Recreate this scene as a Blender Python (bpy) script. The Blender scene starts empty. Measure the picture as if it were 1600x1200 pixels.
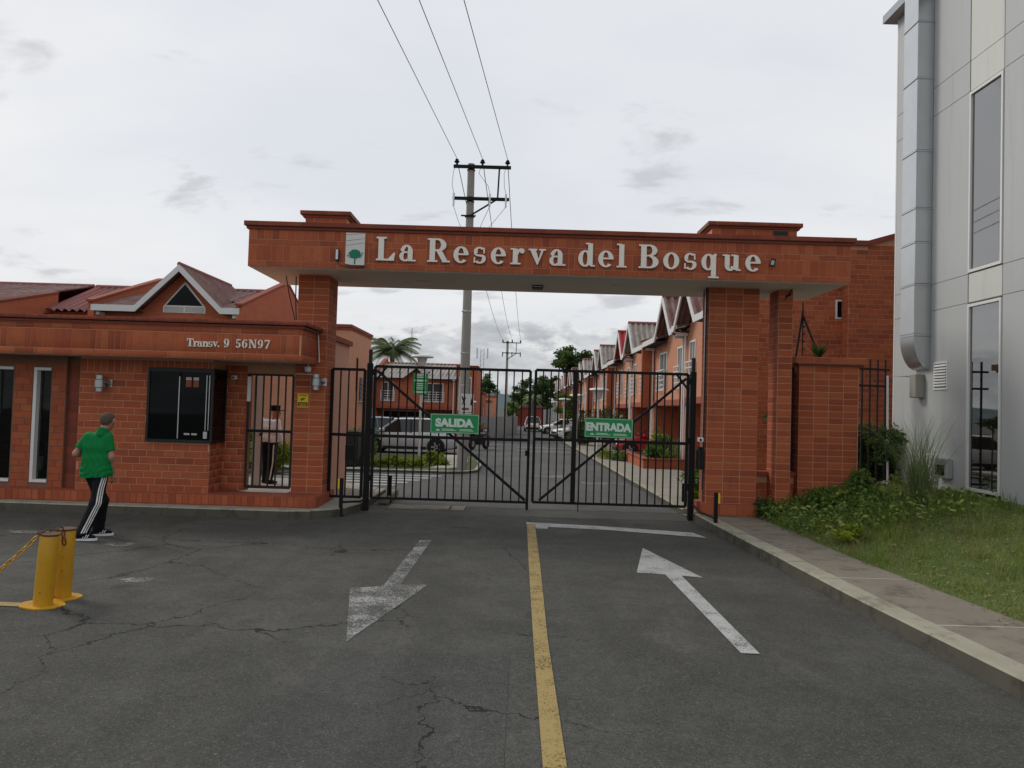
import bpy, math, random
import numpy as np
from mathutils import Vector, Matrix
R = math.radians
random.seed(7); rng = np.random.default_rng(7)
scn = bpy.context.scene
COL = scn.collection

# ------------------------------------------------------------------ camera
CAM_H = 2.0
cam_data = bpy.data.cameras.new('camera'); cam = bpy.data.objects.new('camera', cam_data); COL.objects.link(cam)
cam_data.sensor_width = 36.0; cam_data.lens = 36.0*1155/1600
cam_data.clip_start = 0.05; cam_data.clip_end = 6000
CM = Matrix.Rotation(R(0.25), 3, 'Z') @ Matrix.Rotation(R(91.74), 3, 'X') @ Matrix.Rotation(R(1.72), 3, 'Z')
cam.matrix_world = Matrix.Translation((0, 0, CAM_H)) @ CM.to_4x4()
scn.camera = cam
scn.view_settings.view_transform = 'Standard'; scn.view_settings.look = 'None'
scn.view_settings.exposure = 0.0; scn.view_settings.gamma = 1.0

# ------------------------------------------------------------------ world: bright overcast sky
SUN_AZ, SUN_EL = -62.0, 40.0      # degrees from +Y (negative = left), elevation
world = bpy.data.worlds.new('World'); scn.world = world; world.use_nodes = True
wt = world.node_tree; wt.nodes.clear()
def wn(t, **k):
    n = wt.nodes.new(t)
    for a, b in k.items(): setattr(n, a, b)
    return n
def wl(a, b): wt.links.new(a, b)
def wmath(op, a, b=None, clamp=False):
    n = wn('ShaderNodeMath', operation=op, use_clamp=clamp)
    for i, v in enumerate((a, b)):
        if v is None: continue
        if isinstance(v, (int, float)): n.inputs[i].default_value = v
        else: wl(v, n.inputs[i])
    return n.outputs[0]
def wramp(x, lo, hi):
    n = wn('ShaderNodeMapRange', interpolation_type='SMOOTHSTEP'); wl(x, n.inputs[0])
    n.inputs[1].default_value = lo; n.inputs[2].default_value = hi
    return n.outputs[0]
def wmix(f, a, b):
    n = wn('ShaderNodeMix', data_type='RGBA')
    if isinstance(f, (int, float)): n.inputs[0].default_value = f
    else: wl(f, n.inputs[0])
    for i, v in ((6, a), (7, b)):
        if isinstance(v, tuple): n.inputs[i].default_value = (*v, 1)
        else: wl(v, n.inputs[i])
    return n.outputs[2]
sky = wn('ShaderNodeTexSky', sky_type='NISHITA', sun_disc=False)
sky.sun_elevation = R(SUN_EL); sky.sun_rotation = R(SUN_AZ); sky.air_density = 1.2; sky.dust_density = 3.0
tc = wn('ShaderNodeTexCoord'); sep = wn('ShaderNodeSeparateXYZ'); wl(tc.outputs['Generated'], sep.inputs[0])
zc = wmath('MAXIMUM', sep.outputs[2], 0.0)
den = wmath('ADD', zc, 0.22)
cmb = wn('ShaderNodeCombineXYZ'); wl(wmath('DIVIDE', sep.outputs[0], den), cmb.inputs[0]); wl(wmath('DIVIDE', sep.outputs[1], den), cmb.inputs[1])
def wnoise(vec, scale, detail=6, rough=.55, loc=(0, 0, 0), sc=(1, 1, 1), dist=0.0):
    mp = wn('ShaderNodeMapping'); wl(vec, mp.inputs[0]); mp.inputs['Location'].default_value = loc; mp.inputs['Scale'].default_value = sc
    n = wn('ShaderNodeTexNoise'); wl(mp.outputs[0], n.inputs['Vector']); n.inputs['Scale'].default_value = scale
    n.inputs['Detail'].default_value = detail; n.inputs['Roughness'].default_value = rough; n.inputs['Distortion'].default_value = dist
    return n.outputs['Fac']
veil = wnoise(cmb.outputs[0], 0.9, 5, .5, (3, 1, 0), (1, 1.6, 1))
wisp = wnoise(cmb.outputs[0], 2.6, 6, .55, (5.2, 2.4, 0), (1, 1.5, 1), .3)
bank_n = wnoise(tc.outputs['Generated'], 9.0, 6, .58, (0.3, 0, 0.9), (1, 1, 2.2), .2)
base = wmix(wramp(veil, .30, .70), (7.5, 7.75, 8.25), (8.7, 8.8, 8.95))
base = wmix(wramp(wisp, .57, .70), base, (6.2, 6.3, 6.6))
# grey cloud bank low over the horizon with bright torn edges
edge = wmath('ADD', wmath('MULTIPLY', bank_n, 0.34), wmath('MULTIPLY', sep.outputs[2], -1.0))
bankm = wramp(edge, .055, .085)
bank_col = wmix(wramp(wnoise(tc.outputs['Generated'], 14, 6, .6, (2, 0, 1), (1, 1, 2.6)), .34, .66), (4.6, 4.85, 5.2), (6.8, 6.95, 7.2))
lowm = wramp(sep.outputs[2], .145, .10)
bright = wmix(wmath('MULTIPLY', wramp(edge, .03, .06), lowm), base, (8.2, 8.3, 8.5))
clouds = wmix(wmath('MULTIPLY', bankm, lowm), bright, bank_col)
skymix = wmix(0.93, sky.outputs[0], clouds)
bg = wn('ShaderNodeBackground'); wl(skymix, bg.inputs[0]); bg.inputs[1].default_value = 0.10
wo = wn('ShaderNodeOutputWorld'); wl(bg.outputs[0], wo.inputs[0])

# ------------------------------------------------------------------ sun behind thin cloud
sl = bpy.data.lights.new('sun', 'SUN'); sl.energy = 1.45; sl.angle = R(18); sl.color = (1, .95, .87)
so = bpy.data.objects.new('sun', sl); COL.objects.link(so)
sd = Vector((math.sin(R(SUN_AZ))*math.cos(R(SUN_EL)), math.cos(R(SUN_AZ))*math.cos(R(SUN_EL)), math.sin(R(SUN_EL))))
so.rotation_euler = sd.to_track_quat('Z', 'Y').to_euler(); so.location = sd*50

# ------------------------------------------------------------------ pixel -> place
def _d(u, v): return CM @ Vector(((u-800)/1155, -(v-600)/1155, -1))
def atY(u, v, y): d = _d(u, v); return Vector((0, 0, CAM_H)) + d*(y/d.y)
def atX(u, v, x): d = _d(u, v); return Vector((0, 0, CAM_H)) + d*(x/d.x)
def atZ(u, v, z=0): d = _d(u, v); return Vector((0, 0, CAM_H)) + d*((z-CAM_H)/d.z)
def gz(y): return 0.0 if y < 14 else -.01*(min(y, 200)-14)

# ------------------------------------------------------------------ materials
MT = {}
class N:
    def __init__(s, name):
        s.m = bpy.data.materials.new(name); s.m.use_nodes = True; s.t = s.m.node_tree
        s.b = s.t.nodes['Principled BSDF']; s.o = s.t.nodes['Material Output']; MT[name] = s.m
        s._tc = None
    def n(s, t, **k):
        x = s.t.nodes.new(t)
        for a, b in k.items(): setattr(x, a, b)
        return x
    def l(s, a, b): s.t.links.new(a, b)
    def obj(s):
        if not s._tc: s._tc = s.n('ShaderNodeTexCoord')
        return s._tc.outputs['Object']
    def pos(s): return s.n('ShaderNodeNewGeometry').outputs['Position']
    def set(s, i, v):
        if isinstance(v, tuple): s.b.inputs[i].default_value = (*v, 1)
        elif isinstance(v, (int, float)): s.b.inputs[i].default_value = v
        else: s.l(v, s.b.inputs[i])
    def noise(s, scale, vec=None, detail=5, rough=.6, sc=None, dist=0.0, out='Fac'):
        n = s.n('ShaderNodeTexNoise'); v = vec if vec is not None else s.pos()
        if sc:
            mp = s.n('ShaderNodeMapping'); s.l(v, mp.inputs[0]); mp.inputs['Scale'].default_value = sc; v = mp.outputs[0]
        s.l(v, n.inputs['Vector']); n.inputs['Scale'].default_value = scale; n.inputs['Detail'].default_value = detail
        n.inputs['Roughness'].default_value = rough; n.inputs['Distortion'].default_value = dist
        return n.outputs[out]
    def math(s, op, a, b=None, clamp=False):
        n = s.n('ShaderNodeMath', operation=op, use_clamp=clamp)
        for i, v in enumerate((a, b)):
            if v is None: continue
            if isinstance(v, (int, float)): n.inputs[i].default_value = v
            else: s.l(v, n.inputs[i])
        return n.outputs[0]
    def step(s, x, lo, hi):
        n = s.n('ShaderNodeMapRange', interpolation_type='SMOOTHSTEP'); s.l(x, n.inputs[0])
        n.inputs[1].default_value = lo; n.inputs[2].default_value = hi; return n.outputs[0]
    def mix(s, f, a, b, blend='MIX'):
        n = s.n('ShaderNodeMix', data_type='RGBA', blend_type=blend)
        if isinstance(f, (int, float)): n.inputs[0].default_value = f
        else: s.l(f, n.inputs[0])
        for i, v in ((6, a), (7, b)):
            if isinstance(v, tuple): n.inputs[i].default_value = (*v, 1)
            else: s.l(v, n.inputs[i])
        return n.outputs[2]
    def rnd(s):
        at = s.n('ShaderNodeAttribute'); at.attribute_name = 'rnd'
        oi = s.n('ShaderNodeObjectInfo')
        return s.math('FRACT', s.math('ADD', at.outputs['Fac'], oi.outputs['Random']))
    def ramp(s, x, stops):
        n = s.n('ShaderNodeValToRGB'); s.l(x, n.inputs[0]); e = n.color_ramp.elements
        while len(e) < len(stops): e.new(.5)
        for i, (p, c) in enumerate(stops): e[i].position = p; e[i].color = (*c, 1)
        return n.outputs[0]
    def bump(s, h, strength=.3, dist=.01):
        n = s.n('ShaderNodeBump'); s.l(h, n.inputs['Height']); n.inputs['Strength'].default_value = strength; n.inputs['Distance'].default_value = dist
        s.l(n.outputs[0], s.b.inputs['Normal'])
def mul(c, k): return tuple(min(1, x*k) for x in c)
def simple(name, c, rough=.6, amt=.18, scale=4.0, metal=0.0, spec=.4, bump=0.0, fine=60.0, var=0.0):
    s = N(name); s.set('Roughness', rough); s.set('Metallic', metal); s.set('Specular IOR Level', spec)
    a = s.noise(scale); col = s.mix(a, mul(c, 1-amt), mul(c, 1+amt))
    if var:
        col = s.mix(s.rnd(), s.mix(1.0, col, (1-var,)*3, 'MULTIPLY'), s.mix(1.0, col, (1+var,)*3, 'MULTIPLY'))
    s.set('Base Color', col)
    if bump: s.bump(s.noise(fine), bump, .004)
    return s.m

def brick_mat(name, tones, dirt=.25):
    s = N(name); s.set('Roughness', .82); s.set('Specular IOR Level', .25)
    r = s.rnd()
    col = s.ramp(r, tones)
    p = s.pos()
    col = s.mix(s.math('MULTIPLY', s.step(s.noise(2.2, p), .45, .75), dirt), col, (.10, .055, .04))
    g = s.noise(70, p, 3)
    col = s.mix(s.math('MULTIPLY', g, .35), col, (.25, .075, .042)); sm = s.noise(11, p, 6, .7); col = s.mix(s.math('MULTIPLY', s.step(sm, .5, .75), .35), col, (.15, .045, .03))
    streak = s.step(s.noise(1.0, p, 4, .6, (6, 6, .7)), .60, .80)
    col = s.mix(s.math('MULTIPLY', streak, .4), col, (.07, .04, .035))
    s.set('Base Color', col); s.bump(s.noise(140, p, 3), .25, .003)
    return s.m
brick_mat('brick', [(0, (.27, .062, .029)), (.10, (.34, .080, .034)), (.35, (.385, .091, .036)), (.65, (.42, .103, .040)), (.92, (.46, .128, .052)), (1, (.34, .082, .036))])
brick_mat('brick_dark', [(0, (.18, .042, .029)), (.5, (.24, .055, .034)), (1, (.30, .068, .038))], .3)
simple('mortar', (.50, .26, .16), .9, .22, 6, bump=.3)
simple('mortar_dark', (.20, .10, .065), .9, .2, 6)
def far_brick(name, c1, c2, mo, bw=.30, bh=.105):
    s = N(name); s.set('Roughness', .85); s.set('Specular IOR Level', .2)
    sp = s.n('ShaderNodeSeparateXYZ'); s.l(s.pos(), sp.inputs[0]); cb = s.n('ShaderNodeCombineXYZ')
    s.l(s.math('ADD', sp.outputs[0], sp.outputs[1]), cb.inputs[0]); s.l(sp.outputs[2], cb.inputs[1])
    b = s.n('ShaderNodeTexBrick'); s.l(cb.outputs[0], b.inputs[0])
    b.inputs['Color1'].default_value = (*c1, 1); b.inputs['Color2'].default_value = (*c2, 1); b.inputs['Mortar'].default_value = (*mo, 1)
    b.inputs['Scale'].default_value = 1; b.inputs['Mortar Size'].default_value = .007; b.inputs['Brick Width'].default_value = bw; b.inputs['Row Height'].default_value = bh
    col = s.mix(s.math('MULTIPLY', s.noise(.9), .5), b.outputs[0], mul(c1, .62))
    s.set('Base Color', col); s.bump(b.outputs['Fac'], -.3, .006)
    return s.m
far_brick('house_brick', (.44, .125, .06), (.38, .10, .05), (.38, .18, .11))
far_brick('house_brick_pale', (.60, .28, .175), (.55, .245, .15), (.52, .30, .21))  # paler salmon brick; the facades' sunlit brightness is put into the colour
far_brick('house_brick_red', (.30, .055, .04), (.25, .045, .035), (.2, .08, .06))
simple('render_pink', (.52, .27, .19), .9, .1, 1.5, bump=.15)
simple('concrete', (.30, .285, .25), .9, .28, 2.3, bump=.4, fine=90)
simple('concrete_pole', (.27, .26, .235), .85, .2, 3, bump=.3)
simple('soffit', (.64, .60, .53), .85, .10, 1.2)
simple('iron', (.007, .0065, .0065), .6, .25, 9, spec=.2)
simple('rust_iron', (.018, .010, .009), .6, .3, 12)
simple('white_paint', (.68, .68, .66), .45, .06, 2)
simple('aluminium', (.50, .51, .52), .35, .08, 5, metal=.7)
simple('galv', (.52, .54, .55), .3, .12, 3, metal=.85)
simple('lamp_metal', (.40, .40, .40), .3, .1, 8, metal=.8)
simple('letter', (.78, .74, .67), .5, .06, 3)
simple('sign_green', (.008, .25, .075), .4, .06, 4)
simple('sign_white', (.62, .72, .64), .5, .05, 4)
simple('logo_green', (.0, .17, .085), .5, .1, 9)
simple('panel_white', (.62, .61, .58), .5, .05, 3)
simple('sign_yellow', (.75, .50, .01), .5, .1, 9)
simple('black', (.010, .010, .010), .5, .2, 9)
simple('cable', (.015, .015, .015), .6, .1, 9)
simple('tyre', (.012, .012, .012), .8, .2, 20)
simple('bollard_yellow', (.52, .27, .006), .45, .25, 7, bump=.1, fine=40)
def bollmat():
    s = N('bollard_paint'); s.set('Roughness', .45); p = s.pos(); c = (.52, .27, .006); col = s.mix(s.noise(6, p, 5), mul(c, .78), mul(c, 1.12)); col = s.mix(s.step(s.noise(17, p, 6, .7), .63, .67), col, (.09, .045, .02)); col = s.mix(s.math('MULTIPLY', s.step(s.noise(3, p, 6, .7, (1, 1, .4)), .5, .75), .45), col, (.20, .12, .03)); s.set('Base Color', col); s.bump(s.noise(25, p, 4), .2, .004)
bollmat()
simple('rust', (.10, .045, .02), .8, .4, 18)
simple('cloth_white', (.70, .70, .71), .8, .05, 6)
simple('cloth_green', (.006, .175, .045), .85, .10, 5, spec=.15, bump=.1, fine=300)
simple('cloth_black', (.008, .008, .010), .85, .2, 6, spec=.2)
simple('stripe_white', (.68, .68, .68), .8, .05, 6)
simple('skin', (.38, .19, .125), .55, .1, 14)
simple('hair_grey', (.10, .073, .056), .9, .55, 60, spec=.1, bump=.6, fine=220)
simple('curtain', (.45, .44, .42), .9, .1, 5)
simple('terracotta', (.27, .066, .034), .75, .18, 5, bump=.2)
simple('wood_door', (.20, .08, .04), .6, .2, 5)
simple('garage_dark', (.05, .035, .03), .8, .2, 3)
simple('grille_white', (.66, .66, .64), .5, .04, 4)
simple('fascia_white', (.60, .61, .60), .55, .08, 2)
simple('soil', (.06, .045, .03), .95, .3, 8)
simple('bark', (.10, .08, .06), .95, .3, 8, bump=.5)
def panelmat(name, c):
    s = N(name); s.set('Roughness', .5); p = s.pos(); col = s.mix(s.noise(.7, p), mul(c, .95), mul(c, 1.05)); st = s.step(s.noise(1.0, p, 5, .65, (5, 5, .35)), .50, .80); col = s.mix(s.math('MULTIPLY', st, .28), col, mul(c, .55)); sp = s.step(s.noise(9, p, 6, .7), .58, .75); col = s.mix(s.math('MULTIPLY', sp, .15), col, mul(c, .6)); s.set('Base Color', col); s.bump(s.noise(1.1, p, 2), .25, .02)
panelmat('grey_panel', (.44, .455, .455))
panelmat('grey_panel_light', (.58, .59, .55))
simple('pole_white', (.58, .58, .56), .5, .08, 4)
simple('metal_fence', (.33, .36, .38), .45, .08, 3, metal=.4)
def leafmat(name, a, b, tr=.25):
    s = N(name); s.set('Roughness', .55); s.set('Specular IOR Level', .25)
    at = s.n('ShaderNodeAttribute'); at.attribute_name = 'rnd'
    col = s.mix(at.outputs['Fac'], a, b); s.set('Base Color', col)
    t = s.n('ShaderNodeBsdfTranslucent'); s.l(s.mix(.5, col, (.25, .4, .05)), t.inputs[0])
    m = s.n('ShaderNodeMixShader'); m.inputs[0].default_value = tr
    s.l(s.b.outputs[0], m.inputs[1]); s.l(t.outputs[0], m.inputs[2]); s.l(m.outputs[0], s.o.inputs[0])
    return s.m
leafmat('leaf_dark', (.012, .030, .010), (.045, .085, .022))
leafmat('leaf_mid', (.035, .09, .018), (.16, .24, .055))
leafmat('leaf_lime', (.10, .17, .012), (.30, .34, .03))
leafmat('leaf_grass', (.07, .14, .022), (.29, .32, .075))
leafmat('leaf_reed', (.09, .14, .05), (.28, .32, .14))
leafmat('leaf_dry', (.14, .10, .04), (.34, .27, .12))
leafmat('leaf_palm', (.035, .060, .018), (.11, .13, .045))
leafmat('leaf_red', (.10, .03, .015), (.22, .09, .03))
def glass(name, tint=(.02, .024, .024), see=0.0, rough=.03, spec=.5, ior=1.5, film=0.0):
    s = N(name); s.set('Base Color', tint); s.set('Roughness', rough); s.set('Specular IOR Level', spec)
    if see:
        t = s.n('ShaderNodeBsdfTransparent'); t.inputs[0].default_value = (.75, .8, .78, 1)
        g = s.n('ShaderNodeBsdfGlossy'); g.inputs['Roughness'].default_value = rough
        f = s.n('ShaderNodeFresnel'); f.inputs[0].default_value = ior
        m = s.n('ShaderNodeMixShader'); s.l(s.math('ADD', f.outputs[0], film, True), m.inputs[0]); s.l(t.outputs[0], m.inputs[1]); s.l(g.outputs[0], m.inputs[2])
        m2 = s.n('ShaderNodeMixShader'); m2.inputs[0].default_value = see
        s.l(s.b.outputs[0], m2.inputs[1]); s.l(m.outputs[0], m2.inputs[2]); s.l(m2.outputs[0], s.o.inputs[0])
    return s.m
glass('glass_dark', (.004, .005, .005), spec=.12); glass('glass_clear', see=.9, ior=1.22); glass('glass_house', (.05, .055, .055), rough=.08)
glass('glass_office', (.05, .055, .055), see=.9, rough=.02, film=.30)
glass('car_glass', (.012, .016, .018))
def paint_car(name, c):
    s = N(name); s.set('Base Color', c); s.set('Roughness', .35); s.set('Metallic', .05); s.set('Coat Weight', .6); s.set('Coat Roughness', .05); return s.m
paint_car('car_silver', (.52, .53, .54)); paint_car('car_white', (.72, .72, .71)); paint_car('car_red', (.40, .006, .02)); paint_car('car_blue', (.07, .14, .19)); paint_car('moto_blue', (.02, .035, .07))

# asphalt with patches, aggregate and cracks
def asphalt(name, dark, light, cracks=True):
    s = N(name); s.set('Roughness', .88); s.set('Specular IOR Level', .25); p = s.pos()
    big = s.noise(.35, p, 5, .6, dist=.6); mid = s.noise(2.3, p, 6, .65)
    col = s.mix(s.step(big, .32, .68), dark, light)
    pale = s.step(s.noise(.22, p, 4, .55, (1, 1.4, 1), .5), .50, .66); col = s.mix(s.math('MULTIPLY', pale, .5), col, mul(light, 1.25))
    col = s.mix(s.math('MULTIPLY', s.step(mid, .35, .75), .6), col, mul(dark, .62))
    dust = s.step(s.noise(.8, p, 6, .7, (1, .6, 1), .8), .56, .72)
    col = s.mix(s.math('MULTIPLY', dust, .45), col, (.125, .12, .108))
    ag = s.n('ShaderNodeTexVoronoi'); s.l(p, ag.inputs['Vector']); ag.inputs['Scale'].default_value = 105
    sepc = s.n('ShaderNodeSeparateColor'); s.l(ag.outputs['Color'], sepc.inputs[0])
    col = s.mix(s.math('MULTIPLY', s.step(sepc.outputs[0], .70, 1.0), .50), col, (.15, .147, .135))
    col = s.mix(s.math('MULTIPLY', s.step(s.noise(14, p, 6, .75), .46, .66), .38), col, mul(dark, .55)); trk = s.step(s.noise(1.0, p, 3, .5, (1.3, .10, 1)), .52, .68); col = s.mix(s.math('MULTIPLY', trk, .30), col, mul(dark, .70)); oil = s.step(s.noise(1.1, p, 3, .5, None, .4), .66, .74); col = s.mix(s.math('MULTIPLY', oil, .45), col, (.014, .014, .014))
    col = s.mix(s.math('MULTIPLY', s.step(sepc.outputs[1], .70, .98), .55), col, (.018, .018, .018))
    ch = s.n('ShaderNodeTexVoronoi'); s.l(p, ch.inputs['Vector']); ch.inputs['Scale'].default_value = 9
    spk = s.math('MULTIPLY', s.step(ch.outputs['Distance'], .075, .03), s.step(s.noise(1.6, p), .5, .62))
    col = s.mix(s.math('MULTIPLY', spk, .8), col, (.30, .29, .26))
    h = s.noise(110, p, 3, .7)
    if cracks:
        wv = s.noise(1.4, p, 5, .7, out='Color')
        vm = s.n('ShaderNodeVectorMath', operation='MULTIPLY_ADD'); s.l(wv, vm.inputs[0]); vm.inputs[1].default_value = (.75, .75, 0); s.l(p, vm.inputs[2])
        vo = s.n('ShaderNodeTexVoronoi', feature='DISTANCE_TO_EDGE'); s.l(vm.outputs[0], vo.inputs['Vector']); vo.inputs['Scale'].default_value = .55
        sx_ = s.n('ShaderNodeSeparateXYZ'); s.l(p, sx_.inputs[0]); mask = s.math('MULTIPLY', s.step(s.noise(.38, p, 3, .5), .44, .60), s.step(sx_.outputs[0], 1.2, .2))
        wid = s.math('MULTIPLY', s.math('MULTIPLY', mask, .013), s.noise(6, p, 3))
        ck = s.math('MULTIPLY', s.math('LESS_THAN', vo.outputs['Distance'], wid), .85)
        col = s.mix(ck, col, (.008, .008, .008))
        h = s.math('SUBTRACT', h, s.math('MULTIPLY', ck, 2.0))
    s.set('Base Color', col); s.bump(h, .55, .006)
    return s.m
asphalt('asphalt', (.056, .056, .050), (.086, .086, .077))
asphalt('asphalt_street', (.085, .086, .084), (.12, .12, .116), False)
asphalt('asphalt_patch', (.058, .058, .056), (.072, .072, .069), True)
def paint(name, c, lo, hi):
    s = N(name); s.set('Roughness', .7); p = s.pos()
    s.set('Base Color', s.mix(s.noise(5, p), mul(c, .78), mul(c, 1.05)))
    w = s.math('ADD', s.math('MULTIPLY', s.noise(3.0, p, 4), .30), s.math('MULTIPLY', s.noise(60, p, 5, .8), .70))
    al = s.step(w, lo, hi)
    t = s.n('ShaderNodeBsdfTransparent'); m = s.n('ShaderNodeMixShader'); s.l(al, m.inputs[0]); s.l(t.outputs[0], m.inputs[1]); s.l(s.b.outputs[0], m.inputs[2]); s.l(m.outputs[0], s.o.inputs[0])
    return s.m
paint('paint_white', (.42, .42, .41), .38, .50); paint('paint_worn', (.36, .36, .35), .44, .60); paint('paint_yellow', (.34, .245, .085), .38, .50); paint('paint_ghost', (.36, .355, .33), .48, .58)
# kerb and slabs
def kerbmat(name, c, moss):
    s = N(name); s.set('Roughness', .9); s.set('Specular IOR Level', .2); p = s.pos()
    col = s.mix(s.noise(2.0, p, 6, .65), mul(c, .7), mul(c, 1.2))
    col = s.mix(s.math('MULTIPLY', s.step(s.noise(3.3, p, 7, .7), .48, .66), .75), col, moss)
    col = s.mix(s.math('MULTIPLY', s.noise(60, p, 3), .3), col, (.10, .09, .075))
    s.set('Base Color', col); s.bump(s.noise(45, p, 5, .7), .5, .008); return s.m
kerbmat('kerb', (.36, .345, .27), (.17, .155, .11)); kerbmat('kerb_side', (.10, .095, .075), (.035, .036, .026)); kerbmat('slab', (.23, .205, .165), (.10, .083, .064)); kerbmat('slab_pale', (.50, .47, .40), (.38, .35, .28)); kerbmat('slab_path', (.33, .31, .265), (.24, .22, .18))  # side tone is darker: face grime, with shade put into the colour too
def roofmat(name, a, b, c):
    s = N(name); s.set('Roughness', .85); p = s.pos()
    col = s.mix(s.step(s.noise(1.3, p, 6, .7), .38, .62), a, b); col = s.mix(s.math('MULTIPLY', s.step(s.noise(5, p, 6, .7), .5, .7), .6), col, c)
    s.set('Base Color', col); return s.m
roofmat('roof_grey', (.34, .31, .28), (.23, .205, .185), (.12, .10, .09)); roofmat('roof_red', (.28, .07, .065), (.20, .10, .09), (.11, .07, .06)); roofmat('roof_bright_red', (.36, .03, .035), (.30, .03, .035), (.2, .04, .04)); roofmat('roof_maroon', (.17, .075, .07), (.20, .13, .115), (.08, .05, .05))
def ground_mat():
    s = N('grass_ground'); s.set('Roughness', 1); p = s.pos()
    col = s.mix(s.noise(1.2, p, 6, .65), (.045, .07, .018), (.11, .13, .04)); col = s.mix(s.math('MULTIPLY', s.step(s.noise(2.1, p, 5), .52, .7), .6), col, (.10, .075, .04)); s.set('Base Color', col)
ground_mat()
simple('hill', (.085, .12, .13), 1, .2, .01)  # blue-grey: distance haze is put into the hill colour
simple('wall_far_red', (.22, .055, .045), .9, .15, .5)

# ------------------------------------------------------------------ mesh helpers
def np_mesh(name, V, F, rnd=None, smooth=False):
    """V (n,3); F (m,k) ints of one face size; rnd per-vertex optional"""
    me = bpy.data.meshes.new(name); V = np.asarray(V, np.float32); F = np.asarray(F, np.int32)
    k = F.shape[1]; me.vertices.add(len(V)); me.vertices.foreach_set('co', V.ravel())
    me.loops.add(F.size); me.loops.foreach_set('vertex_index', F.ravel())
    me.polygons.add(len(F)); me.polygons.foreach_set('loop_start', np.arange(0, F.size, k, dtype=np.int32))
    if smooth: me.polygons.foreach_set('use_smooth', np.ones(len(F), bool))
    me.update(calc_edges=True)
    if rnd is not None:
        a = me.attributes.new('rnd', 'FLOAT', 'POINT'); a.data.foreach_set('value', np.asarray(rnd, np.float32))
    return me
def worigin(o):
    p = Vector((0, 0, 0))
    while o is not None: p += o.location; o = o.parent
    return p
def tag(o, label, cat, group=None, kind=None):
    if label: o['label'] = label
    if cat: o['category'] = cat
    if group: o['group'] = group
    if kind: o['kind'] = kind
    return o
def thing(name, label, cat, loc=(0, 0, 0), rz=0.0, group=None):
    o = bpy.data.objects.new(name, None); COL.objects.link(o); o.empty_display_size = .2
    o.location = loc; o.rotation_euler = (0, 0, rz); return tag(o, label, cat, group)
def link(name, me, mat, parent=None, loc=(0, 0, 0)):
    o = bpy.data.objects.new(name, me); COL.objects.link(o)
    if mat is not None and not me.materials: me.materials.append(MT[mat] if isinstance(mat, str) else mat)
    o.location = loc
    if parent is not None: o.parent = parent
    return o
def copy_tree(o, parent=None):
    c = o.copy(); COL.objects.link(c); c.parent = parent
    for ch in list(o.children): copy_tree(ch, c)
    return c
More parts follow.
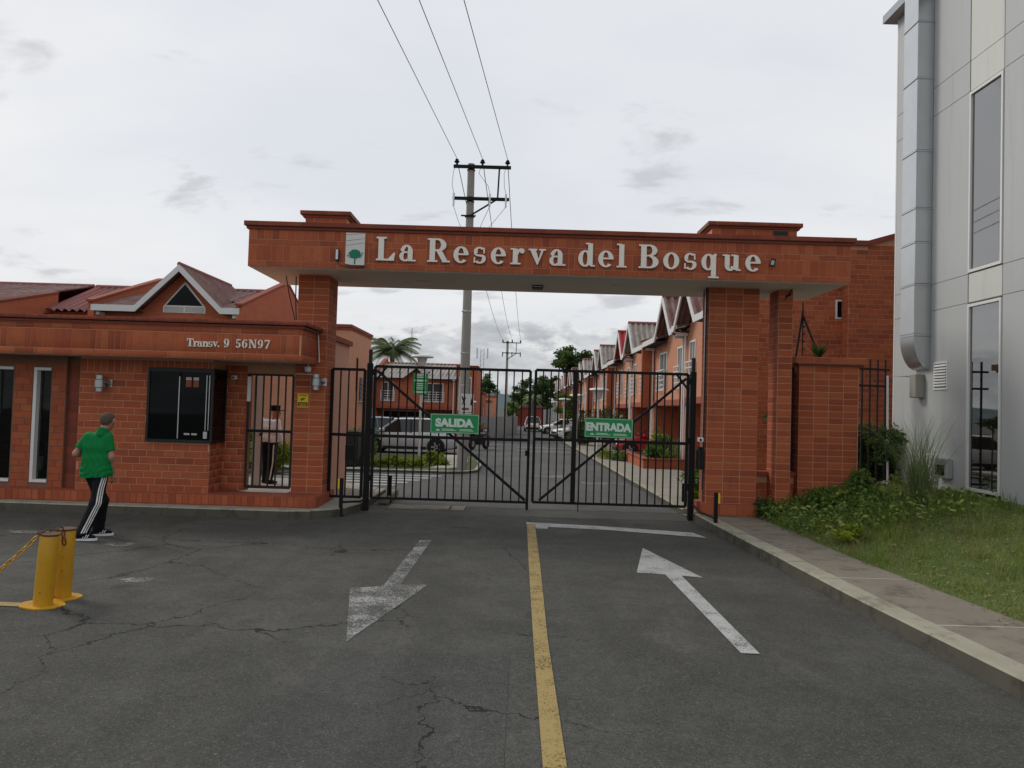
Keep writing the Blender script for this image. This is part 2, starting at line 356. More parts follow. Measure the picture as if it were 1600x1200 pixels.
class MB:
    def __init__(s): s.v = []; s.f = []
    def quad(s, a, b, c, d):
        i = len(s.v); s.v += [tuple(a), tuple(b), tuple(c), tuple(d)]; s.f.append((i, i+1, i+2, i+3)); return s
    def poly(s, pts):
        i = len(s.v); s.v += [tuple(p) for p in pts]; s.f.append(tuple(range(i, i+len(pts)))); return s
    def box(s, x0, x1, y0, y1, z0, z1):
        i = len(s.v)
        s.v += [(x0, y0, z0), (x1, y0, z0), (x1, y1, z0), (x0, y1, z0), (x0, y0, z1), (x1, y0, z1), (x1, y1, z1), (x0, y1, z1)]
        for f in ((0, 3, 2, 1), (4, 5, 6, 7), (0, 1, 5, 4), (1, 2, 6, 5), (2, 3, 7, 6), (3, 0, 4, 7)): s.f.append(tuple(i+k for k in f))
        return s
    def cbox(s, x0, x1, y0, y1, z0, z1, c=.01):
        """box with chamfered edges"""
        pts = {}
        i = len(s.v); X = (x0, x1); Y = (y0, y1); Z = (z0, z1); idx = {}
        for a in (0, 1):
            for b in (0, 1):
                for d in (0, 1):
                    sx, sy, sz = (1, -1)[a], (1, -1)[b], (1, -1)[d]
                    idx[a, b, d] = (len(s.v), len(s.v)+1, len(s.v)+2)
                    s.v += [(X[a], Y[b]+sy*c, Z[d]+sz*c), (X[a]+sx*c, Y[b], Z[d]+sz*c), (X[a]+sx*c, Y[b]+sy*c, Z[d])]
        g = lambda a, b, d, k: idx[a, b, d][k]
        s.f += [(g(0,0,0,0), g(0,0,1,0), g(0,1,1,0), g(0,1,0,0)), (g(1,0,0,0), g(1,1,0,0), g(1,1,1,0), g(1,0,1,0)),
                (g(0,0,0,1), g(1,0,0,1), g(1,0,1,1), g(0,0,1,1)), (g(0,1,0,1), g(0,1,1,1), g(1,1,1,1), g(1,1,0,1)),
                (g(0,0,0,2), g(0,1,0,2), g(1,1,0,2), g(1,0,0,2)), (g(0,0,1,2), g(1,0,1,2), g(1,1,1,2), g(0,1,1,2))]
        for d in (0, 1):
            for b in (0, 1): s.f.append((g(0,b,d,1), g(0,b,d,2), g(1,b,d,2), g(1,b,d,1)) if (b+d) % 2 else (g(0,b,d,1), g(1,b,d,1), g(1,b,d,2), g(0,b,d,2)))
            for a in (0, 1): s.f.append((g(a,0,d,0), g(a,0,d,2), g(a,1,d,2), g(a,1,d,0)))
        for a in (0, 1):
            for b in (0, 1): s.f.append((g(a,b,0,0), g(a,b,0,1), g(a,b,1,1), g(a,b,1,0)))
        for a in (0, 1):
            for b in (0, 1):
                for d in (0, 1): s.f.append((g(a,b,d,0), g(a,b,d,1), g(a,b,d,2)))
        return s
    def prism(s, pts, axis, a, b):
        """extrude a 2D polygon along axis ('x': pts=(y,z), 'y': pts=(x,z), 'z': pts=(x,y))"""
        def P(p, t): return {'x': (t, p[0], p[1]), 'y': (p[0], t, p[1]), 'z': (p[0], p[1], t)}[axis]
        n = len(pts); i = len(s.v); s.v += [P(p, a) for p in pts] + [P(p, b) for p in pts]
        s.f.append(tuple(range(i, i+n))[::-1]); s.f.append(tuple(range(i+n, i+2*n)))
        for k in range(n): s.f.append((i+k, i+(k+1) % n, i+n+(k+1) % n, i+n+k))
        return s
    def tube(s, pts, r, n=8, cap=True):
        pts = [Vector(p) for p in pts]; rr = r if isinstance(r, (list, tuple)) else [r]*len(pts); i0 = len(s.v)
        for k, p in enumerate(pts):
            d = (pts[min(k+1, len(pts)-1)]-pts[max(k-1, 0)]).normalized()
            a = d.cross(Vector((0, 0, 1)) if abs(d.z) < .9 else Vector((1, 0, 0))).normalized(); b = d.cross(a)
            for j in range(n):
                t = 2*math.pi*j/n; s.v.append(tuple(p+(a*math.cos(t)+b*math.sin(t))*rr[k]))
        for k in range(len(pts)-1):
            for j in range(n):
                s.f.append((i0+k*n+j, i0+k*n+(j+1) % n, i0+(k+1)*n+(j+1) % n, i0+(k+1)*n+j))
        if cap:
            s.f.append(tuple(i0+j for j in range(n))[::-1]); e = i0+(len(pts)-1)*n; s.f.append(tuple(e+j for j in range(n)))
        return s
    def lathe(s, prof, c=(0, 0, 0), n=20):
        i0 = len(s.v)
        for (r, z) in prof:
            for j in range(n):
                t = 2*math.pi*j/n; s.v.append((c[0]+r*math.cos(t), c[1]+r*math.sin(t), c[2]+z))
        for k in range(len(prof)-1):
            for j in range(n): s.f.append((i0+k*n+j, i0+k*n+(j+1) % n, i0+(k+1)*n+(j+1) % n, i0+(k+1)*n+j))
        s.f.append(tuple(i0+j for j in range(n))[::-1]); e = i0+(len(prof)-1)*n; s.f.append(tuple(e+j for j in range(n)))
        return s
    def bar(s, a, b, w, h=None):
        """rectangular bar between two points"""
        a = Vector(a); b = Vector(b); h = h or w; d = (b-a).normalized()
        u = d.cross(Vector((0, 1, 0)) if abs(d.y) < .9 else Vector((0, 0, 1))).normalized(); v = d.cross(u); i = len(s.v)
        for p in (a, b):
            for (p1, p2) in ((-1, -1), (1, -1), (1, 1), (-1, 1)): s.v.append(tuple(p+u*(w/2*p1)+v*(h/2*p2)))
        for f in ((3, 2, 1, 0), (4, 5, 6, 7), (0, 1, 5, 4), (1, 2, 6, 5), (2, 3, 7, 6), (3, 0, 4, 7)): s.f.append(tuple(i+k for k in f))
        return s
    def mesh(s, name, off=None, smooth=False):
        me = bpy.data.meshes.new(name)
        v = s.v if off is None else [(a-off[0], b-off[1], c-off[2]) for a, b, c in s.v]
        me.from_pydata(v, [], s.f)
        import bmesh
        bm = bmesh.new(); bm.from_mesh(me); bmesh.ops.recalc_face_normals(bm, faces=bm.faces); bm.to_mesh(me); bm.free()
        if smooth:
            for p in me.polygons: p.use_smooth = True
            try: me.set_sharp_from_angle(angle=R(40))
            except Exception: pass
        me.update(); return me
    def build(s, name, mat, parent=None, smooth=False, local=False, origin=None):
        """verts are world coords unless local; origin = where a top-level mesh gets its origin"""
        off = None
        if parent is not None and not local: off = worigin(parent)
        elif parent is None and origin is not None: off = origin
        o = link(name, s.mesh(name, off, smooth), mat, parent)
        if parent is None and origin is not None: o.location = origin
        return o
def top(mb, name, mat, label, cat, group=None, kind=None, smooth=False, origin=None):
    if origin is None:
        a = np.array(mb.v); origin = Vector(((a[:, 0].min()+a[:, 0].max())/2, (a[:, 1].min()+a[:, 1].max())/2, a[:, 2].min()))
    return tag(mb.build(name, mat, None, smooth, origin=origin), label, cat, group, kind)
def struct(mb, name, mat): o = mb.build(name, mat); o['kind'] = 'structure'; return o

# ------------------------------------------------------------------ bricks laid one by one
_bm = {}
def brick_mesh(w, h, d, mat):
    key = (round(w*500), round(h*500), round(d*500), mat)
    if key not in _bm:
        W, H, D = key[0]/500, key[1]/500, key[2]/500
        mb = MB(); c = .0025
        # front face local -Y, chamfered, open back
        x, z = W/2, H/2
        mb.v += [(-x, 0, -z), (x, 0, -z), (x, 0, z), (-x, 0, z), (-x, -D+c, -z), (x, -D+c, -z), (x, -D+c, z), (-x, -D+c, z),
                 (-x+c, -D, -z+c), (x-c, -D, -z+c), (x-c, -D, z-c), (-x+c, -D, z-c)]
        for a, b in ((0, 4), (4, 8)):
            for k in range(4): mb.f.append((a+k, a+(k+1) % 4, b+(k+1) % 4, b+k))
        mb.f.append((8, 9, 10, 11))
        me = mb.mesh('brick'); me.materials.append(MT[mat]); _bm[key] = me
    return _bm[key]
_count = {}
_over = {}
def root_of(o):
    while o.parent is not None: o = o.parent
    return o
def put_brick(parent, p, rz, w, h, mat='brick', d=.006, name='brick', rx=0.0):
    """p = centre on the wall face (world), rz: 0 faces -Y, 90 faces +X, -90 faces -X"""
    rt = root_of(parent); k = (rt.name, name); _count[k] = _count.get(k, 0)+1
    if _count[k] > 298:
        _over.setdefault((rt.name, mat), []).append((Vector(p), rz, w, h, d)); return
    o = bpy.data.objects.new(name, brick_mesh(w, h, d, mat)); COL.objects.link(o); o.parent = parent
    o.location = Vector(p)-worigin(parent); o.rotation_euler = (rx, 0, R(rz))
def flush_bricks():  # bricks not placed singly are joined into one mesh
    for (rn, mat), L in _over.items():
        rt = bpy.data.objects[rn]; V = []; F = []; A = []; off = worigin(rt)
        for (p, rz, w, h, d) in L:
            me = brick_mesh(w, h, d, mat); c, s_ = math.cos(R(rz)), math.sin(R(rz)); i = len(V); r_ = random.random()
            for v in me.vertices:
                x, y, z = v.co; V.append((p.x-off.x+c*x-s_*y, p.y-off.y+s_*x+c*y, p.z-off.z+z)); A.append(r_)
            for f in me.polygons: F.append([i+k for k in f.vertices])
        me = np_mesh('bricks_joined', V, F, A); o = link('bricks_joined', me, mat, rt); o['kind'] = 'stuff'
def lay(parent, o, rz, U, Z, bw, bh, bond='run', mat='brick', j=.010, holes=(), jit=.0008):
    """fill a rectangle of wall with bricks. o: world point of (u=0, z=0) on the face; u runs along the wall (to the right seen from outside)"""
    ux = Vector((math.cos(R(rz)), math.sin(R(rz)), 0)); nn = Vector((math.sin(R(rz)), -math.cos(R(rz)), 0))
    rows = max(1, round((Z[1]-Z[0])/(bh+j))); rh = (Z[1]-Z[0])/rows
    for r_ in range(rows):
        z0 = Z[0]+r_*rh; z1 = z0+rh; zm = (z0+z1)/2
        spans = [(U[0], U[1])]
        for (a, b, c, d) in holes:
            if c < zm < d:
                ns = []
                for (s0, s1) in spans:
                    if b <= s0 or a >= s1: ns.append((s0, s1)); continue
                    if a > s0: ns.append((s0, a))
                    if b < s1: ns.append((b, s1))
                spans = ns
        off = {'run': ((r_ * .37) % 1)*(bw+j), 'half': (r_ % 2)*.5*(bw+j), 'stack': 0}[bond]
        n0 = math.floor((U[0]-off)/(bw+j))-1
        edges = []
        u = U[0]+ (off % (bw+j)) - (bw+j)
        while u < U[1]:
            a, b = u, u+bw+j; u = b
            for (s0, s1) in spans:
                c, d = max(a, s0), min(b, s1)
                if d-c < .035: continue
                w = d-c-j; um = (c+d)/2
                p = Vector(o)+ux*um+Vector((0, 0, zm-0))+nn*(random.uniform(-jit, jit))
                put_brick(parent, p, rz, w, rh-j, mat)
def segs_wall(mb, x0, x1, y0, y1, z0, z1, holes):
    """frontal wall (along x) with rectangular holes (xa,xb,za,zb), as boxes"""
    xs = sorted({x0, x1, *[h[0] for h in holes], *[h[1] for h in holes]})
    for a, b in zip(xs[:-1], xs[1:]):
        m = (a+b)/2; hs = sorted([(h[2], h[3]) for h in holes if h[0] < m < h[1]]); z = z0
        for c, d in hs:
            if c-z > .001: mb.box(a, b, y0, y1, z, c)
            z = d
        if z1-z > .001: mb.box(a, b, y0, y1, z, z1)

# ------------------------------------------------------------------ leaves
def leaves(P, size, aspect=.5, droop=.0, up=.3, sd=None, tri=False):
    """one pointed leaf (4-gon diamond) per point"""
    n = len(P); r = rng
    d = r.normal(size=(n, 3)); d[:, 2] = d[:, 2]*.6+up; d /= np.linalg.norm(d, axis=1)[:, None]
    q = r.normal(size=(n, 3)); s = np.cross(d, q); s /= np.linalg.norm(s, axis=1)[:, None]
    L = (size*(.6+.8*r.random(n)))[:, None]; nn = np.cross(d, s)
    a = P; b = P+d*L*.45+s*L*aspect*.5+nn*L*.06; c = P+d*L-np.array([0, 0, droop])*L; e = P+d*L*.45-s*L*aspect*.5+nn*L*.06
    V = np.stack([a, b, c, e], 1).reshape(-1, 3); F = np.arange(4*n).reshape(-1, 4)
    return V, F, np.repeat(r.random(n), 4)
def merge(parts):
    V = []; F = []; A = []; i = 0
    for v, f, a in parts: V.append(v); F.append(f+i); A.append(a); i += len(v)
    return np.concatenate(V), np.concatenate(F), np.concatenate(A)
def clump_pts(c, rad, n, shell=.5):
    d = rng.normal(size=(n, 3)); d /= np.linalg.norm(d, axis=1)[:, None]
    r = (shell+(1-shell)*rng.random(n)**.6)[:, None]
    return np.array(c)+d*r*np.array(rad)
def bush_mesh(name, c, rad, nclump, nleaf, size, aspect=.5, crad=.35, up=.3, flat=False):
    cs = clump_pts((0, 0, 0), rad, nclump, .35)
    if flat: cs[:, 2] = np.abs(cs[:, 2])
    parts = []
    for q in cs:
        k = crad*(.7+.6*rng.random())
        v, f, a = leaves(clump_pts(q, (k*max(rad), k*max(rad), k*max(rad)*.8), nleaf, .3), size, aspect, .1, up)
        a = np.clip(a*.55+.45*rng.random(), 0, 1); parts.append((v, f, a))
    V, F, A = merge(parts); V = V+np.array(c)
    return V, F, A
def blades(P, h, w, lean=.5, seg=3, dirs=None):
    """grass blades: tapering curved strips made of seg quads"""
    n = len(P); th = rng.random(n)*2*np.pi; ld = np.stack([np.cos(th), np.sin(th), np.zeros(n)], 1) if dirs is None else dirs
    sd = np.stack([-ld[:, 1], ld[:, 0], np.zeros(n)], 1)
    th2 = rng.random(n)*2*np.pi; sd = sd*np.cos(th2*.3)[:, None]
    H = (h*(.5+.9*rng.random(n)))[:, None]; Ln = (lean*(.3+1.2*rng.random(n)))[:, None]
    rows = []
    for k in range(seg+1):
        t = k/seg; c = P+np.array([0, 0, 1.])*H*(t-.18*t*t*Ln)+ld*H*Ln*t*t*.8; ww = w*(1-t)**.7+.0006
        rows.append(c-sd*ww/2); rows.append(c+sd*ww/2)
    V = np.stack(rows, 1).reshape(-1, 3); m = 2*(seg+1); F = []
    base = (np.arange(n)*m)[:, None]
    for k in range(seg): F.append(base+np.array([2*k, 2*k+1, 2*k+3, 2*k+2]))
    F = np.stack(F, 1).reshape(-1, 4)
    return V, F, np.repeat(rng.random(n), m)
def plant(name, label, cat, base, parts, mat, group=None, stem=None, pname='foliage'):
    t = thing(name, label, cat, base, 0, group)
    V, F, A = merge(parts) if isinstance(parts, list) else parts
    link(pname, np_mesh(pname, V-np.array(base), F, A), mat, t)
    if stem is not None: stem.build('stem', 'bark', t)
    return t

# ------------------------------------------------------------------ implicit bodies (smooth union of tapered capsules -> surface nets)
def sd_cone(P, a, b, ra, rb, sq=None):
    a = np.array(a, float); b = np.array(b, float); ba = b-a; pa = P-a
    if sq is not None: pa = pa*sq; ba = ba*sq
    h = np.clip((pa@ba)/max(ba@ba, 1e-9), 0, 1)
    return np.linalg.norm(pa-h[..., None]*ba, axis=-1)-(ra+(rb-ra)*h)
def smin(a, b, k):
    h = np.clip(.5+.5*(b-a)/k, 0, 1); return b*(1-h)+a*h-k*h*(1-h)
def union(P, prims, k=.04):
    d = None
    for p in prims:
        e = sd_cone(P, *p); d = e if d is None else smin(d, e, k)
    return d
def nets(fn, lo, hi, res):
    lo = np.array(lo, float); hi = np.array(hi, float); n = np.ceil((hi-lo)/res).astype(int)+1
    g = np.stack(np.meshgrid(*[lo[i]+res*np.arange(n[i]) for i in range(3)], indexing='ij'), -1)
    D = fn(g); S = D < 0
    cn = n-1; acc = np.zeros((*cn, 3)); cnt = np.zeros(cn)
    corners = [(i, j, k) for i in (0, 1) for j in (0, 1) for k in (0, 1)]
    def sl(A, c): return A[c[0]:c[0]+cn[0], c[1]:c[1]+cn[1], c[2]:c[2]+cn[2]]
    for ci in corners:
        for ax in range(3):
            if ci[ax]: continue
            cj = list(ci); cj[ax] = 1
            d0, d1 = sl(D, ci), sl(D, cj); cr = (d0 < 0) != (d1 < 0)
            t = np.where(cr, d0/np.where(cr, d0-d1, 1), 0); p = np.zeros((*cn, 3)); p[:] = ci; p[..., ax] += t
            acc += p*cr[..., None]; cnt += cr
    act = cnt > 0; idx = -np.ones(cn, int); idx[act] = np.arange(act.sum())
    ijk = np.argwhere(act); V = lo+res*(ijk+acc[act]/cnt[act][:, None]); F = []
    for ax in range(3):
        b, c = (ax+1) % 3, (ax+2) % 3
        a0 = [slice(None)]*3; a1 = [slice(None)]*3; a0[ax] = slice(0, -1); a1[ax] = slice(1, None)
        cr = S[tuple(a0)] != S[tuple(a1)]; e = np.argwhere(cr)
        e = e[(e[:, b] > 0) & (e[:, c] > 0) & (e[:, b] < cn[b]) & (e[:, c] < cn[c])]
        fl = S[tuple(a0)][tuple(e.T)]
        def ix(db, dc): q = e.copy(); q[:, b] -= db; q[:, c] -= dc; return idx[tuple(q.T)]
        Q = np.stack([ix(1, 1), ix(0, 1), ix(0, 0), ix(1, 0)], 1); Q[~fl] = Q[~fl][:, ::-1]; F.append(Q)
    F = np.concatenate(F); F = F[(F >= 0).all(1)]
    return V, F
def body_part(name, fn, lo, hi, res, mat, parent):
    V, F = nets(fn, lo, hi, res); return link(name, np_mesh(name, V, F, smooth=True), mat, parent)

# ------------------------------------------------------------------ serif letters, drawn from strokes (cap height 1)
def rect(a, b, c, d): return [[(a, c), (b, c), (b, d), (a, d)]]
def ring(cx, cy, rx, ry, tx, ty, a0=0, a1=360, n=28):
    out = []
    for k in range(n):
        t0 = R(a0+(a1-a0)*k/n); t1 = R(a0+(a1-a0)*(k+1)/n)
        o = lambda t: (cx+rx*math.cos(t), cy+ry*math.sin(t)); i = lambda t: (cx+(rx-tx)*math.cos(t), cy+(ry-ty)*math.sin(t))
        out.append([i(t0), o(t0), o(t1), i(t1)])
    return out
def disc(cx, cy, r, n=16): return [[(cx+r*math.cos(2*math.pi*k/n), cy+r*math.sin(2*math.pi*k/n)) for k in range(n)]]
P_ = lambda *p: [list(p)]
GL = {
 'L': (.80, [rect(.09, .32, .04, .96), rect(0, .43, .93, 1), rect(0, .76, 0, .075), P_((.50, .07), (.76, .07), (.80, .34), (.735, .34))]),
 'T': (.86, [rect(.31, .55, .04, .96), rect(.18, .68, 0, .07), rect(.02, .84, .925, 1), P_((.0, .70), (.06, .70), (.18, .93), (.02, .93)), P_((.86, .70), (.80, .70), (.68, .93), (.84, .93))]),
 'R': (.93, [rect(.09, .32, .04, .96), rect(0, .43, 0, .07), rect(0, .45, .93, 1), rect(.30, .46, .46, .54), ring(.44, .73, .35, .27, .23, .075, -90, 90), P_((.36, .49), (.60, .50), (.86, .05), (.62, .05)), rect(.62, .96, 0, .07)]),
 'B': (.86, [rect(.09, .32, .04, .96), rect(0, .46, 0, .07), rect(0, .45, .93, 1), rect(.30, .46, .50, .56), ring(.44, .755, .33, .245, .21, .07, -90, 90), ring(.45, .27, .38, .27, .24, .075, -90, 90)]),
 'N': (.95, [rect(.12, .22, .04, .96), rect(.74, .84, .0, .96), rect(0, .34, 0, .07), rect(0, .30, .93, 1), rect(.62, .95, .93, 1), P_((.12, .96), (.36, .96), (.84, .0), (.66, .0))]),
 'a': (.70, [rect(.36, .56, .05, .48), ring(.31, .44, .25, .25, .19, .075, -5, 150), disc(.14, .49, .085), ring(.25, .205, .245, .215, .17, .065, 55, 320), rect(.36, .69, 0, .065)]),
 'e': (.68, [ring(.33, .34, .32, .355, .20, .07, 0, 318), rect(.16, .63, .325, .395)]),
 's': (.58, [ring(.27, .50, .24, .195, .15, .065, 35, 215), ring(.28, .20, .26, .215, .16, .065, -145, 40), P_((.03, .44), (.20, .37), (.40, .37), (.53, .30), (.38, .22), (.36, .28), (.16, .30), (.05, .37)), rect(.43, .49, .42, .66), rect(.03, .09, .02, .26)]),
 'r': (.60, [rect(.10, .31, .04, .66), rect(0, .44, 0, .065), rect(0, .20, .615, .68), ring(.44, .43, .17, .255, .08, .10, 50, 180), disc(.49, .575, .105)]),
 'v': (.72, [P_((.06, .65), (.30, .65), (.45, .20), (.37, .0)), P_((.55, .65), (.65, .65), (.40, .0), (.36, .02)), rect(0, .37, .615, .68), rect(.45, .73, .615, .68)]),
 'd': (.74, [rect(.42, .62, .05, .97), rect(.32, .52, .935, 1), rect(.52, .72, 0, .065), ring(.30, .335, .29, .35, .19, .07)]),
 'l': (.42, [rect(.10, .31, .04, .97), rect(0, .20, .935, 1), rect(0, .42, 0, .065)]),
 'o': (.70, [ring(.34, .34, .335, .355, .20, .065)]),
 'q': (.74, [rect(.42, .62, -.28, .64), rect(.31, .74, -.34, -.27), rect(.52, .64, .60, .69), ring(.30, .335, .29, .35, .19, .07)]),
 'u': (.78, [rect(.09, .29, .2, .66), rect(0, .2, .615, .68), rect(.46, .66, .04, .66), rect(.36, .56, .615, .68), rect(.56, .76, 0, .065), ring(.31, .22, .22, .235, .19, .085, 180, 350)]),
 'n': (.80, [rect(.10, .30, .04, .66), rect(0, .40, 0, .065), rect(0, .2, .615, .68), rect(.49, .69, .04, .44), rect(.40, .79, 0, .065), ring(.47, .43, .22, .255, .19, .09, -5, 175)]),
 '.': (.30, [disc(.13, .10, .105)]),
 '9': (.66, [ring(.31, .66, .30, .34, .19, .06), ring(.22, .50, .39, .50, .19, .07, -80, 20), disc(.14, .10, .09)]),
 '6': (.66, [ring(.32, .34, .30, .34, .19, .06), ring(.41, .50, .39, .50, .19, .07, 100, 200), disc(.50, .90, .09)]),
 '5': (.62, [rect(.10, .56, .86, 1), P_((.10, .46), (.17, .50), (.19, .88), (.10, .88)), ring(.25, .30, .33, .31, .20, .07, -130, 128), disc(.12, .14, .09)]),
 '7': (.64, [rect(.03, .62, .84, 1), P_((.50, .86), (.62, .86), (.36, .0), (.14, .0)), rect(.03, .09, .70, .9)]),
}
def glyph_mesh(ch, size, depth):
    """front at local -Y; strokes step back by fractions of a millimetre so that none are coplanar"""
    mb = MB(); w, strokes = GL[ch]
    for k, st in enumerate(strokes):
        y0 = -depth+k*.0007
        for poly in st: mb.prism([(p[0]*size, p[1]*size) for p in poly], 'y', y0, 0)
    return mb.mesh('letter')
def letters(parent, words, mat, depth, z0, y):
    """words: (text, x0, x1, size)"""
    cache = {}
    for text, x0, x1, size in words:
        adv = [GL[c][0]*size for c in text]; gap = (x1-x0-sum(adv))/max(1, len(text)-1); x = x0
        for c, a in zip(text, adv):
            k = (c, round(size, 3))
            if k not in cache: cache[k] = glyph_mesh(c, size, depth); cache[k].materials.append(MT[mat])
            o = bpy.data.objects.new('letter', cache[k]); COL.objects.link(o); o.parent = parent; o.location = Vector((x, y, z0))-worigin(parent); x += a+gap
def text_mesh(txt, size, depth, bold=.0):
    cu = bpy.data.curves.new('lettering', 'FONT'); cu.body = txt; cu.size = size; cu.extrude = depth/2; cu.offset = bold; cu.align_x = 'CENTER'; cu.align_y = 'CENTER'
    o = bpy.data.objects.new('tmp', cu); COL.objects.link(o); dg = bpy.context.evaluated_depsgraph_get()
    me = bpy.data.meshes.new_from_object(o.evaluated_get(dg)); bpy.data.objects.remove(o); me.materials.clear(); me.name = 'lettering'
    me.transform(Matrix.Rotation(R(90), 4, 'X')); return me

# ================================================================== the setting
g = MB()
ys = [-60, 14, 200, 1500, 4000]; xs = [-3000, -40, 40, 3000]
for a, b in zip(ys[:-1], ys[1:]):
    for c, d in zip(xs[:-1], xs[1:]): g.quad((c, a, gz(a)), (d, a, gz(a)), (d, b, gz(b)), (c, b, gz(b)))
GROUND = struct(g, 'ground', 'asphalt')
m = MB()
for (x0, x1, y0, y1) in ((-30, 8, 14.6, 23.2), (-1.6, 3.3, 23.2, 130), (-6, -1.6, 28.8, 52)):
    m.quad((x0, y0, gz(y0)+.004), (x1, y0, gz(y0)+.004), (x1, y1, gz(y1)+.004), (x0, y1, gz(y1)+.004))
struct(m, 'road', 'asphalt_street')
# a smoother resurfaced patch in front (different asphalt)
m = MB(); m.poly([(-1.62, 2.4, .003), (-.02, 2.4, .003), (.02, 5.95, .003), (-.45, 6.02, .003), (-1.30, 5.93, .003), (-1.55, 5.0, .003)]); p = m.build('repair_patch', 'asphalt_patch'); p['kind'] = 'structure'

# painted markings
def marking(name, pts, mat, label, y=.008):
    mb = MB(); mb.poly([(a, b, gz(b)+y) for a, b in pts]); return top(mb, name, mat, label, 'road marking')
marking('centre_line', [(.215, 3.2), (.355, 3.2), (.345, 6.4), (.385, 9.5), (.405, 12.62), (.27, 12.62), (.24, 9.5), (.22, 6.4)], 'paint_yellow', 'worn yellow line running up the middle of the road to the gate')
marking('stop_line', [(.26, 12.64), (.26, 12.86), (1.6, 12.66), (3.0, 12.28), (3.12, 11.82), (1.6, 12.30), (.62, 12.42), (.60, 12.22), (.41, 12.22), (.41, 12.64)], 'paint_white', 'white stop line across the entry lane before the gate')
marking('lane_arrow', [(1.92, 10.80), (1.56, 9.15), (1.90, 9.09), (1.945, 6.22), (2.10, 6.22), (2.09, 9.06), (2.33, 8.98)], 'paint_white', 'white arrow on the asphalt pointing towards the gate')
marking('lane_arrow', [(-1.325, 10.86), (-1.155, 10.88), (-1.20, 8.17), (-.90, 8.21), (-1.34, 6.20), (-1.70, 7.96), (-1.37, 8.10)], 'paint_worn', 'faded white arrow on the asphalt pointing away from the gate')
marking('bay_line', [(-9, 7.22), (-4.35, 7.02), (-4.35, 6.90), (-9, 7.08)], 'paint_yellow', 'yellow bay line ending under the two yellow bollards')
def blot(cx, cy, rx, ry, seed):
    r_ = random.Random(seed); n = 18
    return [(cx+rx*math.cos(2*math.pi*k/n)*r_.uniform(.6, 1.1), cy+ry*math.sin(2*math.pi*k/n)*r_.uniform(.6, 1.1)) for k in range(n)]
q = atZ(217, 907); marking('paint_blot', blot(q.x, q.y, .21, .15, 1), 'paint_ghost', 'pale paint blot on the asphalt between the bollards and the faded arrow')
q = atZ(55, 832); marking('paint_blot', blot(q.x, q.y, .5, .14, 2), 'paint_ghost', 'long faint pale smear on the asphalt behind the yellow bollards')
q = atZ(188, 851); marking('paint_blot', blot(q.x, q.y, .24, .16, 3), 'paint_ghost', "small pale smear on the asphalt beside the walking man's shoes")
for k in range(5):
    y0 = 18.3+k*.72
    marking('crossing_stripe', [(-6.4, y0), (-2.95+k*.22, y0), (-2.9+k*.22, y0+.30), (-6.4, y0+.30)], 'paint_white', 'white zebra stripe across the side road inside the gate')['group'] = 'zebra stripes inside the gate'
for (x0, x1, y0, y1) in ((.6, 1.7, 22.0, 22.9), (1.9, 3.15, 20.2, 21.0)):
    marking('speed_hump_mark', [(x0, y0), (x1, y0), (x1, y1), (x0, y1)], 'paint_ghost', 'faint broad pale mark across the inner street' if x0 < 1 else 'faint broad pale mark beside the right kerb of the inner street')
for k, yy in enumerate((37.5, 41.5)):
    marking('street_line', [(.2, yy), (3.2, yy-.3), (3.2, yy-.05), (.2, yy+.25)], 'paint_white', ('nearer' if k == 0 else 'farther')+' white line crossing the inner street in front of the white car')

# ---- pavements and kerbs built stone by stone
def kerb_run(parent, pts, w, z0, z1, side, mat='kerb'):
    """pts: outer edge polyline, stones about 1 m; side=+1 puts the body to the left of travel"""
    P = [Vector((*p, 0)) for p in pts]; nn = []
    for i in range(len(P)):
        d = (P[min(i+1, len(P)-1)]-P[max(i-1, 0)]).normalized(); nn.append(Vector((-d.y, d.x, 0))*side)
    for i in range(len(P)-1):
        L = (P[i+1]-P[i]).length; k = max(1, round(L/1.0))
        for j in range(k):
            a = P[i].lerp(P[i+1], j/k); b = P[i].lerp(P[i+1], (j+1)/k); na = nn[i].lerp(nn[i+1], j/k); nb = nn[i].lerp(nn[i+1], (j+1)/k)
            d = (b-a).normalized()*.004; a = a+d; b = b-d; dz = random.uniform(-.004, .004)
            za, zb = gz(a.y), gz(b.y); c = .018; mb = MB()
            prof = [(0, z0), (0, z1-c), (c, z1), (w, z1), (w, z0)]
            va = [(a.x+na.x*u, a.y+na.y*u, z+za+dz) for u, z in prof]; vb = [(b.x+nb.x*u, b.y+nb.y*u, z+zb+dz) for u, z in prof]
            for q in range(5):
                r_ = (q+1) % 5; mb.quad(va[q], va[r_], vb[r_], vb[q])
            mb.poly(va); mb.poly(vb)
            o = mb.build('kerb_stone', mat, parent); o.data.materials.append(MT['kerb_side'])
            o.data.polygons[0].material_index = 1  # street face takes the darker grime-and-shade colour
# left pavement in front of the guardhouse
m = MB(); m.poly([(-16, 12.6, .143), (-3.72, 12.6, .143), (-3.3, 12.78, .143), (-3.07, 13.1, .143), (-2.95, 13.6, .143), (-2.93, 16.2, .143), (-4.4, 17.6, .143), (-7.5, 17.6, .143), (-16, 13.2, .143)])
PAVL = struct(m, 'pavement', 'slab_path')
kerb_run(PAVL, [(-16, 12.44), (-3.72, 12.42), (-3.38, 12.50), (-3.10, 12.72), (-2.90, 13.06), (-2.79, 13.6), (-2.75, 14.2), (-2.75, 16.2)], .17, -.05, .15, 1)
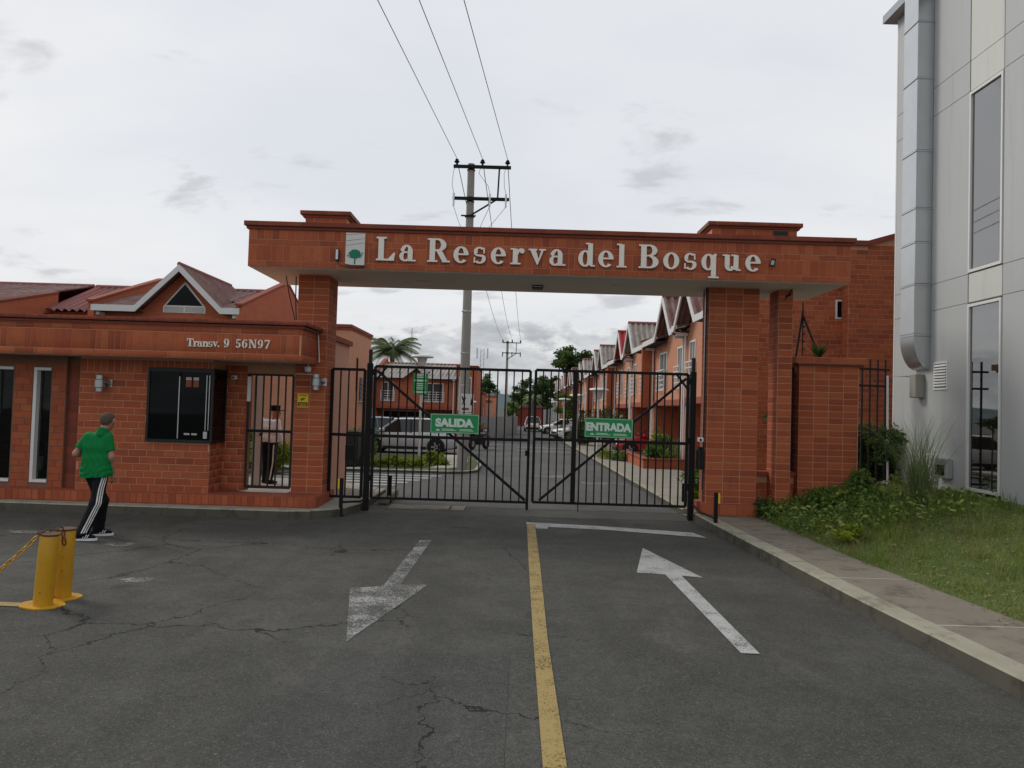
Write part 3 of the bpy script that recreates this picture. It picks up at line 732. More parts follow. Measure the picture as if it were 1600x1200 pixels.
# right pavement: kerb plus slabs
m = MB(); m.poly([(3.86, 1, .11), (5.1, 1, .11), (4.75, 7, .11), (4.5, 9, .11), (4.45, 13.5, .11), (3.6, 13.5, .11)]); PAVR = struct(m, 'pavement_right', 'soil')
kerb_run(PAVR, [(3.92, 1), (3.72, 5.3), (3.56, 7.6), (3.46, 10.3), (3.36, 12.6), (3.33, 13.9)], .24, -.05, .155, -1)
yj = [1.0, 3.1, 5.0, 6.75, 8.6, 10.3, 11.95, 13.5]
def lin(y, tab):
    for (a, b), (c, d) in zip(tab[:-1], tab[1:]):
        if a <= y <= c: return b+(d-b)*(y-a)/(c-a)
    return tab[-1][1] if y > tab[-1][0] else tab[0][1]
inn = [(1, 4.165), (5.3, 3.965), (7.6, 3.805), (10.3, 3.705), (13.5, 3.61)]; out = [(1, 5.1), (7, 4.78), (8.6, 4.60), (10.4, 4.48), (13.5, 4.45)]
for a, b in zip(yj[:-1], yj[1:]):
    z = .147+random.uniform(-.004, .004); c = .012; mb = MB()
    P0 = [(lin(a+c, inn), a+c), (lin(a+c, out), a+c+.02), (lin(b-c, out), b-c+.02), (lin(b-c, inn), b-c)]
    mb.prism(P0, 'z', .05, z); mb.build('slab', 'slab', PAVR)
    mb = MB(); mb.prism([(lin(b, inn), b-c), (lin(b, out), b-c+.02), (lin(b, out), b+.03), (lin(b, inn), b+.012)], 'z', .05, .143); mb.build('joint_strip', 'slab_pale', PAVR)
# inner right pavement (ramps and slabs) and the planted island on the left
m = MB(); m.poly([(3.3, 14.2, .02), (9, 14.2, .02), (9, 16.5, .0), (5.9, 60, -.36), (5.9, 120, -.96), (3.3, 120, -.96), (3.3, 60, -.36)]); PAVI = struct(m, 'inner_pavement', 'slab_path')
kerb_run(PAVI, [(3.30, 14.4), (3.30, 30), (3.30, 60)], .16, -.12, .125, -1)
for k in range(14):
    y0 = 14.6+k*1.55; z = gz(y0); mb = MB(); mb.prism([(3.48, y0+.01), (5.7, y0+.01), (5.7, y0+1.53), (3.48, y0+1.53)], 'z', z-.05, z+.105+random.uniform(-.004, .004)); mb.build('slab', 'slab_path', PAVI)
isl = [(-30, 22.0), (-6, 21.9), (-4, 22.2), (-1.9, 22.2), (-1.35, 22.5), (-1.08, 23.2), (-1.08, 25.5), (-1.35, 28.6)]
m = MB(); m.poly([(x, y+.1, .02) for x, y in isl[:4]]+[(x-.12, y, .02) for x, y in isl[4:]]+[(-30, 28.6, .0)]); ISL = struct(m, 'planted_island', 'grass_ground')
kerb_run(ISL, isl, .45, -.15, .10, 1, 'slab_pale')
m = MB(); m.prism([(-2.55, 22.64), (-1.95, 22.64), (-1.53, 23.2), (-1.54, 25.5), (-1.82, 28.5), (-2.7, 28.5), (-2.2, 24.0)], 'z', -.1, .07); m.build('corner_slab', 'slab_pale', ISL)
# grass bank on the right
def bank_z(x, y):
    t = min(1, max(0, (x-lin(y, out))/3.2)); return .13+.57*(t*t*(3-2*t)*.5+t*.5)+.025*math.sin(x*3.1+y*1.7)*t+.02*math.sin(y*4.3-x*2.2)*t
m = MB(); nx, ny = 22, 70
for j in range(ny+1):
    y = 1+j*(15.6-1)/ny
    for i in range(nx+1):
        x0 = lin(min(y, 13.5), out) if y < 13.4 else 4.9
        x = x0+(8.1-x0)*i/nx; m.v.append((x, y, bank_z(x, y)))
for j in range(ny):
    for i in range(nx): a = j*(nx+1)+i; m.f.append((a, a+1, a+nx+2, a+nx+1))
struct(m, 'grass_bank', 'grass_ground')
# far hills
m = MB(); n = 60
for k in range(n+1):
    x = -1600+3200*k/n; h = 26+14*math.sin(k*.55)+9*math.sin(k*1.3+1); m.v += [(x, 1300, -30), (x, 1500+40*math.sin(k), h)]
for k in range(n): m.f.append((2*k, 2*k+2, 2*k+3, 2*k+1))
struct(m, 'hills', 'hill')

# ================================================================== guardhouse
GH = thing('guardhouse', 'low brick guardhouse with deep brick canopy, black bay window and street number', 'guardhouse', (-7.5, 14.2, .15))
m = MB(); m.box(-16, -3.38, 12.76, 13.3, .10, .33).box(-16, -5.49, 13.3, 14.95, .10, .325); pod = m.build('plinth', 'terracotta', GH)
lay(pod, (-16, 12.76, 0), 0, (6.6, 12.62), (.155, .325), .105, .16, 'stack', 'brick', .008)
lay(pod, (-3.38, 12.76, 0), 90, (.0, .62), (.155, .325), .105, .16, 'stack', 'brick', .008)
for k in range(26):
    for r_ in range(2):
        pass
# walls
WIN = [(-9.22, -8.86, .44, 2.44), (-8.49, -8.19, .44, 2.44)]
w1 = MB(); segs_wall(w1, -13, -7.92, 13.02, 13.20, .33, 2.66, WIN); w1.box(-7.92, -7.62, 13.10, 13.25, .33, 2.66); wl_ = w1.build('wall', 'mortar_dark', GH)
lay(wl_, (-13, 13.02, 0), 0, (3.3, 5.08), (.33, 2.5), .31, .107, 'run', 'brick', .013, [(a+13-.02, b+13+.02, c-.1, d+.03) for a, b, c, d in WIN])
lay(wl_, (-7.92, 13.10, 0), 0, (0, .30), (.33, 2.5), .29, .107, 'stack', 'brick_dark', .013)
BAY = (-6.42, -5.30, 1.21, 2.47)
w2 = MB(); segs_wall(w2, -7.62, -5.30, 12.91, 13.10, .33, 2.66, [BAY]); wb = w2.build('bay_wall', 'mortar', GH)
lay(wb, (-7.62, 12.91, 0), 0, (0, 2.32), (.33, 2.38), .305, .110, 'run', 'brick', .013, [(1.20, 2.4, 1.21, 2.47)])
lay(wb, (-7.62, 12.91, 0), 0, (0, 2.32), (2.38, 2.62), .105, .23, 'stack', 'brick', .013, [(1.20, 2.4, 1.21, 2.50)])
w3 = MB(); w3.box(-5.49, -5.30, 13.10, 13.46, .33, 1.21).box(-5.49, -5.30, 13.10, 13.46, 2.47, 2.66); wr = w3.build('bay_return_wall', 'mortar', GH)
lay(wr, (-5.30, 12.91, 0), 90, (0, .55), (.33, 1.21), .27, .110, 'half', 'brick', .013)
w4 = MB(); w4.box(-5.49, -4.86, 13.46, 13.66, .33, 2.66); w4.box(-4.86, -4.0, 13.46, 13.60, 2.46, 2.66); wd = w4.build('door_wall', 'mortar', GH)
lay(wd, (-5.30, 13.46, 0), 0, (0, .44), (.33, 2.6), .31, .110, 'run', 'brick', .013)
w5 = MB(); w5.box(-13, -12.8, 13.2, 14.9, .33, 2.66).box(-12.8, -5.49, 14.7, 14.9, .33, 2.66).box(-5.67, -5.49, 13.66, 14.7, .33, 2.66); w5.build('back_wall', 'house_brick', GH)
# rear return wall behind the left pillar
w6 = MB(); w6.box(-4.0, -3.62, 14.06, 16.0, .12, 3.2); wq = w6.build('return_wall', 'render_pink', GH)

w7 = MB(); w7.box(-4.1, -3.56, 14.06, 16.06, 3.2, 3.30); w7.build('return_coping', 'brick_dark', GH)
# canopy: slab, soffit, brick fascia on two sides, coping
c0 = MB(); c0.box(-13, -3.66, 12.46, 13.39, 2.70, 3.17).box(-13, -4.02, 13.391, 14.95, 2.70, 3.17); c0.build('canopy', 'mortar', GH)
c0 = MB(); c0.box(-13, -3.68, 12.47, 13.40, 2.655, 2.698); c0.build('soffit', 'soffit', GH)
c1 = MB(); c1.box(-13, -3.62, 12.41, 12.46, 2.65, 3.20).box(-3.66, -3.62, 12.46, 13.39, 2.65, 3.20); fa = c1.build('fascia', 'mortar', GH)
for (o_, rz, U) in (((-13, 12.41, 0), 0, (3.9, 9.38)), ((-3.62, 12.41, 0), 90, (0, .98))):
    lay(fa, o_, rz, U, (2.65, 2.755), .315, .09, 'stack', 'brick', .008)
    u = U[0]
    while u < U[1]-.03:     # upright bricks of uneven width
        wd_ = min(random.choice((.10, .11, .12, .30, .10)), U[1]-u)
        lay(fa, o_, rz, (u, u+wd_), (2.757, 3.085), max(.03, wd_-.008), .32, 'stack', 'brick', .008); u += wd_
    lay(fa, o_, rz, U, (3.088, 3.19), .31, .09, 'stack', 'brick', .008)
cp = MB(); cp.box(-13, -3.57, 12.36, 13.39, 3.20, 3.235); cp.build('coping_lip', 'brick_dark', GH)
cp = MB(); cp.box(-13, -3.53, 12.32, 13.39, 3.248, 3.31); cq = cp.build('coping', 'mortar_dark', GH)
lay(cq, (-13, 12.32, 0), 0, (3.9, 9.47), (3.248, 3.315), .115, .06, 'stack', 'brick_dark', .008)
lay(cq, (-3.53, 12.32, 0), 90, (0, 1.06), (3.248, 3.315), .115, .06, 'stack', 'brick_dark', .008)
# side windows: frame + pane
for (a, b, c, d) in WIN:
    f = MB(); f.box(a, a+.055, 13.00, 13.16, c-.02, d); f.box(a+.055, b, 13.00, 13.16, d-.05, d); f.box(a+.055, b, 13.00, 13.16, c-.02, c+.03); f.box(b-.015, b, 13.06, 13.14, c+.03, d-.05)
    wf = f.build('window_frame', 'white_paint', GH); p = MB(); p.box(a+.05, b-.01, 13.10, 13.108, c+.02, d-.04); p.build('pane', 'glass_clear', wf)
# bay window: black frame, panes, mullions, hand slots
f = MB()
f.box(-6.41, -5.25, 12.86, 12.90, 2.43, 2.50).box(-6.41, -5.25, 12.86, 12.90, 1.20, 1.25).box(-6.41, -6.37, 12.86, 12.90, 1.25, 2.43).box(-5.29, -5.25, 12.86, 12.90, 1.25, 2.43)
f.box(-5.29, -5.25, 12.90, 13.46, 2.43, 2.50).box(-5.29, -5.25, 12.90, 13.46, 1.20, 1.25).box(-5.29, -5.25, 13.42, 13.46, 1.25, 2.43)
bw = f.build('bay_window', 'black', GH)
for (a, b) in ((-6.37, -5.86), (-5.83, -5.30)):
    p = MB(); p.box(a, b, 12.878, 12.886, 1.25, 2.43); p.build('pane', 'glass_dark', bw)
p = MB(); p.box(-5.276, -5.268, 12.90, 13.42, 1.25, 2.43); p.build('pane', 'glass_dark', bw)
p = MB(); p.box(-5.86, -5.845, 12.865, 12.89, 1.27, 2.35); p.build('mullion', 'aluminium', bw)
for x in (-5.38, -5.33): p = MB(); p.box(x, x+.012, 12.862, 12.89, 1.42, 2.38); p.build('mullion', 'aluminium', bw)
for x in (-5.74, -5.61):
    p = MB(); p.box(x, x+.095, 12.866, 12.877, 1.335, 1.365); p.build('sticker', 'curtain', bw)
    p = MB(); p.box(x, x+.095, 12.866, 12.877, 2.17, 2.33); p.build('sticker', 'terracotta', bw)
    p = MB(); p.box(x, x+.095, 12.862, 12.865, 2.29, 2.34); p.build('sticker', 'curtain', bw)
p = MB(); p.box(-5.40, -5.335, 12.855, 12.877, 1.28, 1.40); p.build('latch', 'aluminium', bw)
p = MB(); p.box(-12.7, -5.8, 13.4, 14.65, .328, .335); p.build('floor', 'garage_dark', GH)
# street number letters
z0 = atY(292, 541, 12.39).z; xa = lambda u: atY(u, 535, 12.39).x
letters(fa, [('Transv.', xa(292), xa(344), .135), ('9', xa(350), xa(359), .145), ('56N97', xa(368.5), xa(422), .145)], 'letter', .015, z0, 12.393)
# wall lamps, cameras, plates
def wall_lamp(p, label):
    t = thing('wall_lamp', label, 'wall lamp', p); t.scale = (1.15,)*3
    MB().lathe([(.045, -.12), (.055, -.115), (.055, -.06), (.05, -.055)], (0, -.10, 0)).build('lower_shade', 'lamp_metal', t, True, True)
    MB().lathe([(.06, -.055), (.075, -.05), (.075, .06), (.06, .065)], (0, -.10, 0)).build('body', 'lamp_metal', t, True, True)
    MB().lathe([(.05, .065), (.058, .07), (.058, .13), (.045, .14)], (0, -.10, 0)).build('upper_shade', 'lamp_metal', t, True, True)
    MB().tube([(.07, -.10, .04), (.10, -.07, .02), (.10, .0, 0)], .018, 8).build('bracket', 'lamp_metal', t, True, True)
    MB().box(.06, .14, -.012, 0, -.05, .07).build('back_plate', 'lamp_metal', t, False, True)
q = atY(161, 600, 12.88); wall_lamp((q.x, 12.895, q.z), 'round steel up-and-down wall lamp on the guardhouse wall beside the black bay window')
q = atY(499, 598, 13.36); wall_lamp((q.x-.03, 13.385, q.z), 'steel up-and-down wall lamp fixed to the left gate pillar')
def cctv(p, label, s=1.0):
    t = thing('security_camera', label, 'camera', p)
    MB().cbox(-.07*s, .05*s, -.16*s, -.03*s, -.05*s, .05*s, .015*s).build('housing', 'white_paint', t, False, True)
    MB().lathe([(.028*s, -.01), (.028*s, .012)], (0, 0, 0), 14).mesh('x')
    l = MB().tube([(-.02*s, -.166*s, 0), (-.02*s, -.158*s, 0)], .028*s, 14); l.build('lens', 'black', t, True, True)
    MB().box(-.02*s, .02*s, -.03*s, 0, -.02*s, .02*s).build('bracket', 'white_paint', t, False, True)
    return t
q = atY(368, 590, 13.40); cctv((q.x, 13.455, q.z), 'small white camera between the bay window and the barred door', .75)
t = thing('security_camera', 'white round dome camera under the guardhouse canopy beside the gate pillar', 'camera', tuple(atY(481, 577, 13.3)))
MB().lathe([(.02, -.055), (.05, -.04), (.06, 0), (.06, .03), (.045, .05)], (0, 0, 0), 16).build('dome', 'white_paint', t, True, True)
MB().tube([(0, 0, .05), (.03, 0, .12), (.03, 0, .2)], .01, 6).build('stem', 'white_paint', t, True, True)
m = MB(); a = atY(497, 512, 13.36); b = atY(499, 566, 13.36); c = atY(480, 566, 13.36); m.tube([a, b, c], .012, 6); c2 = atY(462, 584, 13.37); d2 = atY(497, 586, 13.37); m.tube([c2, d2], .007, 5)
top(m, 'conduit', 'white_paint', 'thin white conduit running down the left gate pillar beside the canopy', 'conduit')
# yellow camera-warning plate
q0 = atY(465, 615, 13.37); q1 = atY(481, 637, 13.37)
WS = thing('warning_sign', 'small yellow and black camera warning plate on the left pillar', 'sign', (q0.x, 13.39, q1.z)); wS, hS = q1.x-q0.x, q0.z-q1.z
MB().box(0, wS, -.010, 0, 0, hS).build('plate', 'sign_yellow', WS, False, True)
MB().box(.01, wS-.01, -.013, -.010, .02, hS*.38).build('black_band', 'black', WS, False, True)
MB().prism([(wS*.25, hS*.60), (wS*.60, hS*.72), (wS*.74, hS*.66), (wS*.40, hS*.52)], 'y', -.013, -.010).box(wS*.38, wS*.45, -.013, -.010, hS*.46, hS*.55).build('camera_symbol', 'black', WS, False, True)
for zz in (.84, .90): MB().box(wS*.12, wS*.88, -.012, -.010, hS*zz, hS*zz+.008).build('print_line', 'black', WS, False, True)
for zz in (.14, .24): MB().box(wS*.15, wS*.85, -.015, -.013, hS*zz, hS*zz+.010).build('print_line', 'sign_yellow', WS, False, True)

# ================================================================== gateway: two pillars, slim column, beam
def pillar(name, label, x0, x1, y0, y1, z0, z1, cols, bw, cat='pillar', side=None, bond='stack', mat='brick'):
    t = thing(name, label, cat, ((x0+x1)/2, (y0+y1)/2, z0))
    b = MB().box(x0, x1, y0, y1, z0, z1).build('core', 'mortar', t)
    lay(b, (x0, y0, 0), 0, (0, x1-x0), (z0+.005, z1-.005), bw, .108, bond, mat, .013)
    if side in ('R', 'B'): lay(b, (x1, y0, 0), 90, (0, y1-y0), (z0+.005, z1-.005), .30, .108, bond, mat, .013)
    if side in ('L', 'B'): lay(b, (x0, y1, 0), -90, (0, y1-y0), (z0+.005, z1-.005), .30, .108, bond, mat, .013)
    return t
PL = pillar('gate_pillar', 'brick gate pillar standing beside the barred door of the guardhouse', -4.0, -3.44, 13.40, 14.05, .33, 4.285, 2, .27, side='R')
m = MB(); m.box(-4.05, -3.38, 13.3, 14.1, .10, .328); m.build('base', 'terracotta', PL)
PR = pillar('gate_pillar', 'broad brick gate pillar on a low brick step beside the ENTRADA gate leaf', 3.50, 4.41, 13.45, 13.90, .36, 4.285, 3, .293, side='B')
b = MB().box(3.42, 4.47, 13.36, 14.0, .10, .358).build('step', 'terracotta', PR)
lay(b, (3.42, 13.36, 0), 0, (0, 1.05), (.155, .355), .30, .19, 'stack', 'brick', .013)
PC = pillar('slim_column', 'slim brick column carrying the right end of the entrance beam', 4.78, 5.04, 13.50, 13.98, .25, 4.285, 1, .25, 'column', side='L')
BM = thing('entrance_beam', 'long brick entrance beam with name lettering spanning the gate', 'beam', (.5, 13.7, 4.29))
bx0, bx1, by0, by1 = -4.70, 5.74, 12.74, 14.70
m = MB(); m.box(bx0, bx1, by0, by1, 4.30, 4.95); bc = m.build('core', 'mortar', BM)
m = MB(); m.box(bx0+.03, bx1-.03, by0+.03, by1-.03, 4.288, 4.299); m.build('soffit', 'soffit', BM)
def beam_face(o_, rz, L):
    lay(bc, o_, rz, (0, L), (4.302, 4.405), .30, .09, 'stack', 'brick', .009)
    u = 0
    while u < L-.04:
        wd_ = min(random.choice((.095, .10, .11, .12, .13, .16)), L-u); lay(bc, o_, rz, (u, u+wd_), (4.406, 4.675), max(.03, wd_-.008), .26, 'stack', 'brick', .008); u += wd_
    lay(bc, o_, rz, (0, L), (4.677, 4.775), .30, .09, 'stack', 'brick', .009)
    lay(bc, o_, rz, (0, L), (4.777, 4.948), .125, .16, 'stack', 'brick', .009)
beam_face((bx0, by0, 0), 0, bx1-bx0)
m = MB(); m.box(bx0-.035, bx1+.035, by0-.035, by1+.035, 4.951, 4.985); m.build('coping_lip', 'brick_dark', BM)
m = MB(); m.box(bx0-.07, bx1+.07, by0-.07, by1+.07, 5.0, 5.075); co = m.build('coping', 'mortar_dark', BM)
m = MB(); m.box(bx0-.02, bx1+.02, by0-.02, by1+.02, 4.985, 5.0); m.build('coping_joint', 'mortar_dark', BM)
lay(co, (bx0-.07, by0-.07, 0), 0, (0, bx1-bx0+.14), (5.0, 5.08), .24, .072, 'stack', 'brick_dark', .008)
for (x0, x1, y0, y1, h1) in ((-3.92, -3.16, 13.40, 14.1, 5.40), (3.50, 5.05, 13.40, 14.1, 5.42)):
    m = MB(); m.box(x0, x1, y0, y1, 5.07, h1-.06); bb = m.build('top_block', 'mortar', BM)
    lay(bb, (x0, y0, 0), 0, (0, x1-x0), (5.08, h1-.07), .29, .11, 'half', 'brick', .013)
    m = MB(); m.box(x0-.04, x1+.04, y0-.04, y1+.04, h1-.06, h1-.03); m.build('top_lip', 'brick_dark', BM)
    m = MB(); m.box(x0-.08, x1+.08, y0-.08, y1+.08, h1-.018, h1+.05).box(x0-.03, x1+.03, y0-.03, y1+.03, h1-.03, h1-.018); tcop = m.build('top_coping', 'mortar_dark', BM)
    lay(tcop, (x0-.08, y0-.08, 0), 0, (0, x1-x0+.16), (h1-.018, h1+.055), .115, .065, 'stack', 'brick_dark', .008)
    if x0 > 0: MB().box(4.62, 4.88, 13.372, 13.384, 5.20, 5.33).build('opening', 'black', BM)
# lettering and emblem
z0 = atY(600, 407.5, 12.72).z; xa = lambda u, v=400: atY(u, v, 12.72).x
letters(bc, [('La', xa(588), xa(650), .41), ('Reserva', xa(668), xa(884), .41), ('del', xa(903), xa(979), .41), ('Bosque', xa(998), xa(1189), .41)], 'letter', .035, z0, 12.722)
e0 = atY(541.5, 364, 12.72); e1 = atY(569.5, 415, 12.72)
ew, eh = e1.x-e0.x, e0.z-e1.z
EM = MB().prism([(e0.x, e1.z+.02), (e0.x+ew*.3, e1.z), (e1.x, e1.z), (e1.x, e0.z), (e0.x, e0.z)], 'y', 12.690, 12.722).build('emblem_panel', 'panel_white', BM)
tr = MB(); cx, cz = e0.x+ew*.5, e1.z+eh*.34; tr.prism([(cx+ew*.2*math.cos(b_), cz+ew*.16*math.sin(b_)) for b_ in [2*math.pi*j/10 for j in range(10)]], 'y', 12.6834, 12.690)
for k in range(9):
    a = 2*math.pi*k/9; r_ = ew*.20
    tr.prism([(cx+r_*math.cos(a)+ew*.12*math.cos(b_), cz+r_*.75*math.sin(a)+ew*.11*math.sin(b_)) for b_ in [2*math.pi*j/7 for j in range(7)]], 'y', 12.6865-.0003*k, 12.690)
tr.prism([(cx-.012, e1.z+.015), (cx+.012, e1.z+.015), (cx+.008, cz), (cx-.008, cz)], 'y', 12.6855, 12.690)
for dx, dz in ((-.36, -.10), (-.30, .02), (.34, -.08), (.38, .04), (.27, -.16), (-.24, -.17)):
    tr.prism([(cx+ew*dx+.016*math.cos(b_), cz+ew*dz+.016*math.sin(b_)) for b_ in [2*math.pi*j/6 for j in range(6)]], 'y', 12.6866, 12.690)
tr.build('emblem_tree', 'logo_green', EM)
ln = MB()
for (z_a, z_b) in ((.60, .70), (.74, .83), (.94, .99)): ln.bar((e0.x+.005, 12.689, e1.z+eh*z_a), (e1.x-.005, 12.689, e1.z+eh*z_b), .004, .002)
ln.build('emblem_lines', 'iron', EM)
# fittings on the beam
def floodlight(p, label, tilt=0.0):
    t = thing('floodlight', label, 'floodlight', p)
    MB().cbox(-.05, .05, -.11, -.05, -.08, .08, .012).build('housing', 'black', t, False, True)
    MB().box(-.030, .030, -.114, -.1105, -.055, .035).build('glass', 'metal_fence', t, False, True)
    MB().box(-.02, .02, -.05, 0, -.02, .02).build('bracket', 'black', t, False, True); t.rotation_euler = (0, tilt, R(-18)); t.scale = (.85,)*3; return t
q = atY(1208, 411, 12.7); floodlight((q.x, 12.72, q.z), "small black floodlight after the last letter of the beam's name", R(12))
q = atY(527, 398, 12.7)
t = thing('floodlight', 'slim black light with dangling cable left of the white emblem panel', 'floodlight', (q.x, 12.72, q.z))
MB().cbox(-.035, .035, -.05, 0, -.10, .10, .01).build('housing', 'black', t, False, True); MB().box(-.02, .02, -.053, -.0505, -.085, .085).build('glass', 'aluminium', t, False, True)
MB().tube([(0, -.02, -.10), (.04, -.02, -.17), (.2, -.02, -.21), (.38, -.02, -.21), (.48, -.015, -.18)], .007, 6).build('cable', 'cable', t, True, True)
q = atZ(840, 447, 4.285)
t = thing('soffit_light', 'black box light under the middle of the entrance beam', 'light', (q.x, q.y, 4.284))
MB().box(-.10, .10, -.12, .12, -.055, 0).build('housing', 'black', t, False, True); MB().box(-.08, .08, -.122, -.1205, -.035, -.02).build('slot', 'aluminium', t, False, True)
for (u, v) in ((660, 440), (965, 447)):
    q = atZ(u, v, 4.285)
    MB().lathe([(.12, 0), (.12, .012), (.10, .014)], (q.x, q.y, 4.272), 20).build('round_cover', 'soffit', BM, True)
m = MB(); a = atZ(1232, 452, 4.28); m.tube([(a.x-.02, 13.5, 4.1), (a.x+.0, 13.5, 4.16), (a.x+.06, 13.48, 4.2), (a.x+.08, 13.46, 4.29)], .022, 8); top(m, 'conduit', 'black', 'bent black conduit at the head of the slim column', 'conduit', smooth=True)
# cables left of the left pillar
m = MB(); m.tube([atY(447, 430, 13.6), atY(452, 460, 13.7), atY(461, 500, 13.8)], .01, 5); m.tube([atY(463, 432, 13.4), atY(462, 470, 13.4), atY(463, 500, 13.4)], .012, 5); top(m, 'cable', 'cable', 'black cables hanging from the beam beside the left pillar', 'cable')

# ================================================================== gates
def bar_obj(parent, a, b, w, name='bar', mat='iron'):
    return MB().bar(a, b, w).build(name, mat, parent)
def leaf(name, label, x0, x1, zb, zm, zt, y, n, flip, drop):
    t = thing(name, label, 'gate', ((x0+x1)/2, y, zb))
    for (a, b, w, nm) in (((x0, y, zb-drop[0]), (x0, y, zt), .05, 'stile'), ((x1, y, zb-drop[1]), (x1, y, zt), .05, 'stile'), ((x0, y, zt), (x1, y, zt), .05, 'top_rail'), ((x0, y, zm), (x1, y, zm), .055, 'middle_rail'), ((x0, y, zb), (x1, y, zb), .045, 'bottom_rail')):
        bar_obj(t, a, b, w, nm)
    for k in range(1, n): x = x0+(x1-x0)*k/n; bar_obj(t, (x, y+.004, zb), (x, y+.004, zt), .024)
    if flip == 1: bar_obj(t, (x0+.04, y-.018, zt-.08), (x1-.04, y-.018, zb+.04), .05, 'brace'); bar_obj(t, (x0, y-.012, zt-.28), (x0+.22, y-.012, zt), .035, 'corner_brace')
    if flip == -1: bar_obj(t, (x1-.04, y-.018, zt-.08), (x0+.12, y-.018, zb+.04), .045, 'brace'); bar_obj(t, (x1, y-.012, zt-.28), (x1-.22, y-.012, zt), .035, 'corner_brace')
    return t
G1 = leaf('gate_leaf', 'black iron gate leaf carrying the green SALIDA sign', -2.60, .28, .24, 1.385, 2.67, 13.70, 19, 1, (0, .14))
G2 = leaf('gate_leaf', 'black iron gate leaf carrying the green ENTRADA sign', .38, 3.20, .25, 1.41, 2.69, 13.70, 20, -1, (0, .0))
bar_obj(G2, (1.12, 13.69, .25), (1.12, 13.69, 2.69), .075, 'stiffener'); bar_obj(G2, (1.22, 13.69, .10), (1.22, 13.69, 1.4), .018, 'drop_bolt')
MB().tube([(.25, 13.66, 1.1), (.25, 13.66, 1.2)], .03, 8).build('latch', 'iron', G1); 
G3 = leaf('fence_panel', 'narrow black iron fence panel between the left pillar and the gate post', -3.40, -2.80, .24, 1.385, 2.60, 13.75, 4, 0, (0, 0))
MB().box(-3.10, -2.92, 13.66, 13.74, .92, 1.20).build('letter_box', 'iron', G3)
for (x, zt, lb) in ((-2.70, 2.72, 'square black iron gate post beside the SALIDA leaf'), (3.30, 2.74, 'square black iron gate post beside the broad brick pillar')):
    t = thing('gate_post', lb, 'post', (x, 13.72, 0)); MB().box(x-.05, x+.05, 13.67, 13.77, .0, zt).build('shaft', 'iron', t)
    MB().box(x-.03, x+.03, 13.69, 13.75, zt, zt+.26).build('extension', 'rust_iron', t)
    for zz in (.55, 1.4, 2.5): s_ = 1 if x < 0 else -1; MB().tube([(x+s_*.062, 13.68, zz), (x+s_*.062, 13.68, zz+.12)], .022, 8).build('hinge', 'iron', t)
# pedestrian barred door
def barred_door():
    t = thing('barred_door', 'black barred pedestrian door between guardhouse wall and left pillar', 'door', (-4.43, 13.5, .33)); y = 13.42; x0, x1 = -4.84, -4.03
    for a, b, w, nm in (((x0, y, .41), (x0, y, 2.44), .035, 'stile'), ((x1, y, .41), (x1, y, 2.44), .035, 'stile'), ((x0, y, 2.44), (x1, y, 2.44), .035, 'top_rail'), ((x0, y, 1.42), (x1, y, 1.42), .05, 'middle_rail'), ((x0, y, .41), (x1, y, .41), .05, 'bottom_rail')): bar_obj(t, a, b, w, nm, 'rust_iron' if nm != 'middle_rail' else 'iron')
    for k in range(1, 6): x = x0+(x1-x0)*k/6; bar_obj(t, (x, y+.004, .41), (x, y+.004, 2.44), .024, 'bar', 'rust_iron')
barred_door()
t = thing('door_leaf', 'plain grey metal door standing open behind the barred door', 'door', (-4.80, 13.6, .33)); MB().box(-4.82, -4.78, 13.66, 14.06, .36, 2.42).build('panel', 'aluminium', t); MB().box(-4.775, -4.755, 13.94, 14.0, 1.3, 1.36).build('handle', 'black', t)
m = MB().box(-4.86, -4.80, 13.40, 13.45, 1.95, 2.40); top(m, 'door_closer', 'white_paint', 'white box at the upper left of the barred door', 'box')
# signs
def gate_sign(txt, x0, x1, z0, z1, lb, roll=0.0):
    t = thing('gate_sign', lb, 'sign', ((x0+x1)/2, 13.655, z0)); w, h = x1-x0, z1-z0
    MB().box(-w/2, w/2, -.006, .006, 0, h).build('board', 'sign_green', t, False, True)
    b = .012; f = MB(); f.box(-w/2+b, w/2-b, -.009, -.006, h-b-.006, h-b).box(-w/2+b, w/2-b, -.009, -.006, b, b+.006).box(-w/2+b, -w/2+b+.006, -.009, -.006, b+.006, h-b-.006).box(w/2-b-.006, w/2-b, -.009, -.006, b+.006, h-b-.006); f.build('border', 'sign_white', t, False, True)
    me = text_mesh(txt, .195, .006, .012); o = link('lettering', me, 'sign_white', t); a = np.array([v.co[:] for v in me.vertices]); wx = a[:, 0].max()-a[:, 0].min(); tw = w*(.79 if txt == 'SALIDA' else .94)
    cx_ = (a[:, 0].max()+a[:, 0].min())/2; o.scale = (tw/wx, 1, 1); o.location = (-cx_*tw/wx, -.0105, h*.545-(a[:, 2].max()+a[:, 2].min())/2)
    i = MB(); i.prism([(-w*.39, h*.13), (-w*.29, h*.13), (-w*.32, h*.19), (-w*.34, h*.23), (-w*.36, h*.19)], 'y', -.009, -.006); i.build('emblem', 'sign_white', t, False, True)
    for (a_, b_, zz) in ((-.26, -.02, .20), (-.26, .04, .14), (.10, .36, .195), (.10, .39, .135)): MB().box(w*a_, w*b_, -.008, -.006, h*zz, h*zz+.010).build('print_line', 'sign_white', t, False, True)
    t.rotation_euler = (0, roll, 0)
gate_sign('SALIDA', -1.545, -.645, 1.47, 1.83, 'green SALIDA sign wired to the gate leaf', 0)
gate_sign('ENTRADA', 1.30, 2.19, 1.475, 1.835, 'green ENTRADA sign wired to the gate leaf', R(.6))
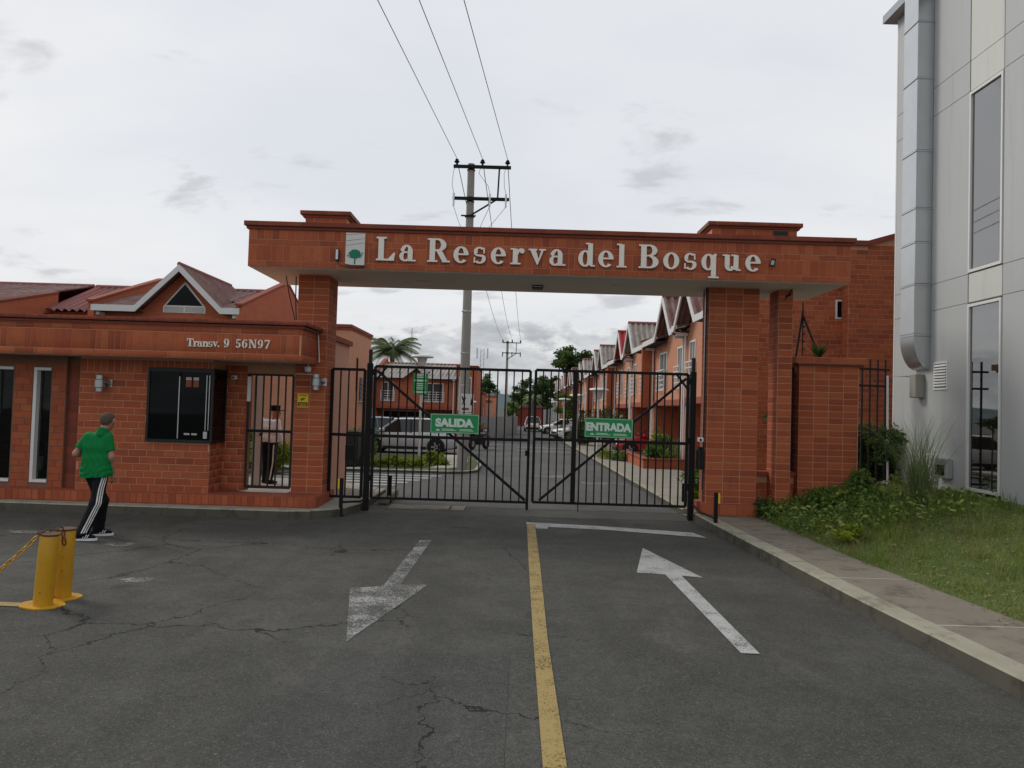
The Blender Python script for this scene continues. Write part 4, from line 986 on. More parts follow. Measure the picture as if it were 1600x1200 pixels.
# short stop posts with reflector, low guard rails
def stop_post(x, y, h, lb, refl=None):
    t = thing('stop_post', lb, 'post', (x, y, gz(y)))
    MB().box(-.028, .028, -.028, .028, 0, h).build('shaft', 'iron', t, False, True)
    MB().box(-.06, .06, -.06, .06, 0, .012).build('foot', 'iron', t, False, True)
    if refl: MB().box(*refl, -.02, .02, h-.18, h-.01).build('reflector', 'sign_yellow', t, False, True)
stop_post(-2.98, 12.95, .66, 'short black post with yellow reflector on the kerb before the fence panel', (-.06, -.029))
stop_post(3.42, 12.45, .66, 'short black post with yellow reflector beside the broad brick pillar', (.029, .065))
stop_post(-2.45, 14.9, .55, 'short black post just inside the gate beside the low brick kerb')
stop_post(3.62, 15.7, .50, 'short black post on the pavement just inside the ENTRADA leaf')
m = MB(); m.tube([(-2.98, 12.95, .24), (-2.72, 13.3, .22), (-2.68, 13.6, .22)], .02, 6); top(m, 'guard_rail', 'iron', 'low black rail from the kerb post to the left gate post', 'rail', smooth=True)
m = MB(); m.tube([(3.42, 12.5, .22), (3.36, 13.3, .22), (3.32, 13.62, .30)], .02, 6); top(m, 'guard_rail', 'iron', 'low black rail beside the step of the broad pillar', 'rail', smooth=True)
m = MB(); m.cbox(-2.62, -2.44, 14.6, 16.0, 0, .15, .02); top(m, 'brick_kerb_block', 'slab', 'low brick kerb block lying just inside the SALIDA leaf', 'kerb block')
m = MB(); m.box(-2.35, -1.2, 14.05, 14.6, -.002, .012).box(-1.15, -.9, 14.05, 14.6, -.002, .013); top(m, 'drain_cover', 'slab', 'pale concrete drain cover under the SALIDA leaf', 'drain cover')
q = atY(1096, 687, 13.4); cctv((q.x-.02, 13.44, q.z), 'small white camera on a bracket at the left edge of the broad pillar', .8)
m = MB(); m.box(3.38, 3.50, 13.55, 13.72, .95, 1.30).box(3.40, 3.50, 13.6, 13.70, 1.30, 1.36); top(m, 'gate_motor', 'black', 'black gate operator box beside the broad brick pillar', 'gate motor')
for (x, ya, yb, z0_, z1_, lb) in ((3.455, 13.50, 13.50, .6, 4.28, 'thin dark pipe up the inner edge of the broad pillar'), (3.475, 13.62, 13.62, .4, 4.28, 'thin pale pipe up the inner edge of the broad pillar')):
    m = MB().tube([(x, ya, z0_), (x, yb, z1_)], .014, 6); top(m, 'pipe', 'cable' if 'dark' in lb else 'lamp_metal', lb, 'pipe', smooth=True)

# ================================================================== right of the gate
P3 = pillar('fence_pillar', 'square brick fence pillar with brick cap, planted agave and wire frame on top', 5.28, 6.38, 13.75, 14.16, .30, 2.92, 3, .26, side='L', bond='stack')
m = MB(); m.box(5.24, 6.42, 13.71, 14.20, 2.921, 2.955); m.build('cap_lip', 'brick_dark', P3)
m = MB(); m.box(5.18, 6.48, 13.65, 14.26, 2.966, 3.08).box(5.23, 6.43, 13.70, 14.21, 2.955, 2.966); cc = m.build('cap', 'mortar', P3)
lay(cc, (5.18, 13.65, 0), 0, (0, 1.30), (2.97, 3.078), .32, .10, 'stack', 'brick', .008)
lw = MB().box(4.41, 5.28, 13.93, 14.08, .2, .86); t = top(lw, 'low_wall', 'mortar', 'low brick wall between the slim column and the fence pillar', 'wall')
lay(t, (4.41, 13.93, 0), 0, (0, .87), (.2, .72), .29, .11, 'run', 'brick', .01)
MB().box(4.41, 5.28, 13.86, 14.1, .861, .93).build('coping', 'brick_dark', t)
ip = thing('gap_sheet', 'black sheet with iron bars in the gap beside the slim column', 'gate', (5.15, 14.0, .93))
MB().box(5.045, 5.27, 13.99, 14.02, .935, 2.9).build('sheet', 'black', ip)  # plain black sheet filling the gap behind the bars
for x in (5.06, 5.14): MB().bar((x, 13.96, .935), (x, 13.96, 3.75), .03).build('bar', 'iron', ip)
for k in range(8): z = 2.2+k*.2; MB().tube([(5.14, 13.95, z), (5.17, 13.93, z), (5.19, 13.93, z+.02)], .008, 5).build('insulator', 'iron', ip)
# electric fence frame and agave on the cap
a0, a1, ap = atY(1243, 560, 13.95), atY(1281, 548, 13.95), atY(1255, 485, 13.95)
t = thing('wire_frame', 'dark triangular electric fence frame on the fence pillar cap', 'fence frame', (ap.x, 13.95, 3.08))
MB().tube([(a0.x, 13.95, 3.08), (ap.x, 13.95, ap.z)], .02, 6).build('strut', 'rust_iron', t); MB().tube([(a1.x, 13.95, 3.08), (ap.x, 13.95, ap.z-.1)], .02, 6).build('strut', 'rust_iron', t); MB().tube([(ap.x, 13.96, 3.08), (ap.x, 13.96, ap.z+.16)], .012, 6).build('mast', 'rust_iron', t)
for k in range(5): MB().tube([(ap.x-.01, 13.93, 3.25+.14*k), (ap.x+.03, 13.92, 3.25+.14*k)], .016, 6).build('insulator', 'cable', t)
def agave(c, n, L, w, label, mat='leaf_dark'):
    t = thing('agave', label, 'plant', c)
    for k in range(n):
        th = 2*math.pi*k/n*1.0+random.uniform(-.2, .2); el = random.uniform(.35, 1.35); l = L*random.uniform(.75, 1.1); d = Vector((math.cos(th)*math.cos(el), math.sin(th)*math.cos(el), math.sin(el))); s_ = Vector((-math.sin(th), math.cos(th), 0)); u = d.cross(s_)
        mb = MB(); p = [(0, .35), (.3, .5), (.65, .35), (1, .02)]; rows = [(d*l*t_+u*(-.10*l*t_*t_)) for t_, _ in p]
        for i in range(3):
            for sg in (1, -1): mb.quad(rows[i], rows[i]+s_*sg*w*p[i][1]-u*.006, rows[i+1]+s_*sg*w*p[i+1][1]-u*.006, rows[i+1])
        o = mb.build('leaf', mat, t, False, True)
        at = o.data.attributes.new('rnd', 'FLOAT', 'POINT'); at.data.foreach_set('value', [random.random()]*len(o.data.vertices))
q = atY(1279, 558, 13.95); agave((q.x, 13.95, 3.08), 20, .36, .07, 'small spiky dark green agave growing on the fence pillar cap')
# iron fence, shade plants and white pipe between fence pillar and grey building
fn = thing('iron_fence', 'tall black iron bar fence between the fence pillar and the grey building', 'fence', (7.2, 14.6, .6))
for zz in (2.62, 2.95): bar_obj(fn, (6.38, 14.5, zz), (7.44, 14.73, zz), .04, 'rail', 'rust_iron')
bar_obj(fn, (6.38, 14.5, .75), (7.44, 14.73, .75), .04, 'rail', 'rust_iron')
for k in range(6): x = 6.5+k*.17; y = 14.5+(x-6.38)*.22; bar_obj(fn, (x, y, .5), (x, y, 3.15), .03, 'bar', 'rust_iron')
m = MB(); a = atY(1383, 588, 14.6); m.tube([(8.0, 14.7, a.z+.02), (a.x, 14.5, a.z), (a.x+.03, 14.5, .62), (7.9, 14.2, .62)], .022, 8); top(m, 'pipe', 'white_paint', 'thin white water pipe rising beside the corner of the grey building', 'pipe', smooth=True)

# ================================================================== brick house wall behind (near end of the row)
NW = thing('brick_house_wing', 'tall brick house wing with sloping coping rising beside the grey building', 'house', (10, 20, 0))
nx0 = 8.07; Yn = 18.0
a = atY(1340, 384, Yn).z; b_ = atY(1395, 372, Yn).z
m = MB(); m.prism([(nx0, -.1), (13, -.1), (13, b_+.5), (9.4, b_+.06), (8.5, a), (nx0, a)], 'y', Yn, 18.355); nw = m.build('wall', 'mortar', NW)
lay(nw, (nx0, Yn, 0), 0, (0, 1.35), (.9, a-.1), .30, .108, 'run', 'brick', .013)
m = MB(); m.box(8.07, 13, 18.355, 22, -.1, a-.3) if False else None; m.prism([(nx0-.08, a), (8.5, a), (9.4, b_+.06), (13, b_+.5), (13, b_+.62), (9.4, b_+.18), (8.5, a+.12), (nx0-.08, a+.12)], 'y', Yn-.07, 20.6); m.build('coping', 'brick_dark', NW)
lay(nw, (nx0+.45, Yn, 0), 0, (0, .9), (a-.1, a+.02), .30, .108, 'run', 'brick', .013)
lay(nw, (nx0, 18.355, 0), -90, (0, .355), (.9, a-.1), .30, .108, 'run', 'brick', .013)

# ================================================================== grey office building
GB = thing('office_building', 'tall pale grey panelled building with narrow windows and a steel duct', 'building', (9.5, 10, .5))
X0 = 7.8; zr = [.72, 4.03, 4.53, 7.74, 8.28, 10.35]; yw = (11.88, 12.80); ysp = [4.0, 6.4, 8.8, 11.88]
gap = .003
for a, b in zip(zr[:-1], zr[1:]):
    for (c, d) in ((12.80, 15.25), (5.0, 11.88)): MB().cbox(X0, X0+.06, c+gap, d-gap, a+gap, b-gap, .004).build('panel', 'grey_panel', GB)
for (a, b) in ((4.03, 4.53), (7.74, 8.28), (8.28, 10.35)): MB().cbox(X0+.004, X0+.06, 11.90, 12.78, a+gap, b-gap, .004).build('panel', 'grey_panel_light', GB)
m = MB(); m.box(X0+.061, X0+.2, 12.80, 15.24, .3, 10.35).box(X0+.061, X0+.2, 5, 11.88, .3, 10.35).box(X0+.061, X0+.2, 11.88, 12.80, 4.03, 4.53).box(X0+.061, X0+.2, 11.88, 12.8, 7.74, 10.35).box(X0+.061, X0+.2, 11.88, 12.8, .3, .74)
m.box(X0+.2, 14, 15.0, 15.24, .3, 10.35).box(13.8, 14, 5, 15.0, .3, 10.35).box(X0+.2, 14, 5, 5.2, .3, 10.35); m.build('wall', 'grey_panel', GB)
m = MB(); m.box(X0+.2, 13.8, 5.2, 15, 4.1, 4.4).box(X0+.2, 13.8, 5.2, 15, .3, .6).box(X0+.2, 13.8, 5.2, 15, 7.8, 8.1); m.build('floor_slab', 'concrete', GB)
m = MB(); m.box(X0-.22, 14.2, 4.8, 15.50, 10.352, 10.52); m.build('roof_slab', 'metal_fence', GB)
m = MB(); m.box(X0-.03, X0+.06, 5, 15.26, .3, .716); m.build('plinth', 'concrete', GB)
m = MB(); m.box(X0+.0, X0+.2, 15.255, 15.30, .4, 10.35); m.build('corner_trim', 'fascia_white', GB)
for (za, zb) in ((.80, 4.0), (4.55, 7.72)):
    f = MB(); f.box(X0-.015, X0+.07, 12.745, 12.785, za, zb).box(X0-.015, X0+.07, 11.90, 11.94, za, zb).box(X0-.015, X0+.07, 11.94, 12.745, zb-.05, zb).box(X0-.015, X0+.07, 11.94, 12.745, za, za+.05)
    wf = f.build('window_frame', 'white_paint', GB); MB().box(X0+.02, X0+.028, 11.94, 12.745, za+.05, zb-.05).build('pane', 'glass_office', wf)
# duct in sheet sections with flanges, curved bottom
zsec = [3.55, 4.55, 5.35, 6.0, 7.1, 8.5, 9.6, 10.9]
for k, (a, b) in enumerate(zip(zsec[:-1], zsec[1:])): MB().cbox(7.48, 7.795, 13.92, 14.42, a+.004, b-.004, .006).build('duct_section', 'galv', GB)
for z in (3.6, 4.52, 5.32, 5.97, 7.07, 8.47, 9.57): MB().box(7.465, 7.80, 13.905, 14.435, z, z+.025).build('duct_flange', 'aluminium', GB)
pr = [(7.795, 3.55)]+[(7.795-.315*math.cos(R(t_))*1.0 if False else 7.48+.315*(1-math.cos(R(t_))), 3.55-.62*math.sin(R(t_))) for t_ in range(0, 91, 10)]
MB().prism(pr, 'y', 13.92, 14.42).build('duct_elbow', 'galv', GB, True)
MB().cbox(7.62, 7.795, 14.10, 14.32, 2.40, 2.85, .012).build('meter_box', 'concrete', GB)
v = MB(); v.box(7.785, 7.80, 13.36, 13.80, 2.54, 2.58).box(7.785, 7.80, 13.36, 13.80, 3.02, 3.06).box(7.785, 7.80, 13.36, 13.39, 2.58, 3.02).box(7.785, 7.80, 13.77, 13.80, 2.58, 3.02); vf = v.build('vent', 'white_paint', GB)
MB().box(7.793, 7.798, 13.39, 13.77, 2.58, 3.02).build('vent_back', 'black', vf)
for k in range(8): z = 2.60+k*.052; MB().prism([(7.772, z), (7.792, z+.035), (7.792, z+.042), (7.770, z+.007)], 'y', 13.39, 13.77).build('slat', 'white_paint', vf)
a, b = atX(1443, 708, 7.74), atX(1459, 755, 7.74); MB().cbox(7.70, 7.795, b.y, a.y, .85, a.z, .01).build('meter_box', 'white_paint', GB)
a, b = atX(1466, 715, 7.74), atX(1484, 752, 7.74); mbx = MB().cbox(7.68, 7.795, b.y, a.y, .95, a.z, .01).build('meter_box', 'aluminium', GB); MB().box(7.672, 7.679, b.y+.08, a.y-.02, 1.0, a.z-.12).build('meter_window', 'glass_dark', mbx)
# pot plant and shelf seen through the office glass
t = thing('potted_plant', 'yellow pot with green plant behind the tall office window', 'plant', (8.35, 13.25, .6)); MB().lathe([(.02, .0), (.02, .55), (.15, .56), (.21, .95), (.19, .95)], (0, 0, 0), 18).build('pot', 'bollard_yellow', t, True, True)
V, F, A = leaves(clump_pts((0, 0, 1.1), (.22, .22, .22), 90, .2), .22, .4, .2, .5); link('foliage', np_mesh('foliage', V, F, A), 'leaf_mid', t)
t = thing('office_cabinet', 'pale cabinet standing inside the office window', 'cabinet', (9.2, 12.3, .6)); MB().cbox(-.3, .3, -.9, .9, 0, 2.1, .01).build('carcass', 'curtain', t, False, True); MB().box(-.31, -.302, -.02, .02, .1, 2.0).build('door_gap', 'black', t, False, True)

# ================================================================== houses
def corrugated(mb, p00, p10, p01, pitch=.27, amp=.05, th=.0):
    """sheet from p00; u along the eave (p10), v up the slope (p01); corrugations run up the slope"""
    p00, p10, p01 = Vector(p00), Vector(p10), Vector(p01); U = p10-p00; L = U.length; n = max(4, int(L/pitch)*6); nn = U.cross(p01-p00).normalized()
    if nn.z < 0: nn = -nn
    i0 = len(mb.v)
    for k in range(n+1):
        t = k/n; h = nn*amp*math.sin(2*math.pi*t*L/pitch); mb.v += [tuple(p00+U*t+h), tuple(p01+U*t+h)]
    for k in range(n): mb.f.append((i0+2*k, i0+2*k+2, i0+2*k+3, i0+2*k+1))
def tri_clip_sheet(mb, a, b, c, d, pitch=.27, amp=.05):
    """corrugated quad a-b (ridge) / d-c (valley); corrugations run from a-b line to d-c line"""
    a, b, c, d = map(Vector, (a, b, c, d)); n = max(4, int((b-a).length/pitch)*6); nn = (b-a).cross(d-a).normalized()
    if nn.z < 0: nn = -nn
    i0 = len(mb.v)
    for k in range(n+1):
        t = k/n; h = nn*amp*math.sin(2*math.pi*t*(b-a).length/pitch); mb.v += [tuple(a.lerp(b, t)+h), tuple(d.lerp(c, t)+h)]
    for k in range(n): mb.f.append((i0+2*k, i0+2*k+2, i0+2*k+3, i0+2*k+1))
def house(label, loc, rz, group, xg=2.9, W=6.0, wall='house_brick', roof='roof_grey', gable_roof='roof_grey', party=(1, 1), triwin=False, detail=2, D=8.0, wallside=None, gable=True, hw=1.4, zp=6.45, yr=4.2, pclip=None):
    """local frame: x along the front, front face at y=0 looking to -y, ground z=0"""
    t = thing('row_house', label, 'house', loc, rz, group); ze = 5.05; zr_ = 6.35
    B = lambda mb, n, m_, p=None, sm=False: mb.build(n, m_, p or t, sm, True)
    WX = [(W*.3, W*.7)] if W < 4 else [(.55, 1.35), (3.3, min(4.7, W-.35))] if xg < 3 else [(1.3, 2.7), (4.65, 5.45)]
    g0 = (.4, W-.4) if W < 4 else (.5, 3.3) if xg < 3 else (2.7, 5.5)
    u = MB(); segs_wall(u, 0, W, 0, .2, 2.45, ze, [(a, b, 3.05, 4.55) for a, b in WX]); 
    if gable: u.prism([(xg-hw, ze), (xg+hw, ze), (xg, zp-.05)], 'y', .0, .2)
    B(u, 'front_wall', wall)
    u = MB(); u.box(0, .2, .2, D, 0, ze).box(W-.2, W, .2, D, 0, ze).box(.2, W-.2, D-.2, D, 0, ze); u.box(.2, W-.2, .2, D-.2, 2.36, 2.45); B(u, 'side_wall', wallside or wall)
    u = MB(); u.box(-.0, W, -.06, -.001, 2.40, 2.62); B(u, 'floor_band', wall if detail < 2 else 'terracotta')
    u = MB(); segs_wall(u, .2, W-.2, 1.3, 1.5, 0, 2.36, [(g0[0], g0[1], 0, 2.15)]); B(u, 'lower_wall', wall)
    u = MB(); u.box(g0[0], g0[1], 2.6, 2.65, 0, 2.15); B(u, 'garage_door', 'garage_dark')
    u = MB(); u.box(g0[0]-.06, g0[0], 1.27, 1.35, 0, 2.2).box(g0[1], g0[1]+.06, 1.27, 1.35, 0, 2.2).box(g0[0]-.06, g0[1]+.06, 1.27, 1.35, 2.2, 2.26); B(u, 'garage_frame', 'white_paint')
    xd = 4.2 if xg < 3 else 1.0; u = MB(); u.box(xd, xd+.85, 1.27, 1.299, 0, 2.05); dr = B(u, 'door', 'wood_door'); u = MB(); u.box(xd+.70, xd+.76, 1.23, 1.269, .95, 1.05); B(u, 'handle', 'aluminium', dr)
    for sx in (0.0, W-.18): u = MB(); u.box(sx+.0, sx+.18, 0.0, .18, 0, 2.399); B(u, 'pier', wall)
    for a, b in WX:
        f = MB(); f.box(a, a+.06, -.03, .1, 3.05, 4.55).box(b-.06, b, -.03, .1, 3.05, 4.55).box(a+.06, b-.06, -.03, .1, 4.49, 4.55).box(a+.06, b-.06, -.03, .1, 3.05, 3.11).box((a+b)/2-.02, (a+b)/2+.02, -.02, .1, 3.11, 4.49); wf = B(f, 'window_frame', 'white_paint')
        p = MB(); p.box(a+.06, b-.06, .05, .06, 3.11, 4.49); B(p, 'pane', 'glass_house', wf)
        if detail: p = MB(); p.box(a+.1, a+.1+(b-a)*.3, .07, .08, 3.15, 4.45).box(b-.1-(b-a)*.25, b-.1, .07, .08, 3.15, 4.45); B(p, 'curtain', 'curtain', wf)
        gr = MB(); y = -.16
        for k in range(5): z = 3.0+k*.20; gr.box(a-.08, b+.08, y, y+.02, z, z+.035)
        n = max(2, int((b-a)/.45))
        for k in range(n+1): x = a-.08+(b-a+.16-.03)*k/n; gr.box(x, x+.03, y+.02, y+.04, 3.0, 3.84)
        for k in range(5): gr.box(a-.08, a-.055, y+.04, 0, 3.0+k*.2, 3.03+k*.2).box(b+.055, b+.08, y+.04, 0, 3.0+k*.2, 3.03+k*.2)
        B(gr, 'window_grille', 'grille_white')
    if triwin:
        x0, x1 = xg-.72, xg+.72; f = MB(); f.prism([(x0, 4.95), (x1, 4.95), (x1, 5.15), (xg, 6.02), (x0, 5.15)], 'y', -.03, -.004); B(f, 'gable_window_frame', 'white_paint')
        f = MB(); f.prism([(x0+.10, 5.20), (x1-.10, 5.20), (xg, 5.92)], 'y', -.045, -.031); B(f, 'gable_pane', 'glass_dark')
        for a, b in ((x0+.05, xg-.03), (xg+.03, x1-.05)): f = MB(); f.box(a, b, -.045, -.031, 4.98, 5.15); B(f, 'gable_pane', 'curtain')
    # roofs: main slope in two sheets beside the gable, back slope, gable roof
    yo = -.42; zv = ze+.02; sl = (zr_-zv)/(yr-yo)
    if not gable: m_ = MB(); corrugated(m_, (xg-hw+.1, yo, zv), (xg+hw-.1, yo, zv), (xg-hw+.1, yr, zr_)); B(m_, 'roof', roof)
    m_ = MB(); corrugated(m_, (.0, yo, zv), (xg-hw+.1, yo, zv), (.0, yr, zr_)); B(m_, 'roof', roof)
    m_ = MB(); corrugated(m_, (xg+hw-.1, yo, zv), (W, yo, zv), (xg+hw-.1, yr, zr_)); B(m_, 'roof', roof)
    if gable: m_ = MB(); corrugated(m_, (xg-hw+.1, yo+1.6, zv+1.6*sl), (xg+hw-.1, yo+1.6, zv+1.6*sl), (xg-hw+.1, yr, zr_)); B(m_, 'roof', roof)
    m_ = MB(); corrugated(m_, (0, D+.3, zv), (W, D+.3, zv), (0, yr, zr_)); B(m_, 'back_roof', roof)
    ridge = MB().tube([(0, yr, zr_+.02), (W, yr, zr_+.02)], .09, 8); B(ridge, 'ridge_cap', 'roof_red', None, True)
    yb = yo+(zp-zv)/sl
    for s_ in (-1, 1) if gable else ():
        m_ = MB(); ex = xg+s_*(hw+.05); yv = yo+.05
        tri_clip_sheet(m_, (xg, yo-.1, zp+.05), (xg, yr-.1, zp+.05), (ex, yr-.4, zv+.03), (ex, yo-.1, zv+.03)); B(m_, 'gable_roof', gable_roof)
    if gable: ridge = MB().tube([(xg, yo-.12, zp+.07), (xg, yr-.3, zp+.07)], .08, 8); B(ridge, 'ridge_cap', 'roof_red' if gable_roof != 'roof_bright_red' else gable_roof, None, True)
    # white barge boards and flat fascia, soffit
    th = .2; fb = MB()
    if not gable: fb.box(0, W, yo-.14, yo-.09, zv-.18, zv+.03)
    else: fb.prism([(0, zv-.18), (xg-hw-.02, zv-.18), (xg, zp-.17), (xg+hw+.02, zv-.18), (W, zv-.18), (W, zv+.03), (xg+hw-.02+.06, zv+.03), (xg, zp+.06), (xg-hw+.02-.06, zv+.03), (0, zv+.03)], 'y', yo-.14, yo-.09); B(fb, 'barge_board', 'fascia_white')
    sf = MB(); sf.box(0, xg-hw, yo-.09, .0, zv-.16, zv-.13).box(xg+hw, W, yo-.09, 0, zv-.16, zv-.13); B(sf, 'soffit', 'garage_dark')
    for x in (.12, W-.2): p = MB(); p.tube([(x, -.08, zv-.17), (x, -.08, .1)], .035, 8); p.box(x-.08, x+.08, -.42, -.02, zv-.30, zv-.19); B(p, 'downpipe', 'white_paint')
    for k, x in ((0, -.10), (1, W-.10)):
        if party[k] and pclip: p = MB(); p.prism([(-.55, 2.4), (-.55, ze-.10), (pclip, ze+.66), (pclip, 0), (.9, 0), (.9, 2.4)], 'x', x, x+.20); B(p, 'party_wall', wall); p = MB(); p.prism([(-.62, ze-.099), (pclip, ze+.661), (pclip, ze+.74), (-.62, ze-.02)], 'x', x-.03, x+.23); B(p, 'party_coping', 'brick_dark')
        elif party[k]: p = MB(); p.prism([(-.55, 2.4), (-.55, ze+.12), (yr, zr_+.35), (D, ze+.12), (D, 0), (.9, 0), (.9, 2.4)], 'x', x, x+.20); B(p, 'party_wall', wallside or wall); p = MB(); p.prism([(-.62, ze+.121), (yr, zr_+.351), (D, ze+.121), (D, ze+.20), (yr, zr_+.43), (-.62, ze+.20)], 'x', x-.03, x+.23); B(p, 'party_coping', 'brick_dark')
    return t
# row along the right side of the street, facing it: pairs of mirrored houses (gables close together)
RX = 6.0; right = 'houses in the row along the right side of the street'
tint = ['house_brick_pale', 'house_brick', 'house_brick_pale', 'house_brick']
ords = ['first', 'second', 'third', 'fourth', 'fifth', 'sixth', 'seventh', 'eighth', 'ninth', 'tenth', 'eleventh', 'twelfth', 'thirteenth', 'fourteenth']
groofs = ['roof_maroon', 'roof_maroon', 'roof_grey', 'roof_bright_red', 'roof_grey', 'roof_grey', 'roof_grey', 'roof_grey', 'roof_maroon', 'roof_maroon', 'roof_red', 'roof_grey', 'roof_grey', 'roof_red']
for k in range(14):
    ye = 26.0+6*k; first = (k % 2 == 0)
    xg = 1.75 if first else 4.15           # local x measured from the far end towards the camera
    lb = f'{ords[k]} gabled brick house from the gate in the right-hand row' + (', with bright red gable roof' if groofs[k] == 'roof_bright_red' else '')
    house(lb, (RX, ye, gz(ye)), R(-90), right, xg=xg, party=((0, 1) if first else (0, 0)), wall='house_brick_pale', wallside='house_brick', gable_roof=groofs[k], detail=2 if k < 5 else 0)  # fronts paler than side walls: their sunlit look is in the colour
# side wall of the nearest right house gets single bricks and a window
S1 = thing('brick_side_wall', "brick end wall of the right row, with a narrow window beside the entrance beam", 'wall', (7.5, 19.9, -.06))
m = MB(); m.prism([(5.985, -.1), (8.066, -.1), (8.066, 6.3), (5.985, 5.9)], 'y', 18.36, 19.88); sw = m.build('wall', 'mortar', S1)
wq0, wq1 = atY(1307, 468, 18.3), atY(1316, 498, 18.3)
hx = (wq0.x-5.985, wq1.x-5.985+.02, wq1.z, wq0.z)
lay(sw, (5.985, 18.36, 0), 0, (0, 2.08), (.3, 5.7), .30, .108, 'run', 'brick', .013, [hx])
f = MB(); f.box(wq0.x, wq1.x, 18.33, 18.37, wq1.z, wq0.z); wf = f.build('window_frame', 'white_paint', S1); MB().box(wq0.x+.04, wq1.x-.01, 18.318, 18.329, wq1.z+.04, wq0.z-.04).build('pane', 'glass_dark', wf)
# left: gabled houses behind the guardhouse, facing us
left = 'gabled houses behind the guardhouse'
x9 = atY(375, 480, 24.5).x
house('brick house with a white gable and triangular attic window above the guardhouse canopy', (x9-4.95, 25, gz(25)), 0, left, xg=2.88, W=4.95, triwin=True, roof='roof_maroon', gable_roof='roof_maroon', party=(1, 1))
house('narrow brick house with white gutter set back left of the attic-window house', (-16.75, 26.5, gz(26)), 0, left, xg=1.4, W=2.75, roof='roof_red', party=(0, 0), gable=False, yr=2.7)
house('brick house with long sloped side wall above the far end of the canopy', (-21.85, 24.3, gz(24)), 0, left, xg=2.6, W=5.0, roof='roof_maroon', party=(0, 1), gable=False, yr=4.9, pclip=2.5)
# flat-roofed wing right of them (walls' sunlit brightness put into their pale colour, bands, small grille)
FW = thing('flat_roofed_house', 'flat-roofed brick house wing with pale side wall and white window grille', 'house', (-7.2, 27, gz(27)))
zt = atY(545, 507, 25.5).z; xr = atY(545, 600, 25.5).x
m = MB(); m.box(xr-3.4, xr-.02, 25.5, 29.2, -.2, zt-.1); m.build('wall', 'house_brick_pale', FW); m = MB(); m.box(xr-.019, xr, 25.5, 29.2, -.2, zt-.1); m.build('side_wall', 'house_brick_pale', FW)
m = MB(); m.box(xr-3.45, xr+.05, 25.42, 29.3, zt-.099, zt).box(xr-3.42, xr+.03, 25.45, 29.27, zt-.18, zt-.13); m.build('coping', 'brick_dark', FW)
gq = MB()
for k in range(6): gq.box(xr+.12, xr+.15, 27.2, 28.3, 2.0+k*.16, 2.03+k*.16)
for k in range(4): gq.box(xr+.15, xr+.17, 27.2+k*.355, 27.23+k*.355, 2.0, 2.84)
gq.box(xr+.001, xr+.12, 27.2, 27.23, 2.0, 2.03).box(xr+.001, xr+.12, 28.27, 28.3, 2.8, 2.83); gq.build('window_grille', 'grille_white', FW); MB().box(xr+.001, xr+.03, 27.25, 28.25, 2.0, 2.9).build('pane', 'glass_house', FW)
MB().box(xr+.001, xr+.03, 26.6, 26.75, 2.4, 3.6).box(xr+.031, xr+.05, 26.64, 26.71, 2.45, 3.55).build('narrow_window', 'rust_iron', FW)
# house block across the side road
H2 = (-9.55, 50, gz(50))
house('brick house with grey corrugated roof and small gable across the side road', H2, 0, None, xg=2.9, W=5.6, roof='roof_grey', gable_roof='roof_grey', party=(1, 0), D=7, hw=.85, zp=5.9).scale = (1, 1, .83)
FB = thing('corner_house', 'brick corner house with tall white window behind the concrete pole', 'house', (-3.2, 52, gz(50)))
m = MB(); m.box(-3.94, -2.60, 49.9, 56, -.5, 4.55); m.build('wall', 'house_brick', FB)
m = MB(); m.box(-4.0, -2.52, 49.82, 56.1, 4.551, 4.68); m.build('coping', 'brick_dark', FB)
f = MB(); f.box(-3.80, -2.95, 49.84, 49.898, 1.6, 3.9); wf = f.build('window_frame', 'white_paint', FB)
for a, b in ((-3.74, -3.40), (-3.36, -3.01)): MB().box(a, b, 49.82, 49.839, 1.68, 3.82).build('pane', 'glass_house', wf)
gq = MB(); [gq.box(-3.82, -2.93, 49.72, 49.75, 1.65+k*.17, 1.69+k*.17) for k in range(6)]; [gq.box(-3.82+k*.43, -3.79+k*.43, 49.751, 49.77, 1.65, 2.54) for k in range(3)]; gq.build('window_grille', 'grille_white', FB)
MB().box(-3.9, -2.7, 49.6, 49.898, .0, .9).build('planter', 'terracotta', FB)
for k, (ya, h_, lb) in enumerate(((60, 3.4, 'low brick house with grey door panel on the left of the street behind the pole'), (69, 2.9, 'pale rendered house on the left of the street beyond the metal hoarding'), (80, 3.6, 'far brick house on the left of the street'))):
    t = thing('street_house', lb, 'house', (-5, ya, gz(ya))); z = gz(ya); mm = ('house_brick', 'render_pink', 'house_brick_pale')[k]
    MB().box(-8, -2.5+.25*k, ya-3, ya+4, z-.3, z+h_).build('wall', mm, t); MB().box(-8.1, -2.42+.25*k, ya-3.1, ya+4.1, z+h_, z+h_+.14).build('coping', 'brick_dark', t)
    MB().box(-2.5+.25*k+.001, -2.47+.25*k, ya-1.5, ya+.2, z+.1, z+2.3).build('door', 'metal_fence', t); MB().box(-3.6, -2.9, ya-3.03, ya-3.001, z+.9, z+2.1).build('window', 'glass_house', t)
RW = thing('red_wall_house', 'dark red brick building closing the end of the street beneath the trees', 'building', (2, 118, gz(118)))
MB().box(.2, 4.6, 117, 125, -1.4, 1.9).build('wall', 'house_brick_red', RW); m = MB(); m.prism([(.0, 1.9), (4.8, 1.9), (4.8, 2.1), (2.4, 2.5), (.0, 2.1)], 'y', 116.8, 125.2); m.build('roof', 'roof_maroon', RW)
